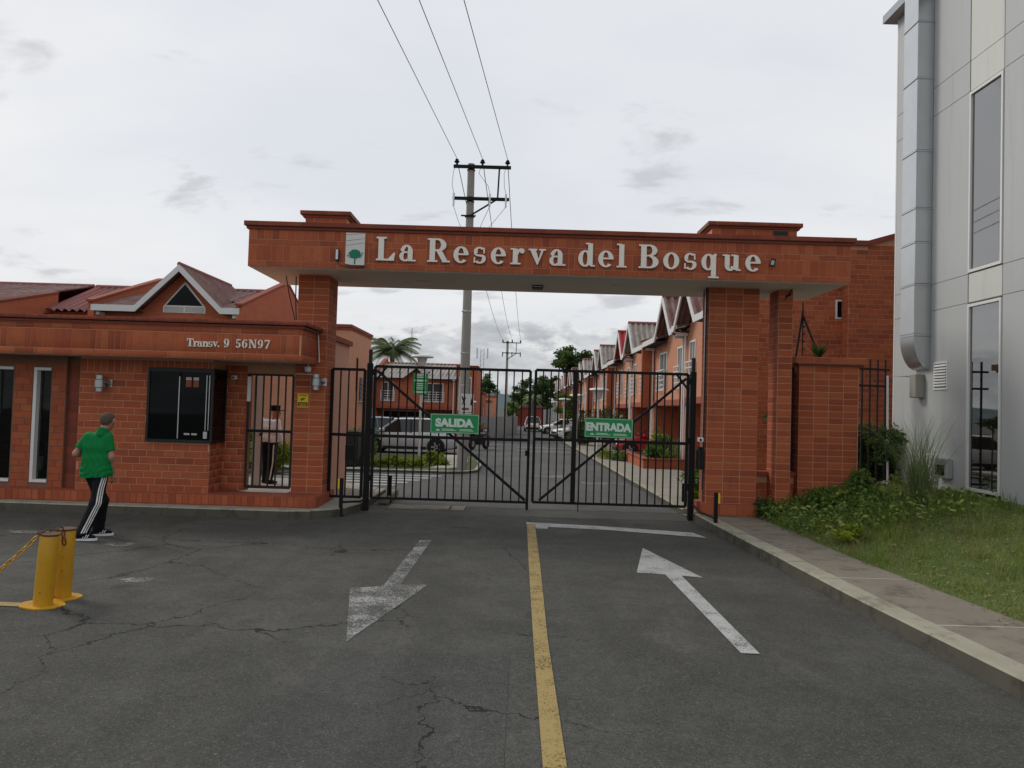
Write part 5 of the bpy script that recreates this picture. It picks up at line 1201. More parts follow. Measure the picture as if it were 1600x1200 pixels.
# metal hoarding on the left side of the street
t = thing('metal_hoarding', 'grey sheet metal hoarding along the left of the street', 'fence', (-.5, 62, gz(62)))
for k in range(9):
    a = Vector((-1.5, 55, gz(55))).lerp(Vector((.35, 72, gz(72))), k/9); b = Vector((-1.5, 55, gz(55))).lerp(Vector((.35, 72, gz(72))), (k+1)/9); mb = MB(); mb.prism([(a.x, a.y), (b.x-.01, b.y-.02), (b.x-.01, b.y+.04), (a.x, a.y+.06)], 'z', a.z-.05, a.z+1.62); mb.build('sheet', 'metal_fence', t)
m = MB(); m.box(-4, -1.5, 55, 55.06, gz(55)-.05, gz(55)+1.6); m.build('sheet', 'metal_fence', t)

# ================================================================== utility poles and overhead wires
def util_pole(x, y, zt, label, arms, r0=.17, r1=.11, full=True):
    t = thing('utility_pole', label, 'pole', (x, y, gz(y))); z0 = gz(y)
    MB().tube([(x, y, z0-.2), (x+.01, y, zt*.5), (x, y, zt)], [r0, (r0+r1)/2, r1], 18).build('shaft', 'concrete_pole', t, True)
    for (z, xa_, xb_) in arms:
        MB().box(xa_, xb_, y-r1-.09, y-r1-.005, z-.045, z+.045).build('crossarm', 'iron', t)
        for zz in (z-.08, z+.05): MB().lathe([(r1+.02, 0), (r1+.02, .03)], (x, y, zz), 18).build('clamp', 'iron', t)
    return t
UX, UY = -1.58, 22.95
UP = util_pole(UX, UY, 9.55, 'concrete utility pole with two crossarms standing on the island corner', [(9.42, -2.12, -.33), (8.42, -2.12, -.36)])
yA = UY-.165
MB().bar((-.72, yA, 8.42), (-.69, yA, 9.42), .05).build('strut', 'iron', UP); MB().bar((UX+.05, yA, 7.9), (-.76, yA, 8.40), .045).build('brace', 'iron', UP)
MB().lathe([(.16, 0), (.16, .04)], (UX, UY, 7.88), 18).build('clamp', 'iron', UP); MB().box(UX-.26, UX+.2, yA-.02, yA+.02, 7.86, 7.90).build('clamp_bolt', 'iron', UP)
for z in (2.6, 3.6, 4.9): MB().lathe([(.158, 0), (.158, .03)], (UX, UY, z), 18).build('band', 'galv', UP)
ins = [-2.02, -1.22, -.44]
for x in ins: MB().lathe([(.02, 0), (.02, .07), (.075, .08), (.085, .11), (.05, .13), (.06, .16), (.035, .19), (.02, .20)], (x, yA, 9.46), 12).build('insulator', 'iron', UP, True)
for x in (-2.08, -.96, -.46): MB().tube([(x, yA-.06, 8.56), (x, yA-.06, 8.16)], [.035, .03], 8).build('fuse', 'galv', UP, True); MB().tube([(x, yA-.06, 8.40), (x, yA, 8.42)], .02, 6).build('fuse_bracket', 'iron', UP)
def wire(pts, r, label, n=14, sag=0.0):
    P = [Vector(p) for p in pts]; L = []
    for a, b in zip(P[:-1], P[1:]):
        for k in range(n): t = k/n; q = a.lerp(b, t); q.z -= sag*4*t*(1-t); L.append(q)
    L.append(P[-1]); return top(MB().tube(L, r, 5, False), 'overhead_wire', 'cable', label, 'wire')
wn_ = ['left', 'middle', 'right']
for k, (x, u) in enumerate(zip(ins, (590, 655, 725))):
    e = atY(u, 0, 13.0); a = Vector((x, yA, 9.66)); d = (e-a)/(yA-13.0); far = a+d*(yA+12); far.z += .25
    wire([a, e+(Vector((0, 0, 0)))], .0085, f'overhead wire from the {["insulator nearest the pole-side arm tip", "middle insulator of the pole", "insulator above the strut of the pole"][k]} towards the road', 10, .0)
    wire([e, far], .0085, f'overhead wire continuing over the road from the {["outer", "middle", "strut-side"][k]} insulator', 10, .05)
for k, x in enumerate(ins):
    m = MB(); x2 = (-2.08, -.96, -.46)[k]
    m.tube([(x, yA, 9.6), (x-.10, yA-.04, 9.2), (x2-.06, yA-.06, 8.8), (x2, yA-.06, 8.56)], .007, 5); m.tube([(x2, yA-.06, 8.16), (x2*.6+UX*.4, yA, 7.6), (UX+.1, UY, 6.9)], .007, 5)
    m.build('jumper', 'cable', UP, True)
P2 = (-.95, 79)
U2 = util_pole(P2[0], P2[1], 9.0, 'thin distant utility pole with two crossarms farther along the street', [(8.8, P2[0]-.55, P2[0]+1.45), (7.7, P2[0]-.55, P2[0]+1.45)], .17, .12)
for dx in (-.5, .5, 1.4): MB().tube([(P2[0]+dx, P2[1]-.17, 8.84), (P2[0]+dx, P2[1]-.17, 9.1)], .07, 8).build('insulator', 'iron', U2); MB().tube([(P2[0]+dx, P2[1]-.17, 7.8), (P2[0]+dx, P2[1]-.17, 7.3)], .05, 8).build('fuse', 'iron', U2)
MB().bar((P2[0]+.95, P2[1]-.17, 7.7), (P2[0]+.95, P2[1]-.17, 8.8), .07).build('strut', 'iron', U2)
MB().bar((P2[0], P2[1]-.17, 7.0), (P2[0]+.95, P2[1]-.17, 7.66), .07).build('brace', 'iron', U2)
for k, x in enumerate(ins): wire([(x, yA, 9.62), (P2[0]+(-.5, .5, 1.4)[k], P2[1]-.2, 9.12)], .012, f'overhead wire running along the street between the two poles from the {["outer", "middle", "strut-side"][k]} insulator', 12, .9)
# telecom masts
def mast(u, v, y, w, label):
    q = atY(u, v, y); t = thing('telecom_mast', label, 'mast', (q.x, y, gz(y)))
    if w < .1: MB().tube([(q.x, y, gz(y)), (q.x, y, q.z)], w, 6).build('pole', 'metal_fence', t); return
    for sx in (-1, 1):
        for sy in (-1, 1): MB().bar((q.x+sx*w, y+sy*w, gz(y)), (q.x+sx*w*.6, y+sy*w*.6, q.z), .07).build('leg', 'metal_fence', t)
    for k in range(16): z = gz(y)+(q.z-gz(y))*k/16; MB().bar((q.x-w, y-w, z), (q.x+w, y-w, z+(q.z-gz(y))/16), .05).build('lattice', 'metal_fence', t)
    for z in (q.z-.4, q.z-1.4): MB().box(q.x-w*2.4, q.x-w*1.8, y-w, y+w, z-.5, z+.5).build('antenna', 'galv', t); MB().box(q.x+w*1.8, q.x+w*2.4, y-w, y+w, z-.5, z+.5).build('antenna', 'galv', t)
mast(754, 545, 150, .5, 'distant lattice telecom mast rising behind the corner house'); mast(644, 512, 62, .03, 'thin antenna rod above the corrugated roof beside the palm')

# ================================================================== street lamps and direction sign
def street_lamp(x, y, h, label, s=1.0):
    t = thing('street_lamp', label, 'street lamp', (x, y, gz(y)), 0, 'white disc-topped street lamps')
    MB().tube([(0, 0, 0), (0, 0, h-.45)], .045*s, 10).build('mast', 'pole_white', t, True, True)
    MB().lathe([(.10*s, h-.46), (.14*s, h-.40), (.20*s, h-.14), (.21*s, h-.12)], (0, 0, 0), 18).build('globe', 'fascia_white', t, True, True)
    MB().lathe([(.44*s, h-.12), (.45*s, h-.10), (.40*s, h-.04), (.12*s, h+.0)], (0, 0, 0), 22).build('shade', 'fascia_white', t, True, True)
street_lamp(-3.62, 28.5, 4.05, 'white disc-topped street lamp rising behind the green direction sign')
q = atZ(935, 717, 0); street_lamp(3.62, 32, 3.1, 'white disc-topped street lamp beside the flowering shrub on the right pavement')
for k, y in enumerate((42, 53, 66)): street_lamp(3.55, y, 3.1, f'white disc-topped street lamp, {["second", "third", "fourth"][k]} from the flowering shrub along the right pavement')
street_lamp(-2.35, 38, 2.5, 'white street lamp in front of the grey door panel behind the concrete pole', .9)
a, b = atY(645.5, 583, 28.4), atY(668, 617, 28.4)
t = thing('direction_sign', 'green direction sign with white arrows on a white lamp mast', 'sign', ((a.x+b.x)/2, 28.42, b.z)); w, h = b.x-a.x, a.z-b.z
MB().box(-w/2, w/2, -.01, .01, 0, h).build('board', 'sign_green', t, False, True)
def arrow(x0, x1, z, s_, sg): return MB().prism([(x0, z-s_*.45), (x1-sg*s_*1.2, z-s_*.45), (x1-sg*s_*1.2, z-s_), (x1, z), (x1-sg*s_*1.2, z+s_), (x1-sg*s_*1.2, z+s_*.45), (x0, z+s_*.45)], 'y', -.016, -.0105)
arrow(-w*.40, w*.40, h*.66, .075, 1).build('arrow', 'sign_white', t, False, True); arrow(w*.40, -w*.40, h*.12, .07, -1).build('arrow', 'sign_white', t, False, True)
for z in (.80, .87, .93, .50, .42, .33, .25): MB().box(-w*.34, w*.34, -.013, -.0105, h*z, h*z+.028).build('print_line', 'sign_white', t, False, True)
a, b = atY(720, 615, 22.7), atY(739, 658, 22.7)
t = thing('pole_notice', 'pale notice board strapped to the concrete utility pole', 'sign', ((a.x+b.x)/2, 22.76, b.z)); w, h = b.x-a.x, a.z-b.z
MB().box(-w/2, w/2, -.01, .01, 0, h).build('board', 'panel_white', t, False, True)
MB().prism([(-w*.45, h*.90), (-w*.33, h*.90), (-w*.12, h*.58), (-w*.24, h*.58)], 'y', -.014, -.0105).prism([(-w*.16, h*.86), (-w*.08, h*.86), (-w*.34, h*.60), (-w*.42, h*.60)], 'y', -.016, -.0145).build('symbol', 'black', t, False, True); MB().prism([(w*.24, h*.58), (w*.44, h*.58), (w*.30, h*.88)], 'y', -.014, -.0105).build('symbol', 'black', t, False, True)
MB().box(-w*.4, w*.15, -.014, -.0105, h*.40, h*.48).build('print_line', 'wood_door', t, False, True)
for z in (.14, .22, .30): MB().box(-w*.42, w*.40, -.013, -.0105, h*z, h*z+.014).build('print_line', 'black', t, False, True)

# ================================================================== vehicles
def wheel(parent, x, y, r, w, side):
    t = MB().tube([(x, y-w/2, r), (x, y-w/2+.03, r), (x, y+w/2-.03, r), (x, y+w/2, r)], [r*.94, r, r, r*.94], 24).build('tyre', 'tyre', parent, True, True)
    yo = y+side*(w/2+.004); MB().tube([(x, yo-.01*side, r), (x, yo, r)], r*.66, 24).build('rim', 'black', t, True, True)
    for k in range(5):
        a = 2*math.pi*k/5; MB().bar((x+.04*math.cos(a), yo+.008*side, r+.04*math.sin(a)), (x+r*.60*math.cos(a), yo+.008*side, r+r*.60*math.sin(a)), .055, .012).build('spoke', 'aluminium', t, False, True)
def car(label, loc, rz, paint, L=4.7, W=1.82, H=1.62, wb=2.72, wagon=True, detail=True, clear=.2):
    t = thing('car', label, 'car', loc, rz); hl = L/2
    st = [(-hl, .42, .78, .80), (-hl+.06, .30, .92, .88), (-hl+.35, clear+.03, .98, .97), (-.8, clear, .97, 1), (.4, clear, .95, 1), (hl-1.15, clear, .93, 1), (hl-.55, clear+.02, .86, .97), (hl-.12, .26, .74, .88), (hl, .36, .62, .78)]
    mb = MB(); ns = None
    for (x, zb, zt, k) in st:
        hw = W/2*k; ring_ = [(hw*.80, zb), (hw*.95, zb+.05), (hw, zb+.16), (hw, (zb+zt)/2+.04), (hw*.975, zt-.10), (hw*.90, zt-.02), (hw*.55, zt+.012)]
        pts = [(x, y, z) for y, z in ring_]+[(x, -y, z) for y, z in ring_[::-1]]; ns = len(pts); mb.v += pts
    for i in range(len(st)-1):
        for j in range(ns): mb.f.append((i*ns+j, i*ns+(j+1) % ns, (i+1)*ns+(j+1) % ns, (i+1)*ns+j))
    mb.f.append(tuple(range(ns))); mb.f.append(tuple((len(st)-1)*ns+j for j in range(ns)))
    body = mb.build('body', paint, t, True, True)
    xr0 = -hl+.12 if wagon else -hl+.55; xr1 = xr0+(.45 if wagon else .7); xf1 = hl-1.95; xf0 = hl-1.15; zb = .93; zt = H-.06; bw_, tw = W/2*.93, W/2*.70
    R4 = lambda x, h_, z: [(x, -h_, z), (x, h_, z)]
    g_ = MB(); A_, B_, C_, D_ = R4(xr0, bw_*.94, zb), R4(xr1, tw*.95, zt), R4(xf1, tw, zt), R4(xf0, bw_, zb)
    g_.quad(A_[0], A_[1], B_[1], B_[0]).quad(B_[0], B_[1], C_[1], C_[0]).quad(C_[0], C_[1], D_[1], D_[0]).quad(A_[0], B_[0], C_[0], D_[0]).quad(A_[1], D_[1], C_[1], B_[1]); g_.build('windows', 'car_glass', t, False, True)
    rf = MB(); n = 8; rows = []
    for k in range(n+1):
        u = k/n; x = xr1-.10+(xf1+.12-xr1+.10)*u; z = zt+.005+.055*math.sin(math.pi*(.15+.7*u)); rows.append([(x, y*tw*1.03, z+(.0 if abs(y) == 1 else .02)-(.03 if abs(y) == 1 else 0)) for y in (-1, -.75, 0, .75, 1)])
    i0 = 0
    for r_ in rows: rf.v += r_
    for k in range(n):
        for j in range(4): rf.f.append((k*5+j, k*5+j+1, (k+1)*5+j+1, (k+1)*5+j))
    rf.build('roof', paint, t, True, True)
    for s_ in (-1, 1):
        for (xa_, xb_, w_, m_) in ((xr0+.02, xr1+.0, .13, paint), (xf0-.02, xf1+.02, .07, paint), (-.25, -.22, .08, 'black'), (xr1-.05+.55, xr1+.62, .07, paint)): MB().bar((xa_, s_*(bw_+.004), zb), (xb_, s_*(tw+.012), zt), w_, .03).build('pillar', m_, t, False, True)
        for x in (-wb/2, wb/2):
            MB().tube([(x, s_*(W/2-.10), .34), (x, s_*(W/2+.006), .34)], .385, 28).build('wheel_arch', 'black', t, True, True); wheel(t, x, s_*(W/2-.075), .335, .20, s_)
        MB().box(-wb/2+.42, wb/2-.42, s_*(W/2-.02)-.02, s_*(W/2-.02)+.03, clear+.0, clear+.13).build('sill', 'black', t, False, True)
        MB().cbox(xf0-.35, xf0-.12, min(s_*(W/2-.02), s_*(W/2+.17)), max(s_*(W/2-.02), s_*(W/2+.17)), .95, 1.09, .03).build('mirror', paint if detail else 'black', t, False, True)
        MB().cbox(hl-.38, hl-.06, s_*W*.33-.20, s_*W*.33+.20, .62, .78, .03).build('headlight', 'aluminium', t, False, True)
        MB().cbox(-hl+.01, -hl+.22, s_*W*.38-.14, s_*W*.38+.14, .72, .95, .03).build('tail_light', 'car_red', t, False, True)
        if detail:
            for x in (-.75, .35): MB().cbox(x, x+.20, s_*(W/2-.005)-.015, s_*(W/2-.005)+.02, .80, .84, .008).build('door_handle', paint, t, False, True)
            for x in (-.98, -.05, .92): MB().bar((x, s_*(W/2+.001), .34), (x, s_*(W/2-.015), .90), .010, .006).build('door_gap', 'black', t, False, True)
            MB().tube([(xr1, s_*tw*.92, zt+.06), (xr1+.1, s_*tw*.92, zt+.10), (xf1-.1, s_*tw*.92, zt+.10), (xf1, s_*tw*.92, zt+.05)], .018, 6).build('roof_rail', 'black', t, True, True)
    MB().cbox(-hl-.03, -hl+.25, -W*.44, W*.44, .27, .52, .04).build('bumper', 'black', t, False, True); MB().cbox(hl-.22, hl+.03, -W*.40, W*.40, .25, .48, .04).build('bumper', 'black', t, False, True)
    MB().box(-hl-.015, -hl-.0, -.26, .26, .60, .75).build('number_plate', 'sign_yellow', t, False, True); MB().box(hl-.05, hl+.02, -.45, .45, .50, .66).build('grille', 'black', t, False, True)
    return t
car('silver estate car with roof rails parked behind the lime hedge', (-4.72, 33, gz(33)), R(180), 'car_silver', L=4.75, H=1.54)
car('blue grey car parked behind the silver estate car', (-7.3, 38.2, gz(38)), R(180), 'car_blue', L=4.4, H=1.5, wagon=False, detail=False)
car('white car seen from behind driving away up the street', (2.05, 82, gz(82)), R(90), 'car_white', L=4.4, W=1.8, H=1.62, detail=False)
car('white car parked on the right pavement beside the shrubs', (5.0, 56, gz(56)), R(200), 'car_white', L=4.3, H=1.5, wagon=False, detail=False)
car('small white car parked farther up the right side of the street', (4.55, 73, gz(73)), R(185), 'car_white', L=4.0, H=1.5, detail=False)
car('red car parked in a garage behind the planter shrubs', (6.75, 36.1, gz(36)), R(180), 'car_red', L=3.7, W=1.62, H=1.5, wb=2.35, detail=True)
# cargo motorcycle by the pole
t = thing('motorcycle', 'black motorcycle with dark blue carrier box behind the SALIDA sign', 'motorcycle', (-1.75, 37.5, gz(37)), R(60))
for x in (-.62, .66):
    w_ = MB().tube([(x, -.05, .30), (x, -.035, .30), (x, .035, .30), (x, .05, .30)], [.27, .30, .30, .27], 20).build('tyre', 'tyre', t, True, True); MB().tube([(x, -.055, .30), (x, .055, .30)], .15, 16).build('rim', 'aluminium', w_, True, True)
MB().tube([(.66, 0, .30), (.46, 0, .92), (.42, 0, 1.02)], .03, 8).build('fork', 'aluminium', t, True, True); MB().tube([(.40, -.34, 1.06), (.44, 0, 1.02), (.40, .34, 1.06)], .018, 8).build('handlebar', 'black', t, True, True)
MB().cbox(-.25, .25, -.16, .16, .25, .60, .05).build('engine', 'black', t, False, True); MB().cbox(.0, .42, -.15, .15, .64, .86, .06).build('fuel_tank', 'moto_blue', t, False, True); MB().cbox(-.65, .02, -.14, .14, .66, .80, .05).build('seat', 'black', t, False, True)
MB().tube([(-.62, .08, .3), (-.2, .08, .45), (.3, .08, .62), (.45, 0, .9)], .025, 8).build('frame', 'black', t, True, True); MB().cbox(-1.0, -.45, -.30, .30, .83, 1.28, .03).build('carrier_box', 'moto_blue', t, False, True); MB().tube([(.5, 0, .92), (.6, 0, .92)], .09, 14).build('headlight', 'aluminium', t, True, True)
MB().box(-.45, -.40, -.35, .35, 1.3, 1.34).build('box_rail', 'fascia_white', t, False, True)

# ================================================================== bollards and chain
def bollard(x, y, lean, label):
    t = thing('bollard', label, 'bollard', (x, y, 0)); 
    MB().lathe([(.083, .012), (.083, .40), (.083, .645), (.078, .66), (.02, .665)], (0, 0, 0), 26).build('tube', 'bollard_paint', t, True, True)
    n = 22; r_ = random.Random(int(x*100+y*50)); mb = MB(); mb.prism([(.19*math.cos(2*math.pi*k/n)*r_.uniform(.86, 1.06), .17*math.sin(2*math.pi*k/n)*r_.uniform(.86, 1.06)) for k in range(n)], 'z', .0, .014); mb.build('base_plate', 'bollard_paint', t, False, True)
    MB().lathe([(.08, .66), (.09, .667), (.09, .678), (.05, .684)], (0, 0, 0), 20).build('cap', 'rust', t, True, True)
    t.rotation_euler = (0, lean, 0); return t
bollard(-4.37, 6.98, R(3.2), 'yellow steel bollard with the chain pulled tight to it, leaning slightly'); bollard(-4.37, 7.27, R(1.5), 'yellow steel bollard with a loose chain end hanging on it')
def link_mesh():
    mb = MB(); n, k = 14, 6
    for i in range(n):
        a = 2*math.pi*i/n; c = Vector((.026*math.cos(a)+(.012 if math.cos(a) > 0 else -.012), .019*math.sin(a), 0)); d = Vector((math.cos(a), math.sin(a), 0))
        for j in range(k): b = 2*math.pi*j/k; mb.v.append(tuple(c+d*.0065*math.cos(b)+Vector((0, 0, .0065*math.sin(b)))))
    for i in range(n):
        for j in range(k): mb.f.append((i*k+j, i*k+(j+1) % k, ((i+1) % n)*k+(j+1) % k, ((i+1) % n)*k+j))
    me = mb.mesh('link', smooth=True); return me
LM = link_mesh(); LM.materials.append(MT['bollard_yellow']); LM2 = LM.copy(); LM2.materials.clear(); LM2.materials.append(MT['rust'])
def chain(pts, label, me, sag):
    a, b = Vector(pts[0]), Vector(pts[1]); t = thing('chain', label, 'chain', tuple(b)); n = int((b-a).length*1.03/.058); prev = None
    for k in range(n):
        u = (k+.5)/n; p = a.lerp(b, u); p.z -= sag*4*u*(1-u); d = (b-a).normalized(); d.z -= sag*4*(1-2*u)/(b-a).length; d.normalize()
        o = bpy.data.objects.new('link', me); COL.objects.link(o); o.parent = t; o.location = p-b
        o.rotation_euler = (d.to_track_quat('X', 'Z').to_matrix() @ Matrix.Rotation(R(90*(k % 2)+20), 3, 'X')).to_euler()
chain([(-4.42, 6.93, .655), (-5.25, 6.9, .02)], 'yellow chain slanting down from the bollard to the ground', LM, .07)
chain([(-4.33, 7.17, .68), (-4.31, 7.175, .53)], 'short rusty chain end hanging from the bollard top', LM2, .0)
chain([(-4.40, 6.90, .69), (-4.33, 7.17, .69)], 'short rusty chain joining the two bollard tops', LM2, .004)

# ================================================================== people
def shell(fn, *cuts):
    def g_(P):
        d = fn(P)
        for c in cuts: d = np.maximum(d, c(P))
        return d
    return g_
def hand(w, fdir, pdir, side, s=1.0):
    """prims of a relaxed hand: w wrist, fdir towards fingertips, pdir palm normal (fingers curl to it), side thumb direction"""
    w = np.array(w, float); f = np.array(fdir, float); f /= np.linalg.norm(f); p = np.array(pdir, float); p -= f*(p@f); p /= np.linalg.norm(p); t = np.cross(f, p)*side
    out_ = [(w, w+f*.07*s, .026*s, .030*s)]
    for k, (o, l) in enumerate(((.027, .072), (.009, .080), (-.010, .075), (-.027, .058))):
        b = w+f*.085*s+t*o*s; m1 = b+f*l*.5*s+p*.008*s; e = m1+f*l*.42*s+p*.030*s; out_ += [(w+f*.05*s+t*o*.7*s, b, .012*s, .0105*s), (b, m1, .0105*s, .0095*s), (m1, e, .0095*s, .008*s)]
    b = w+f*.025*s+t*.022*s; m1 = b+f*.035*s+t*.028*s+p*.012*s; out_ += [(b, m1, .014*s, .012*s), (m1, m1+f*.032*s+p*.012*s, .0115*s, .009*s)]
    return out_
# ---- man in green polo, walking away
MAN = thing('person', 'man in green polo shirt and black striped track trousers walking past the guardhouse', 'person', (-5.80, 10.25, 0)); MAN.scale = (.93, .95, 1)
hd = np.array([.135, .06, 1.625]); nk = np.array([.105, .01, 1.50])
shL, shR = np.array([-.125, .0, 1.40]), np.array([.195, .02, 1.41]); elL, elR = np.array([-.265, -.02, 1.165]), np.array([.245, .01, 1.135]); wrL, wrR = np.array([-.13, .26, 1.13]), np.array([.235, .10, .92])
hipL, hipR = np.array([-.035, .03, .90]), np.array([.115, .0, .90]); knR, anR = np.array([.10, -.06, .50]), np.array([-.045, -.15, .10]); knL, anL = np.array([.05, .17, .50]), np.array([-.03, .24, .10])
head = [(hd+[0, -.012, .03], hd+[.012, .022, .02], .088, .085), (hd+[.005, .01, -.03], hd+[.02, .045, -.075], .075, .050), (hd+[.02, .09, .0], hd+[.024, .104, -.02], .012, .016), (nk+[0, -.01, -.06], hd+[0, -.02, -.05], .062, .058)]
ears = [(hd+[-.094, .0, .016], hd+[-.090, .0, -.028], .017, .011), (hd+[.104, .008, .016], hd+[.100, .008, -.028], .017, .011)]
arms = [(shL, elL, .050, .040), (elL, wrL, .040, .028), (shR, elR, .050, .042), (elR, wrR, .042, .029)]
torso = [((-.05, .02, 1.32), (.12, .02, 1.325), .095, .095), ((-.01, .02, 1.10), (.075, .02, 1.10), .10, .10), ((-.01, .02, .95), (.08, .015, .95), .10, .10)]
legs = [(hipL, knL, .090, .062), (knL, anL, .062, .044), (hipR, knR, .092, .064), (knR, anR, .064, .045)]
hands = hand(wrR+[0, .01, -.01], (.0, .12, -1), (-.9, .1, -.1), 1)+hand(wrL, (.8, .5, -.2), (0, -.2, -1), -1)
feet_fn = lambda an, dx, dy: [(an+[-.055*dx+.0, -.055*dy, -.055], an+[.10*dx, .10*dy, -.068], .042, .036), (an+[0, 0, -.02], an+[.14*dx, .14*dy, -.072], .045, .030)]
def man_body(P):
    d = union(P, torso+legs+arms, .05); d = smin(d, union(P, head, .035), .03); d = np.minimum(d, union(P, ears, .01)); return smin(d, union(P, hands, .012), .02)
body_part('body', man_body, (-.40, -.32, .0), (.42, .50, 1.78), .0125, 'skin', MAN)
# shirt: torso and sleeves, loose hem, collar
sh_pr = [((-.085, .015, 1.375), (.15, .02, 1.385), .090, .090), ((-.05, .015, 1.26), (.12, .02, 1.26), .128, .126), ((-.05, .015, 1.10), (.115, .02, 1.10), .134, .134), ((-.05, .015, .95), (.12, .015, .95), .142, .142), ((-.05, .015, .80), (.122, .015, .80), .148, .148)]
sl_pr = [(shL+[.02, 0, -.005], shL*.28+elL*.72, .066, .066), (shR+[-.02, 0, -.005], shR*.25+elR*.75, .066, .066)]
def plane(p, n):
    p = np.array(p, float); n = np.array(n, float); n /= np.linalg.norm(n); return lambda P: (P-p)@n
def shirt(P):
    wr_ = .0055*np.sin(P[..., 2]*62-P[..., 0]*48+3*np.sin(P[..., 0]*14+P[..., 2]*9))*np.clip((1.12-P[..., 2])*5, 0, 1)+.004*np.sin(P[..., 2]*24+P[..., 0]*70+2*np.sin(P[..., 2]*17))
    d = union(P, sh_pr, .06)+wr_; d = np.maximum(d, plane((0, 0, .845), (.06, 0, -1))(P))
    a = np.maximum(union(P, sl_pr[:1], .02)-.002, plane(shL*.34+elL*.66, elL-shL)(P)); b = np.maximum(union(P, sl_pr[1:], .02)-.002, plane(shR*.30+elR*.70, elR-shR)(P))
    return np.maximum(smin(smin(d, a, .035), b, .035), plane((.10, .0, 1.49), (0, .25, 1))(P))
body_part('polo_shirt', shirt, (-.42, -.25, .80), (.42, .35, 1.60), .011, 'cloth_green', MAN)
body_part('collar', lambda P: np.maximum(np.maximum(sd_cone(P, nk+[0, 0, -.045], nk+[.01, .0, .035], .092, .078), -sd_cone(P, nk+[0, 0, -.1], nk+[.01, 0, .1], .064, .062)), plane(nk+[0, 0, .022], (.05, .35, 1))(P)), (-.05, -.15, 1.40), (.28, .17, 1.60), .009, 'cloth_green', MAN)
tr_pr = [((-.01, .015, .90), (.085, .015, .90), .105, .105), (hipL+[0, 0, -.03], knL, .094, .086), (knL, anL+[0, 0, -.01], .086, .082), (hipR+[0, 0, -.03], knR, .096, .088), (knR, anR+[.0, 0, -.01], .092, .085)]
def trousers(P):
    d = union(P, tr_pr, .045)+.004*np.sin(P[..., 2]*40+P[..., 0]*22)*np.clip(1-(P[..., 2])*1.6, 0, 1); return np.maximum(np.maximum(d, P[..., 2]-.95), .062-P[..., 2])
TR = body_part('track_trousers', trousers, (-.30, -.32, .03), (.35, .45, .99), .012, 'cloth_black', MAN)
for k, dlt in enumerate((-.030, 0, .030)):       # three stripes down the outer (right) seam
    mb = MB(); rows = []
    P0 = [(hipR+[.04, 0, -.02], .120), (hipR*.5+knR*.5+[0.01, 0, 0], .110), (knR, .0985), (knR*.5+anR*.5, .0945), (anR+[0, 0, .01], .0905)]
    for q_, r_ in P0:
        n_ = np.array([.70, -.72, 0.0]); n_ /= np.linalg.norm(n_); tng = np.array([.72, .70, 0]); b = q_+n_*r_+tng*dlt
        rows.append((b-tng*.0085, b+tng*.0085, n_))
    # follow the cloth: push each row onto the trouser surface
    fin = []
    for (a_, b_, n_) in [tuple((np.array(rows[i][c])*(1-t_)+np.array(rows[i+1][c])*t_) for c in range(3)) for i in range(4) for t_ in np.linspace(0, 1, 7)[:-1]]+[rows[-1]]:
        o2 = []
        for v in (a_, b_):
            v = np.array(v)-n_*.06
            for _ in range(24):
                dd = float(trousers(v[None, :])[0])
                if dd > .004: break
                v = v+n_*max(.003, (.004-dd)*.8)
            o2.append(v)
        fin.append(o2)
    for i in range(len(fin)-1): mb.quad(fin[i][0], fin[i][1], fin[i+1][1], fin[i+1][0])
    mb.build('stripe', 'stripe_white', TR, True, True)
for an, dx, dy, nm in ((anR, .985, .17, 0), (anL, .93, .36, 1)):
    dv = np.array([dx, dy, 0]); sd_ = np.array([-dy, dx, 0]); gl = an.copy(); gl[2] = .10
    body_part('shoe', lambda P, an=gl, dv=dv: np.maximum(union(P, [(an-dv*.06+[0, 0, -.055], an+dv*.16+[0, 0, -.062], .046, .034), (an+[0, 0, -.01], an+dv*.10+[0, 0, -.045], .047, .036)], .03), .030-P[..., 2]), gl-[.26, .26, .12], gl+[.28, .28, .08], .009, 'cloth_black', MAN)
    sole = MB(); n = 20; pts = []
    for k in range(n):
        a = 2*math.pi*k/n; u = .165*math.cos(a); v = (.045+.006*math.cos(a))*math.sin(a); q_ = gl+dv*(.05+u)+sd_*v; pts.append((q_[0], q_[1]))
    sole.prism(pts, 'z', .002, .034); sole.build('sole', 'stripe_white', MAN, False, True)
    for k in range(3):
        q_ = gl+dv*(.03+.028*k)-sd_*.0475; MB().bar((q_[0], q_[1], .040), (q_[0]+dv[0]*.025-sd_[0]*-.008, q_[1]+dv[1]*.025+.004, .085), .011, .006).build('shoe_stripe', 'stripe_white', MAN, False, True)
def hair(P):
    d = union(P, [(hd+[0, -.016, .034], hd+[.010, .012, .036], .0905, .0865), (hd+[0, -.028, -.01], hd+[.0, -.026, -.03], .074, .066)], .03)-.0025*np.sin(P[..., 0]*210+P[..., 2]*90)*np.sin(P[..., 2]*190+P[..., 1]*120)
    return np.maximum(np.maximum(d, plane(hd+[0, .045, .02], (0, 1, -.9))(P)), plane(hd+[0, 0, -.040], (0, .35, -1))(P))
body_part('hair', hair, hd-[.13, .14, .12], hd+[.13, .14, .16], .008, 'hair_grey', MAN)
m = MB(); m.tube([hd+[.098, .005, .0], hd+[.10, .035, -.03], hd+[.085, .075, -.045]], .0035, 5); m.build('mask_strap', 'stripe_white', MAN, True, True)
m = MB(); m.poly([hd+[.094, .06, -.02], hd+[.06, .115, -.01], hd+[.055, .112, -.085], hd+[.085, .06, -.075]]); m.build('face_mask', 'stripe_white', MAN, False, True)

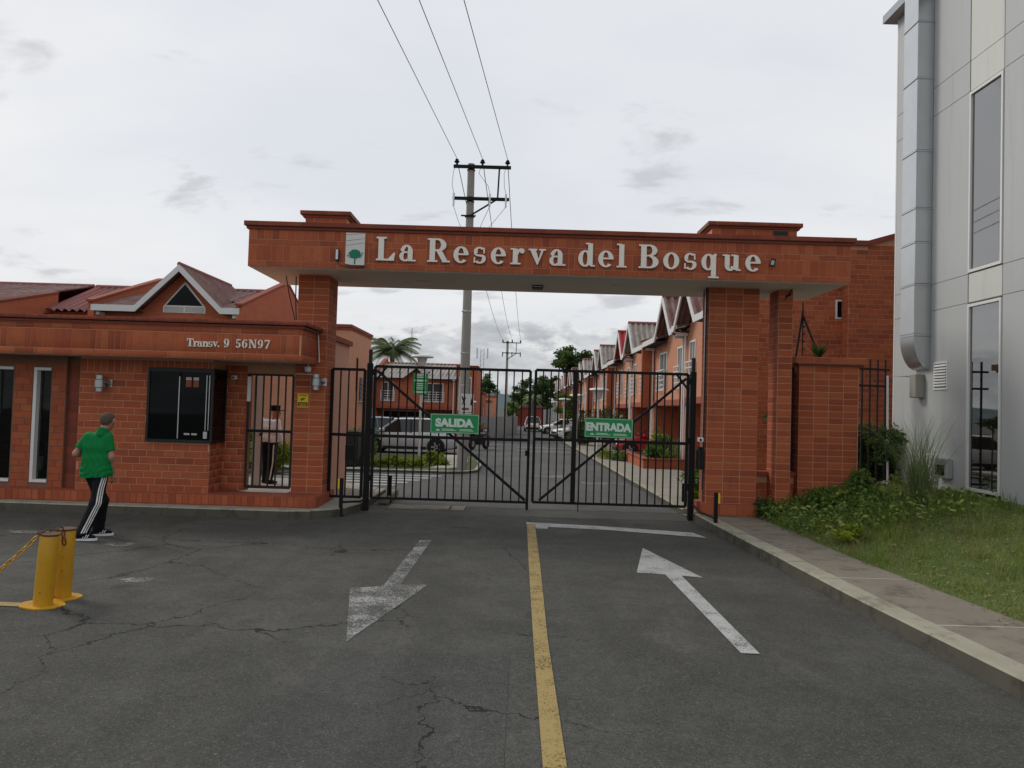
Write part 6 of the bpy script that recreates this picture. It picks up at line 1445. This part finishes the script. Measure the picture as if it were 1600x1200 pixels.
# ---- guard behind the barred door
q = atZ(422, 752, .26)
GU = thing('person', 'guard in white shirt, black cap and black striped trousers behind the barred door', 'person', (-5.38, 16.3, .145))
hd = np.array([.10, .04, 1.56]); nk = np.array([.06, .02, 1.43]); shL, shR = np.array([-.15, .03, 1.36]), np.array([.17, -.01, 1.36]); elL, elR = np.array([-.25, .12, 1.40]), np.array([.215, -.02, 1.09]); wrL, wrR = np.array([-.22, .02, 1.60]), np.array([.25, .10, .90])
hipL, hipR = np.array([-.085, .02, .86]), np.array([.085, .0, .86]); knL, anL = np.array([-.06, .05, .47]), np.array([-.06, .02, .09]); knR, anR = np.array([.08, .0, .47]), np.array([.04, -.04, .09])
head = [(hd+[-.012, 0, .02], hd+[.02, .004, .02], .085, .085), (hd+[.02, 0, -.03], hd+[.05, .005, -.075], .072, .048), (hd+[.095, .01, 0], hd+[.112, .01, -.02], .012, .015), (nk+[0, 0, -.06], hd+[-.01, 0, -.05], .060, .056), (hd+[-.01, -.088, .01], hd+[-.015, -.086, -.03], .013, .010)]
arms = [(shL, elL, .048, .040), (elL, wrL, .040, .028), (shR, elR, .048, .040), (elR, wrR, .040, .028)]
torso = [((-.08, .01, 1.26), (.08, .01, 1.26), .085, .085), ((-.04, .01, 1.05), (.04, .01, 1.05), .09, .09), ((-.04, .01, .92), (.04, .01, .92), .09, .09)]
legs = [(hipL, knL, .088, .060), (knL, anL, .060, .042), (hipR, knR, .088, .060), (knR, anR, .060, .042)]
hands = hand(wrR, (.1, .25, -1), (-.9, .1, 0), 1)+hand(wrL, (-.1, -.25, 1), (.0, -1, -.2), 1)
feet = [(anL+[-.04, 0, -.05], anL+[.14, .03, -.06], .040, .032), (anR+[-.04, 0, -.05], anR+[.14, -.02, -.06], .040, .032)]
body_part('body', lambda P: smin(smin(union(P, torso+legs+arms, .05), union(P, head, .03), .03), union(P, hands, .012), .02), (-.40, -.25, .02), (.40, .35, 1.78), .0135, 'skin', GU)
def gshirt(P):
    d = union(P, [((-.11, .01, 1.325), (.12, .01, 1.325), .092, .092), ((-.085, .01, 1.20), (.085, .01, 1.20), .140, .138), ((-.06, .01, 1.0), (.06, .01, .98), .142, .142), (shL, elL, .070, .062), (elL, elL*.3+wrL*.7, .060, .048), (shR, elR, .070, .060), (elR, wrR, .058, .048)], .05)+.003*np.sin(P[..., 2]*30+P[..., 0]*25)
    return np.maximum(np.maximum(np.maximum(d, .90-P[..., 2]+0*d) if False else d, plane((0, 0, 1.415), (0, 0, 1))(P)*np.where(P[..., 0] > -.17, 1, -1)-np.where(P[..., 0] > -.17, 0, 10)), np.where(np.abs(P[..., 0]) < .19, .885-P[..., 2], -1))
body_part('shirt', gshirt, (-.42, -.25, .82), (.40, .35, 1.65), .013, 'cloth_white', GU)
gt_pr = [((-.05, .01, .86), (.05, .01, .86), .130, .130), (hipL, knL, .105, .085), (knL, anL, .085, .078), (hipR, knR, .105, .085), (knR, anR, .085, .078)]
gtr = lambda P: np.maximum(np.maximum(union(P, gt_pr, .04), P[..., 2]-.93), .05-P[..., 2])
GT = body_part('trousers', gtr, (-.30, -.25, .02), (.32, .28, .97), .014, 'cloth_black', GU)
mb = MB(); fin = []
for t_ in np.linspace(0, 1, 16):
    q_ = (hipR*(1-t_*2)+knR*t_*2) if t_ < .5 else (knR*(2-2*t_)+anR*(2*t_-1)); n_ = np.array([.45, -.89, 0]); tg = np.array([.89, .45, 0]); o2 = []
    for s_ in (-.014, .014):
        v = q_+tg*s_+n_*.04
        for _ in range(40):
            dd = float(gtr(v[None, :])[0])
            if dd > .004: break
            v = v+n_*max(.003, (.004-dd)*.8)
        o2.append(v)
    fin.append(o2)
for i in range(len(fin)-1): mb.quad(fin[i][0], fin[i][1], fin[i+1][1], fin[i+1][0])
mb.build('stripe', 'stripe_white', GT, True, True)
for an in (anL, anR): body_part('shoe', lambda P, an=an: np.maximum(union(P, [(an+[-.05, 0, -.045], an+[.15, .01, -.055], .042, .034), (an, an+[.06, 0, -.03], .045, .04)], .03), .005-P[..., 2]), an-[.15, .12, .1], an+[.26, .14, .08], .011, 'black', GU)
MB().lathe([(.10, .045), (.105, .06), (.105, .11), (.115, .15), (.10, .165), (.03, .17)], tuple(hd+[-.005, 0, 0]), 22).build('cap', 'cloth_black', GU, True, True)
mb = MB(); mb.prism([(hd[0]+.07, hd[1]-.09), (hd[0]+.15, hd[1]-.075), (hd[0]+.20, hd[1]-.02), (hd[0]+.20, hd[1]+.03), (hd[0]+.15, hd[1]+.08), (hd[0]+.07, hd[1]+.09)], 'z', hd[2]+.045, hd[2]+.06); mb.build('cap_brim', 'cloth_black', GU, False, True)
# ---- dog sitting behind the side window
q = atY(60, 700, 13.45)
DG = thing('dog', 'black and white dog sitting behind the narrow guardhouse window', 'dog', (q.x, 13.55, .335))
dh = np.array([0, -.12, .68])
db = [((0, .10, .18), (0, .02, .42), .15, .11), ((0, .02, .42), (0, -.06, .56), .11, .075), ((0, -.06, .56), dh, .075, .09), (dh, dh+[0, -.13, -.03], .075, .040), (dh+[-.06, .02, .06], dh+[-.095, .0, -.02], .028, .018), (dh+[.06, .02, .06], dh+[.095, .0, -.02], .028, .018)]
for s_ in (-1, 1): db += [((s_*.07, -.03, .38), (s_*.07, -.06, .20), .05, .034), ((s_*.07, -.06, .20), (s_*.07, -.07, .03), .034, .028), ((s_*.07, -.07, .025), (s_*.07, -.12, .02), .028, .022), ((s_*.11, .12, .16), (s_*.14, -.02, .12), .085, .06), ((s_*.14, .0, .06), (s_*.14, -.10, .03), .04, .026)]
db += [((0, .24, .08), (.12, .34, .04), .03, .018)]
body_part('body', lambda P: union(P, db, .03), (-.28, -.33, -.02), (.28, .40, .82), .013, 'black', DG)
body_part('white_muzzle', lambda P: union(P, [(dh+[0, -.03, .05], dh+[0, -.10, .0], .058, .056), (dh+[0, -.08, -.01], dh+[0, -.135, -.03], .056, .043)], .02), dh-[.1, .22, .1], dh+[.1, .06, .14], .012, 'stripe_white', DG)
body_part('white_chest', lambda P: union(P, [((0, -.035, .52), (0, -.07, .30), .085, .075)], .02), (-.12, -.2, .18), (.12, .1, .64), .014, 'stripe_white', DG)
MB().lathe([(.001, -.02), (.018, -.01), (.018, .01), (.001, .02)], tuple(dh+[0, -.175, -.015]), 8).build('nose', 'tyre', DG, True, True)
t = thing('stool', 'dark plant stand behind the leftmost narrow guardhouse window', 'stand', (-9.0, 13.7, .335)); MB().lathe([(.15, 0), (.16, .02), (.03, .04), (.03, .6), (.13, .62), (.15, .85), (.12, .85)], (0, 0, 0), 16).build('pot', 'concrete', t, True, True)
V, F, A = leaves(clump_pts((0, 0, 1.05), (.2, .2, .25), 120, .1), .2, .4, .2, .5); link('foliage', np_mesh('foliage', V, F, A), 'leaf_mid', t)

# ================================================================== vegetation
def stuff(name, VFA, mat, label, cat, pname=None):
    V, F, A = VFA; o = link(name, np_mesh(name, V, F, A), mat); return tag(o, label, cat, None, 'stuff')
# grass on the bank
n = 95000; gx = rng.random(n); gy = 5.2+rng.random(n)**1.0*10.0; P = np.zeros((n, 3))
xo = np.interp(gy, [1, 7, 8.6, 10.4, 13.4, 13.5, 15.6], [5.1, 4.78, 4.60, 4.48, 4.45, 4.9, 4.9]); xj = xo-.06*rng.random(n); P[:, 0] = xj+(7.78-xj)*gx; P[:, 1] = gy
P[:, 2] = [bank_z(x, y)-.01 for x, y in P[:, :2]]
k_ = ~((P[:, 0] > 5.2) & (P[:, 0] < 6.5) & (P[:, 1] > 13.7)); P = P[k_]
hh = np.array([.05+.11*max(0, math.sin(x*2.3+1+math.sin(y*3))*math.sin(y*1.9+math.sin(x*4))) for x, y in P[:, :2]])*(.6+.8*rng.random(len(P)))
V, F, A = blades(P, hh, .007, .9, 2)
pat = np.array([.5+.5*math.sin(x*1.7+.5*math.sin(y*2.1))*math.sin(y*1.3+x) for x, y in P[:, :2]]); A = np.clip(A*.6+np.repeat(pat, 6)*.4, 0, 1)
stuff('grass', (V, F, A), 'leaf_grass', 'short green grass covering the bank below the grey building', 'grass')
# low weeds: dense near the brick pillars, sparser over the bank
def weeds(n, fx, fy, size, up=.45, hz=.10):
    p = np.stack([fx(n), fy(n), np.zeros(n)], 1); p[:, 2] = [bank_z(x, y) for x, y in p[:, :2]]; p[:, 2] += rng.random(n)*hz; return leaves(p, size, .45, .25, up)
V1 = weeds(4200, lambda n: 4.35+rng.random(n)*1.9, lambda n: 13.62-rng.random(n)**1.5*2.2, .062, hz=.28)
k1 = (V1[0].reshape(-1, 4, 3)[:, 0, 1]-11.2)*.9 > (V1[0].reshape(-1, 4, 3)[:, 0, 0]-6.0)*-.6
V1 = (V1[0], V1[1], np.clip(V1[2]+.15*np.sin(V1[0][:, 0]*9)*np.sin(V1[0][:, 1]*7), 0, 1))
stuff('ground_cover', V1, 'leaf_mid', 'leafy green ground cover spreading at the foot of the brick pillars', 'ground cover')
Vd = weeds(1500, lambda n: 4.5+rng.random(n)*3.2, lambda n: 14.0-rng.random(n)*7.5, .045, .2, .06); stuff('dead_leaves', Vd, 'leaf_dry', 'brown dead leaves lying among the bank weeds', 'leaves')
V3 = weeds(1900, lambda n: 4.5+rng.random(n)*2.6, lambda n: 13.7-rng.random(n)**1.3*3.0, .085, .7, .34); stuff('tall_weeds', V3, 'leaf_grass', 'paler taller weeds mixed into the ground cover by the pillars', 'weeds')
tp = []
for k in range(150):
    ty = 6+random.random()*8.6; tx = lin(min(ty, 13.4), out)+.1+random.random()*(7.7-lin(min(ty, 13.4), out)-.1)
    if 5.2 < tx < 6.5 and ty > 13.6: continue
    nb = random.randint(14, 34); Pt = np.stack([tx+rng.normal(size=nb)*.05, ty+rng.normal(size=nb)*.05, np.full(nb, bank_z(tx, ty))], 1); tp.append((blades(Pt, random.uniform(.12, .30), .006, .8, 3), k % 4))
stuff('grass_tufts', merge([a for a, b in tp if b]), 'leaf_grass', 'longer grass tufts standing out of the short bank grass', 'grass')
stuff('dry_grass', merge([a for a, b in tp if not b]), 'leaf_dry', 'straw-coloured dry grass tufts scattered over the bank', 'grass')
V2 = weeds(7000, lambda n: 4.8+rng.random(n)*3.0, lambda n: 6+rng.random(n)*8.5, .034, hz=.04)
stuff('lawn_weeds', V2, 'leaf_grass', 'low broad-leaved weeds scattered through the bank grass', 'weeds')
def gz2(x, y): return bank_z(x, y)
# shrubs by the fence pillar
def shrub(name, label, x, y, rad, ncl, nl, size, mat, z=None, cat='shrub', group=None, aspect=.45, crad=.38, stem=True):
    z0 = (gz2(x, y) if z is None else z); V, F, A = bush_mesh('f', (x, y, z0+rad[2]*.95), rad, ncl, nl, size, aspect, crad)
    V[:, 2] = np.maximum(V[:, 2], z0+.01); t = thing(name, label, cat, (x, y, z0), 0, group); link('foliage', np_mesh('foliage', V-np.array([x, y, z0]), F, A), mat, t)
    if stem:
        m = MB()
        for k in range(5): a = random.uniform(0, 6.28); m.tube([(0, 0, 0), (rad[0]*.25*math.cos(a), rad[1]*.25*math.sin(a), rad[2]*.6), (rad[0]*.6*math.cos(a), rad[1]*.6*math.sin(a), rad[2]*1.3)], [.018, .012, .006], 5)
        m.build('stem', 'bark', t, True, True)
    return t
q = atY(1300, 765, 13.2); shrub('shrub', 'bushy dark green shrub growing against the foot of the fence pillar', q.x, 13.15, (.42, .30, .20), 16, 130, .085, 'leaf_mid')
q = atY(1345, 750, 13.5); shrub('shrub', 'upright leafy shrub at the right edge of the fence pillar', q.x, 13.45, (.36, .30, .26), 16, 130, .10, 'leaf_mid')
q = atY(1195, 790, 13.2); shrub('shrub', 'low dark clump beside the step of the broad pillar', 4.60, 13.25, (.20, .2, .17), 10, 130, .07, 'leaf_dark', z=.15)
q = atZ(1340, 835, .32); shrub('shrub', 'small bright lime shrub in the middle of the bank grass', q.x, q.y, (.22, .2, .10), 9, 60, .07, 'leaf_lime', cat='plant')
# big shade shrub behind the iron fence
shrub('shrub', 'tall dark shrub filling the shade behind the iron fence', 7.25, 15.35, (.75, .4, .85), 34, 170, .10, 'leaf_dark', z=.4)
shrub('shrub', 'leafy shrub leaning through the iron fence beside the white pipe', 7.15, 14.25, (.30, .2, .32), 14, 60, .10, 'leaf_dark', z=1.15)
# fern
def fern(x, y, z, L, n, label, mat='leaf_lime'):
    t = thing('fern', label, 'fern', (x, y, z)); VV = []; FF = []; AA = []; i = 0
    for f in range(n):
        th = 2*math.pi*f/n+random.uniform(-.3, .3); ln = L*random.uniform(.7, 1.1)
        for k in range(18):
            u = (k+1)/18; c = np.array([math.cos(th)*ln*u*.55, math.sin(th)*ln*u*.55, ln*(u*.9-.55*u*u*u)]); w = .13*math.sin(math.pi*min(1, u*.9+.1))*ln; sd = np.array([-math.sin(th), math.cos(th), .15])
            for s_ in (-1, 1):
                tip = c+sd*s_*w+np.array([math.cos(th), math.sin(th), 0])*.03; VV += [c-[0, 0, .006], c+np.array([math.cos(th), math.sin(th), 0])*.022, tip]; FF.append((i, i+1, i+2)); AA += [random.random()]*3; i += 3
    link('frond', np_mesh('frond', np.array(VV), np.array(FF), AA), mat, t)
q = atY(1293, 780, 12.9); fern(q.x, 12.9, bank_z(q.x, 12.9)+.12, .62, 9, 'pale green fern rising among the ground cover by the fence pillar')
fern(7.1, 8.8, bank_z(7.1, 8.8), .4, 8, 'dark fern low on the bank near the grey wall', 'leaf_mid')
# tall ornamental grass clumps
def reed(x, y, z, n, h, label, spread=.14, lean=.55, w=.010, mat='leaf_reed'):
    P = np.stack([x+rng.normal(size=n)*spread*.5, y+rng.normal(size=n)*spread*.5, np.full(n, z)], 1); V, F, A = blades(P, h, w, lean, 6)
    t = thing('ornamental_grass', label, 'grass clump', (x, y, z)); link('blades', np_mesh('blades', V-np.array([x, y, z]), F, A), mat, t)
q = atZ(1437, 795, .50); reed(q.x, q.y, bank_z(q.x, q.y), 560, 1.25, 'tall fountain grass clump on the bank in front of the grey wall', .20, .62, .011)
reed(7.35, 9.4, bank_z(7.35, 9.4), 150, .95, 'tall fountain grass leaning into view in front of the grey wall by the window', .14, .9, .008)
for k, (u, v) in enumerate(((1560, 800), (1590, 800), (1500, 790))): q = atZ(u, v, .6); reed(q.x, q.y, bank_z(q.x, q.y), 50, .26, ['small weed tuft at the foot of the grey wall beyond the window', 'rough weed tuft on the bank close to the grey wall', 'short weed tuft under the tall office window'][k], .12, .6, .012, 'leaf_mid')
# litter
q = atZ(1250, 810, .25); m = MB(); m.poly([(q.x, q.y, .24), (q.x+.06, q.y+.02, .24), (q.x+.10, q.y+.12, .31), (q.x+.02, q.y+.10, .30)]); m.poly([(q.x+.02, q.y+.10, .30), (q.x+.10, q.y+.12, .31), (q.x+.09, q.y+.18, .27), (q.x+.03, q.y+.17, .26)]); top(m, 'litter', 'stripe_white', 'scrap of white litter in the ground cover', 'litter')
for k, (u, v) in enumerate(((1382, 775), (1310, 790))): q = atZ(u, v, .45); MB_ = MB().lathe([(.02, 0), (.12, .01), (.15, .05), (.11, .09), (.03, .11)], (q.x, q.y, bank_z(q.x, q.y)), 9); top(MB_, 'stone', 'concrete', ['pale stone lying among weeds near the white pipe', 'pale stone half hidden in the ground cover by the fence pillar'][k], 'stone')
# bougainvillea twig beyond the pillar
V, F, A = leaves(clump_pts((5.55, 15.6, 1.95), (.30, .25, .10), 260, .1), .10, .5, .3, .1); t = thing('creeper', 'thin creeper hanging in the gap behind the slim column', 'plant', (5.55, 15.6, 0)); link('foliage', np_mesh('foliage', V-np.array([5.55, 15.6, 0]), F, A), 'leaf_dark', t); MB().tube([(0, .05, 0), (0, .05, 1.2), (.02, .0, 1.95)], .015, 6).build('stem', 'bark', t, True, True)
# island planting
hedge = 'lime shrubs along the island edge'
for k in range(10):
    x = -5.35+k*.34; y = 23.1+.15*math.sin(k)+(.5 if k > 7 else 0); shrub('lime_shrub', 'small lime-green shrub in the low row before the silver car', x, y, (.20, .20, .085+.03*(k % 3)+(.08 if k > 7 else 0)), 9, 40, .12, 'leaf_lime', z=.04, group=hedge)
for k in range(4): x = -7.6+k*.42; shrub('lime_shrub', 'small lime-green shrub in the low row behind the barred fence panel', x, 23.4, (.24, .24, .13), 9, 46, .12, 'leaf_lime', z=.04, group='lime shrubs behind the fence panel')
q = atY(560, 680, 24.5); shrub('shrub', 'round yellow-green bush beside the flat-roofed house wing', q.x, 24.7, (.55, .5, .62), 22, 90, .13, 'leaf_mid', z=.0); shrub('shrub', 'dark bush in the corner behind the fence panel', q.x-.75, 24.6, (.45, .4, .65), 16, 90, .12, 'leaf_dark', z=0)
shrub('shrub', 'bright leafy bush behind the guard in the passage', -6.75, 20.6, (.55, .5, .50), 22, 80, .16, 'leaf_lime', z=.0); shrub('shrub', 'dark green bush behind the guard beside the brighter one', -7.5, 21.2, (.5, .5, .55), 18, 80, .14, 'leaf_mid', z=0)
V, F, A = blades(np.stack([-12+rng.random(5000)*9.5, 22.6+rng.random(5000)*5.8, np.full(5000, .01)], 1), .10, .018, .7, 2); k_ = None
stuff('island_grass', (V, F, A), 'leaf_grass', 'short grass on the planted island behind the lime shrubs', 'grass')
m = MB(); m.cbox(-.33, .33, -.28, .28, 0, 1.0, .03); o = tag(m.build('waste_bin', 'black', None, origin=None), 'black waste bin standing behind the fence panel', 'bin'); o.location = (-5.05, 22.75, .05); MB().cbox(-.35, .35, -.30, .30, 1.0, 1.06, .02).build('lid', 'black', o, False, True)
# right pavement planter and shrubs
PT = thing('brick_planter', 'low brick planter edging the garage of the right-hand row', 'planter', (5.6, 26.5, gz(26)+.1)); z = gz(26)
m = MB(); m.box(4.5, 4.64, 25.6, 30.2, z, z+.42).box(4.64, 6.0, 25.6, 25.74, z, z+.42).box(4.64, 6.0, 30.06, 30.2, z, z+.42); m.build('wall', 'house_brick', PT); m = MB(); m.box(4.46, 4.70, 25.56, 30.24, z+.421, z+.47).box(4.70, 6.0, 25.56, 25.78, z+.421, z+.47); m.build('coping', 'terracotta', PT); m = MB(); m.box(4.64, 6.0, 25.74, 30.06, z+.05, z+.36); m.build('soil', 'soil', PT)
rp = 'shrubs on the right pavement'
specs = [(5.15, 26.6, (.3, .3, .30), 'leaf_mid', 'leafy shrub in the near corner of the brick planter'), (5.5, 27.3, (.4, .4, .5), 'leaf_dark', 'dark shrub in the middle of the brick planter'), (5.45, 28.6, (.35, .35, .35), 'leaf_mid', 'green shrub at the back of the brick planter'), (5.8, 29.4, (.25, .3, .6), 'leaf_lime', 'tall yellowish shrub at the far end of the brick planter')]
for x, y, rad, mt_, lb in specs: shrub('shrub', lb, x, y, rad, 16, 60, .13, mt_, z=gz(y)+.3, group=rp)
agave((5.35, 26.3, gz(26)+.36), 16, .75, .12, 'large spiky agave in the brick planter', 'leaf_mid')
reed(5.75, 26.2, gz(26)+.36, 160, .75, 'feathery grass clump in the brick planter', .3, .5, .012)
def flower_bush(x, y, rad, label):
    t = shrub('flowering_shrub', label, x, y, rad, 26, 80, .15, 'leaf_dark', z=gz(y)+.1, group=None); 
    for k in range(9):
        a = random.uniform(0, 6.28); z = rad[2]*random.uniform(.6, 1.8); mb = MB().lathe([(.02, -.03), (.09, 0), (.10, .03), (.02, .05)], (rad[0]*.95*math.cos(a), -rad[1]*abs(math.sin(a))*1.02, z), 8); mb.build('flower', 'sign_yellow' if k % 2 else 'stripe_white', t, True, True)
flower_bush(5.1, 41.0, (1.0, .8, 1.15), 'tall shrub with pale flowers beside the ENTRADA sign')
flower_bush(4.2, 45.5, (.7, .7, .85), 'dark flowering shrub farther along the right pavement')
shrub('shrub', 'low green shrub at the kerb of the right pavement', 3.9, 31, (.35, .5, .18), 10, 50, .12, 'leaf_lime', z=gz(31)+.1); shrub('shrub', 'low dark shrub before the brick planter on the pavement', 4.2, 29.5, (.3, .5, .18), 10, 50, .12, 'leaf_mid', z=gz(29)+.1)
shrub('shrub', 'shrub with thin leaves against the inner side of the broad pillar', 4.05, 16.2, (.30, .3, .45), 14, 55, .11, 'leaf_mid', z=.1); shrub('shrub', 'lime tuft at the foot of the inner pavement beside the pillar', 3.95, 15.6, (.2, .2, .14), 8, 40, .10, 'leaf_lime', z=.1)
for k in range(6): y = 46+k*7; shrub('shrub', f'rounded shrub on the right pavement, {ords[k]} beyond the flowering shrubs', 4.4+.3*(k % 2), y, (.6, .6, .55), 12, 50, .18, 'leaf_mid' if k % 2 else 'leaf_dark', z=gz(y)+.1, group=rp)
shrub('shrub', 'yellow-green shrub under the tall window of the corner house', -3.7, 48.9, (.5, .4, .75), 16, 60, .17, 'leaf_lime', z=gz(49)); shrub('shrub', 'dark red-leaved bush beside the motorcycle', -.75-1.2, 42, (.55, .5, .5), 14, 60, .15, 'leaf_red', z=gz(42)+.3)
# trees
def tree(label, x, y, h, crown, ncl, nl, size, mat, z=None, trunk=.25, kind='tree', lean=(0, 0)):
    z0 = gz(y) if z is None else z; t = thing(kind, label, 'tree', (x, y, z0)); rx, ry, rz_ = crown; cz = h-rz_
    m = MB(); m.tube([(0, 0, -.2), (lean[0]*.4, lean[1]*.4, cz*.5), (lean[0], lean[1], cz), (lean[0]*1.1, lean[1], cz+rz_*.6)], [trunk, trunk*.75, trunk*.5, trunk*.15], 10); m.build('trunk', 'bark', t, True, True)
    cs = clump_pts((lean[0], lean[1], cz), (rx*.88, ry*.88, rz_*.88), ncl, .30); parts = []; m = MB()
    for c in cs:
        k = random.uniform(.16, .30)*max(rx, rz_); v, f, a = leaves(clump_pts(c, (k, k, k*.7), nl, .2), size, .6, .15, .2); a = np.clip(a*.5+.5*rng.random(), 0, 1); parts.append((v, f, a))
        if random.random() < .5: m.tube([(lean[0]*.8, lean[1]*.8, cz-rz_*.4), tuple((np.array([lean[0], lean[1], cz])+c)/2-np.array([0, 0, .1*rz_])), tuple(c)], [trunk*.3, trunk*.18, .02], 5)
    if m.v: m.build('limb', 'bark', t, True, True)
    V, F, A = merge(parts); link('crown', np_mesh('crown', V, F, A), mat, t)
tree('large umbrella-crowned tree rising above the far houses of the right-hand row', 9.0, 112, 12.6, (3.6, 3.2, 2.6), 46, 120, .42, 'leaf_dark', trunk=.35)
tree('dark broad tree above the red brick building at the end of the street', 2.6, 130, 8.4, (3.6, 3, 3.2), 44, 120, .42, 'leaf_dark')
tree('tall dark tree between the street end and the right-hand row', 5.6, 126, 9.2, (3.0, 3, 3.4), 40, 120, .42, 'leaf_dark')
tree('dark tree behind the far left houses of the street', -4.6, 108, 7.6, (2.2, 2.2, 1.8), 26, 100, .36, 'leaf_dark')
tree('dark feathery tree showing above the corner house roof', -3.6, 70, 4.9, (1.0, 1.0, 1.1), 16, 90, .25, 'leaf_dark')
tree('small green tree on the left of the street end', -.6, 116, 4.2, (1.4, 1.4, 1.8), 20, 90, .32, 'leaf_mid')
tree('slim street tree among the shrubs on the far right pavement', 4.6, 64, 4.0, (1.1, 1.1, 1.3), 18, 80, .25, 'leaf_mid', trunk=.1)
def palm(label, x, y, h, L, n, z=None, mat='leaf_palm', trunk=.22):
    z0 = gz(y) if z is None else z; t = thing('palm_tree', label, 'palm', (x, y, z0)); m = MB(); m.tube([(0, 0, 0), (.1, 0, h*.5), (0, 0, h)], [trunk*1.3, trunk, trunk*.8], 10); m.build('trunk', 'bark', t, True, True)
    for f in range(n):
        th = 2*math.pi*f*.382*1.0; el = (f/n); ln = L*random.uniform(.85, 1.1); up = 1.35-1.5*el; VV = []; FF = []; AA = []; i = 0; r0 = random.random()
        for k in range(40):
            u = (k+1)/40; c = np.array([math.cos(th)*ln*u*math.cos(up*.6), math.sin(th)*ln*u*math.cos(up*.6), h+ln*(math.sin(up)*u-.62*u*u)]); dv = np.array([math.cos(th), math.sin(th), -.4]); sd = np.array([-math.sin(th), math.cos(th), 0]); w = ln*.34*(1-.7*u)
            for s_ in (-1, 1):
                tip = c+sd*s_*w*.75+dv*w*.35+np.array([0, 0, -w*.55]); VV += [c, c+dv*.05*ln/2, tip]; FF.append((i, i+1, i+2)); AA += [min(1, max(0, r0*.6+random.random()*.4))]*3; i += 3
        link('frond', np_mesh('frond', np.array(VV), np.array(FF), AA), mat, t)
q = atY(613, 545, 58); palm('feathery palm rising behind the corrugated roof across the side road', q.x, 58, q.z-gz(58)-.1, 2.7, 34)
palm('small pale palm in front of the red brick building at the street end', 2.7, 112, 4.2, 1.9, 18, mat='leaf_reed')
flush_bricks()
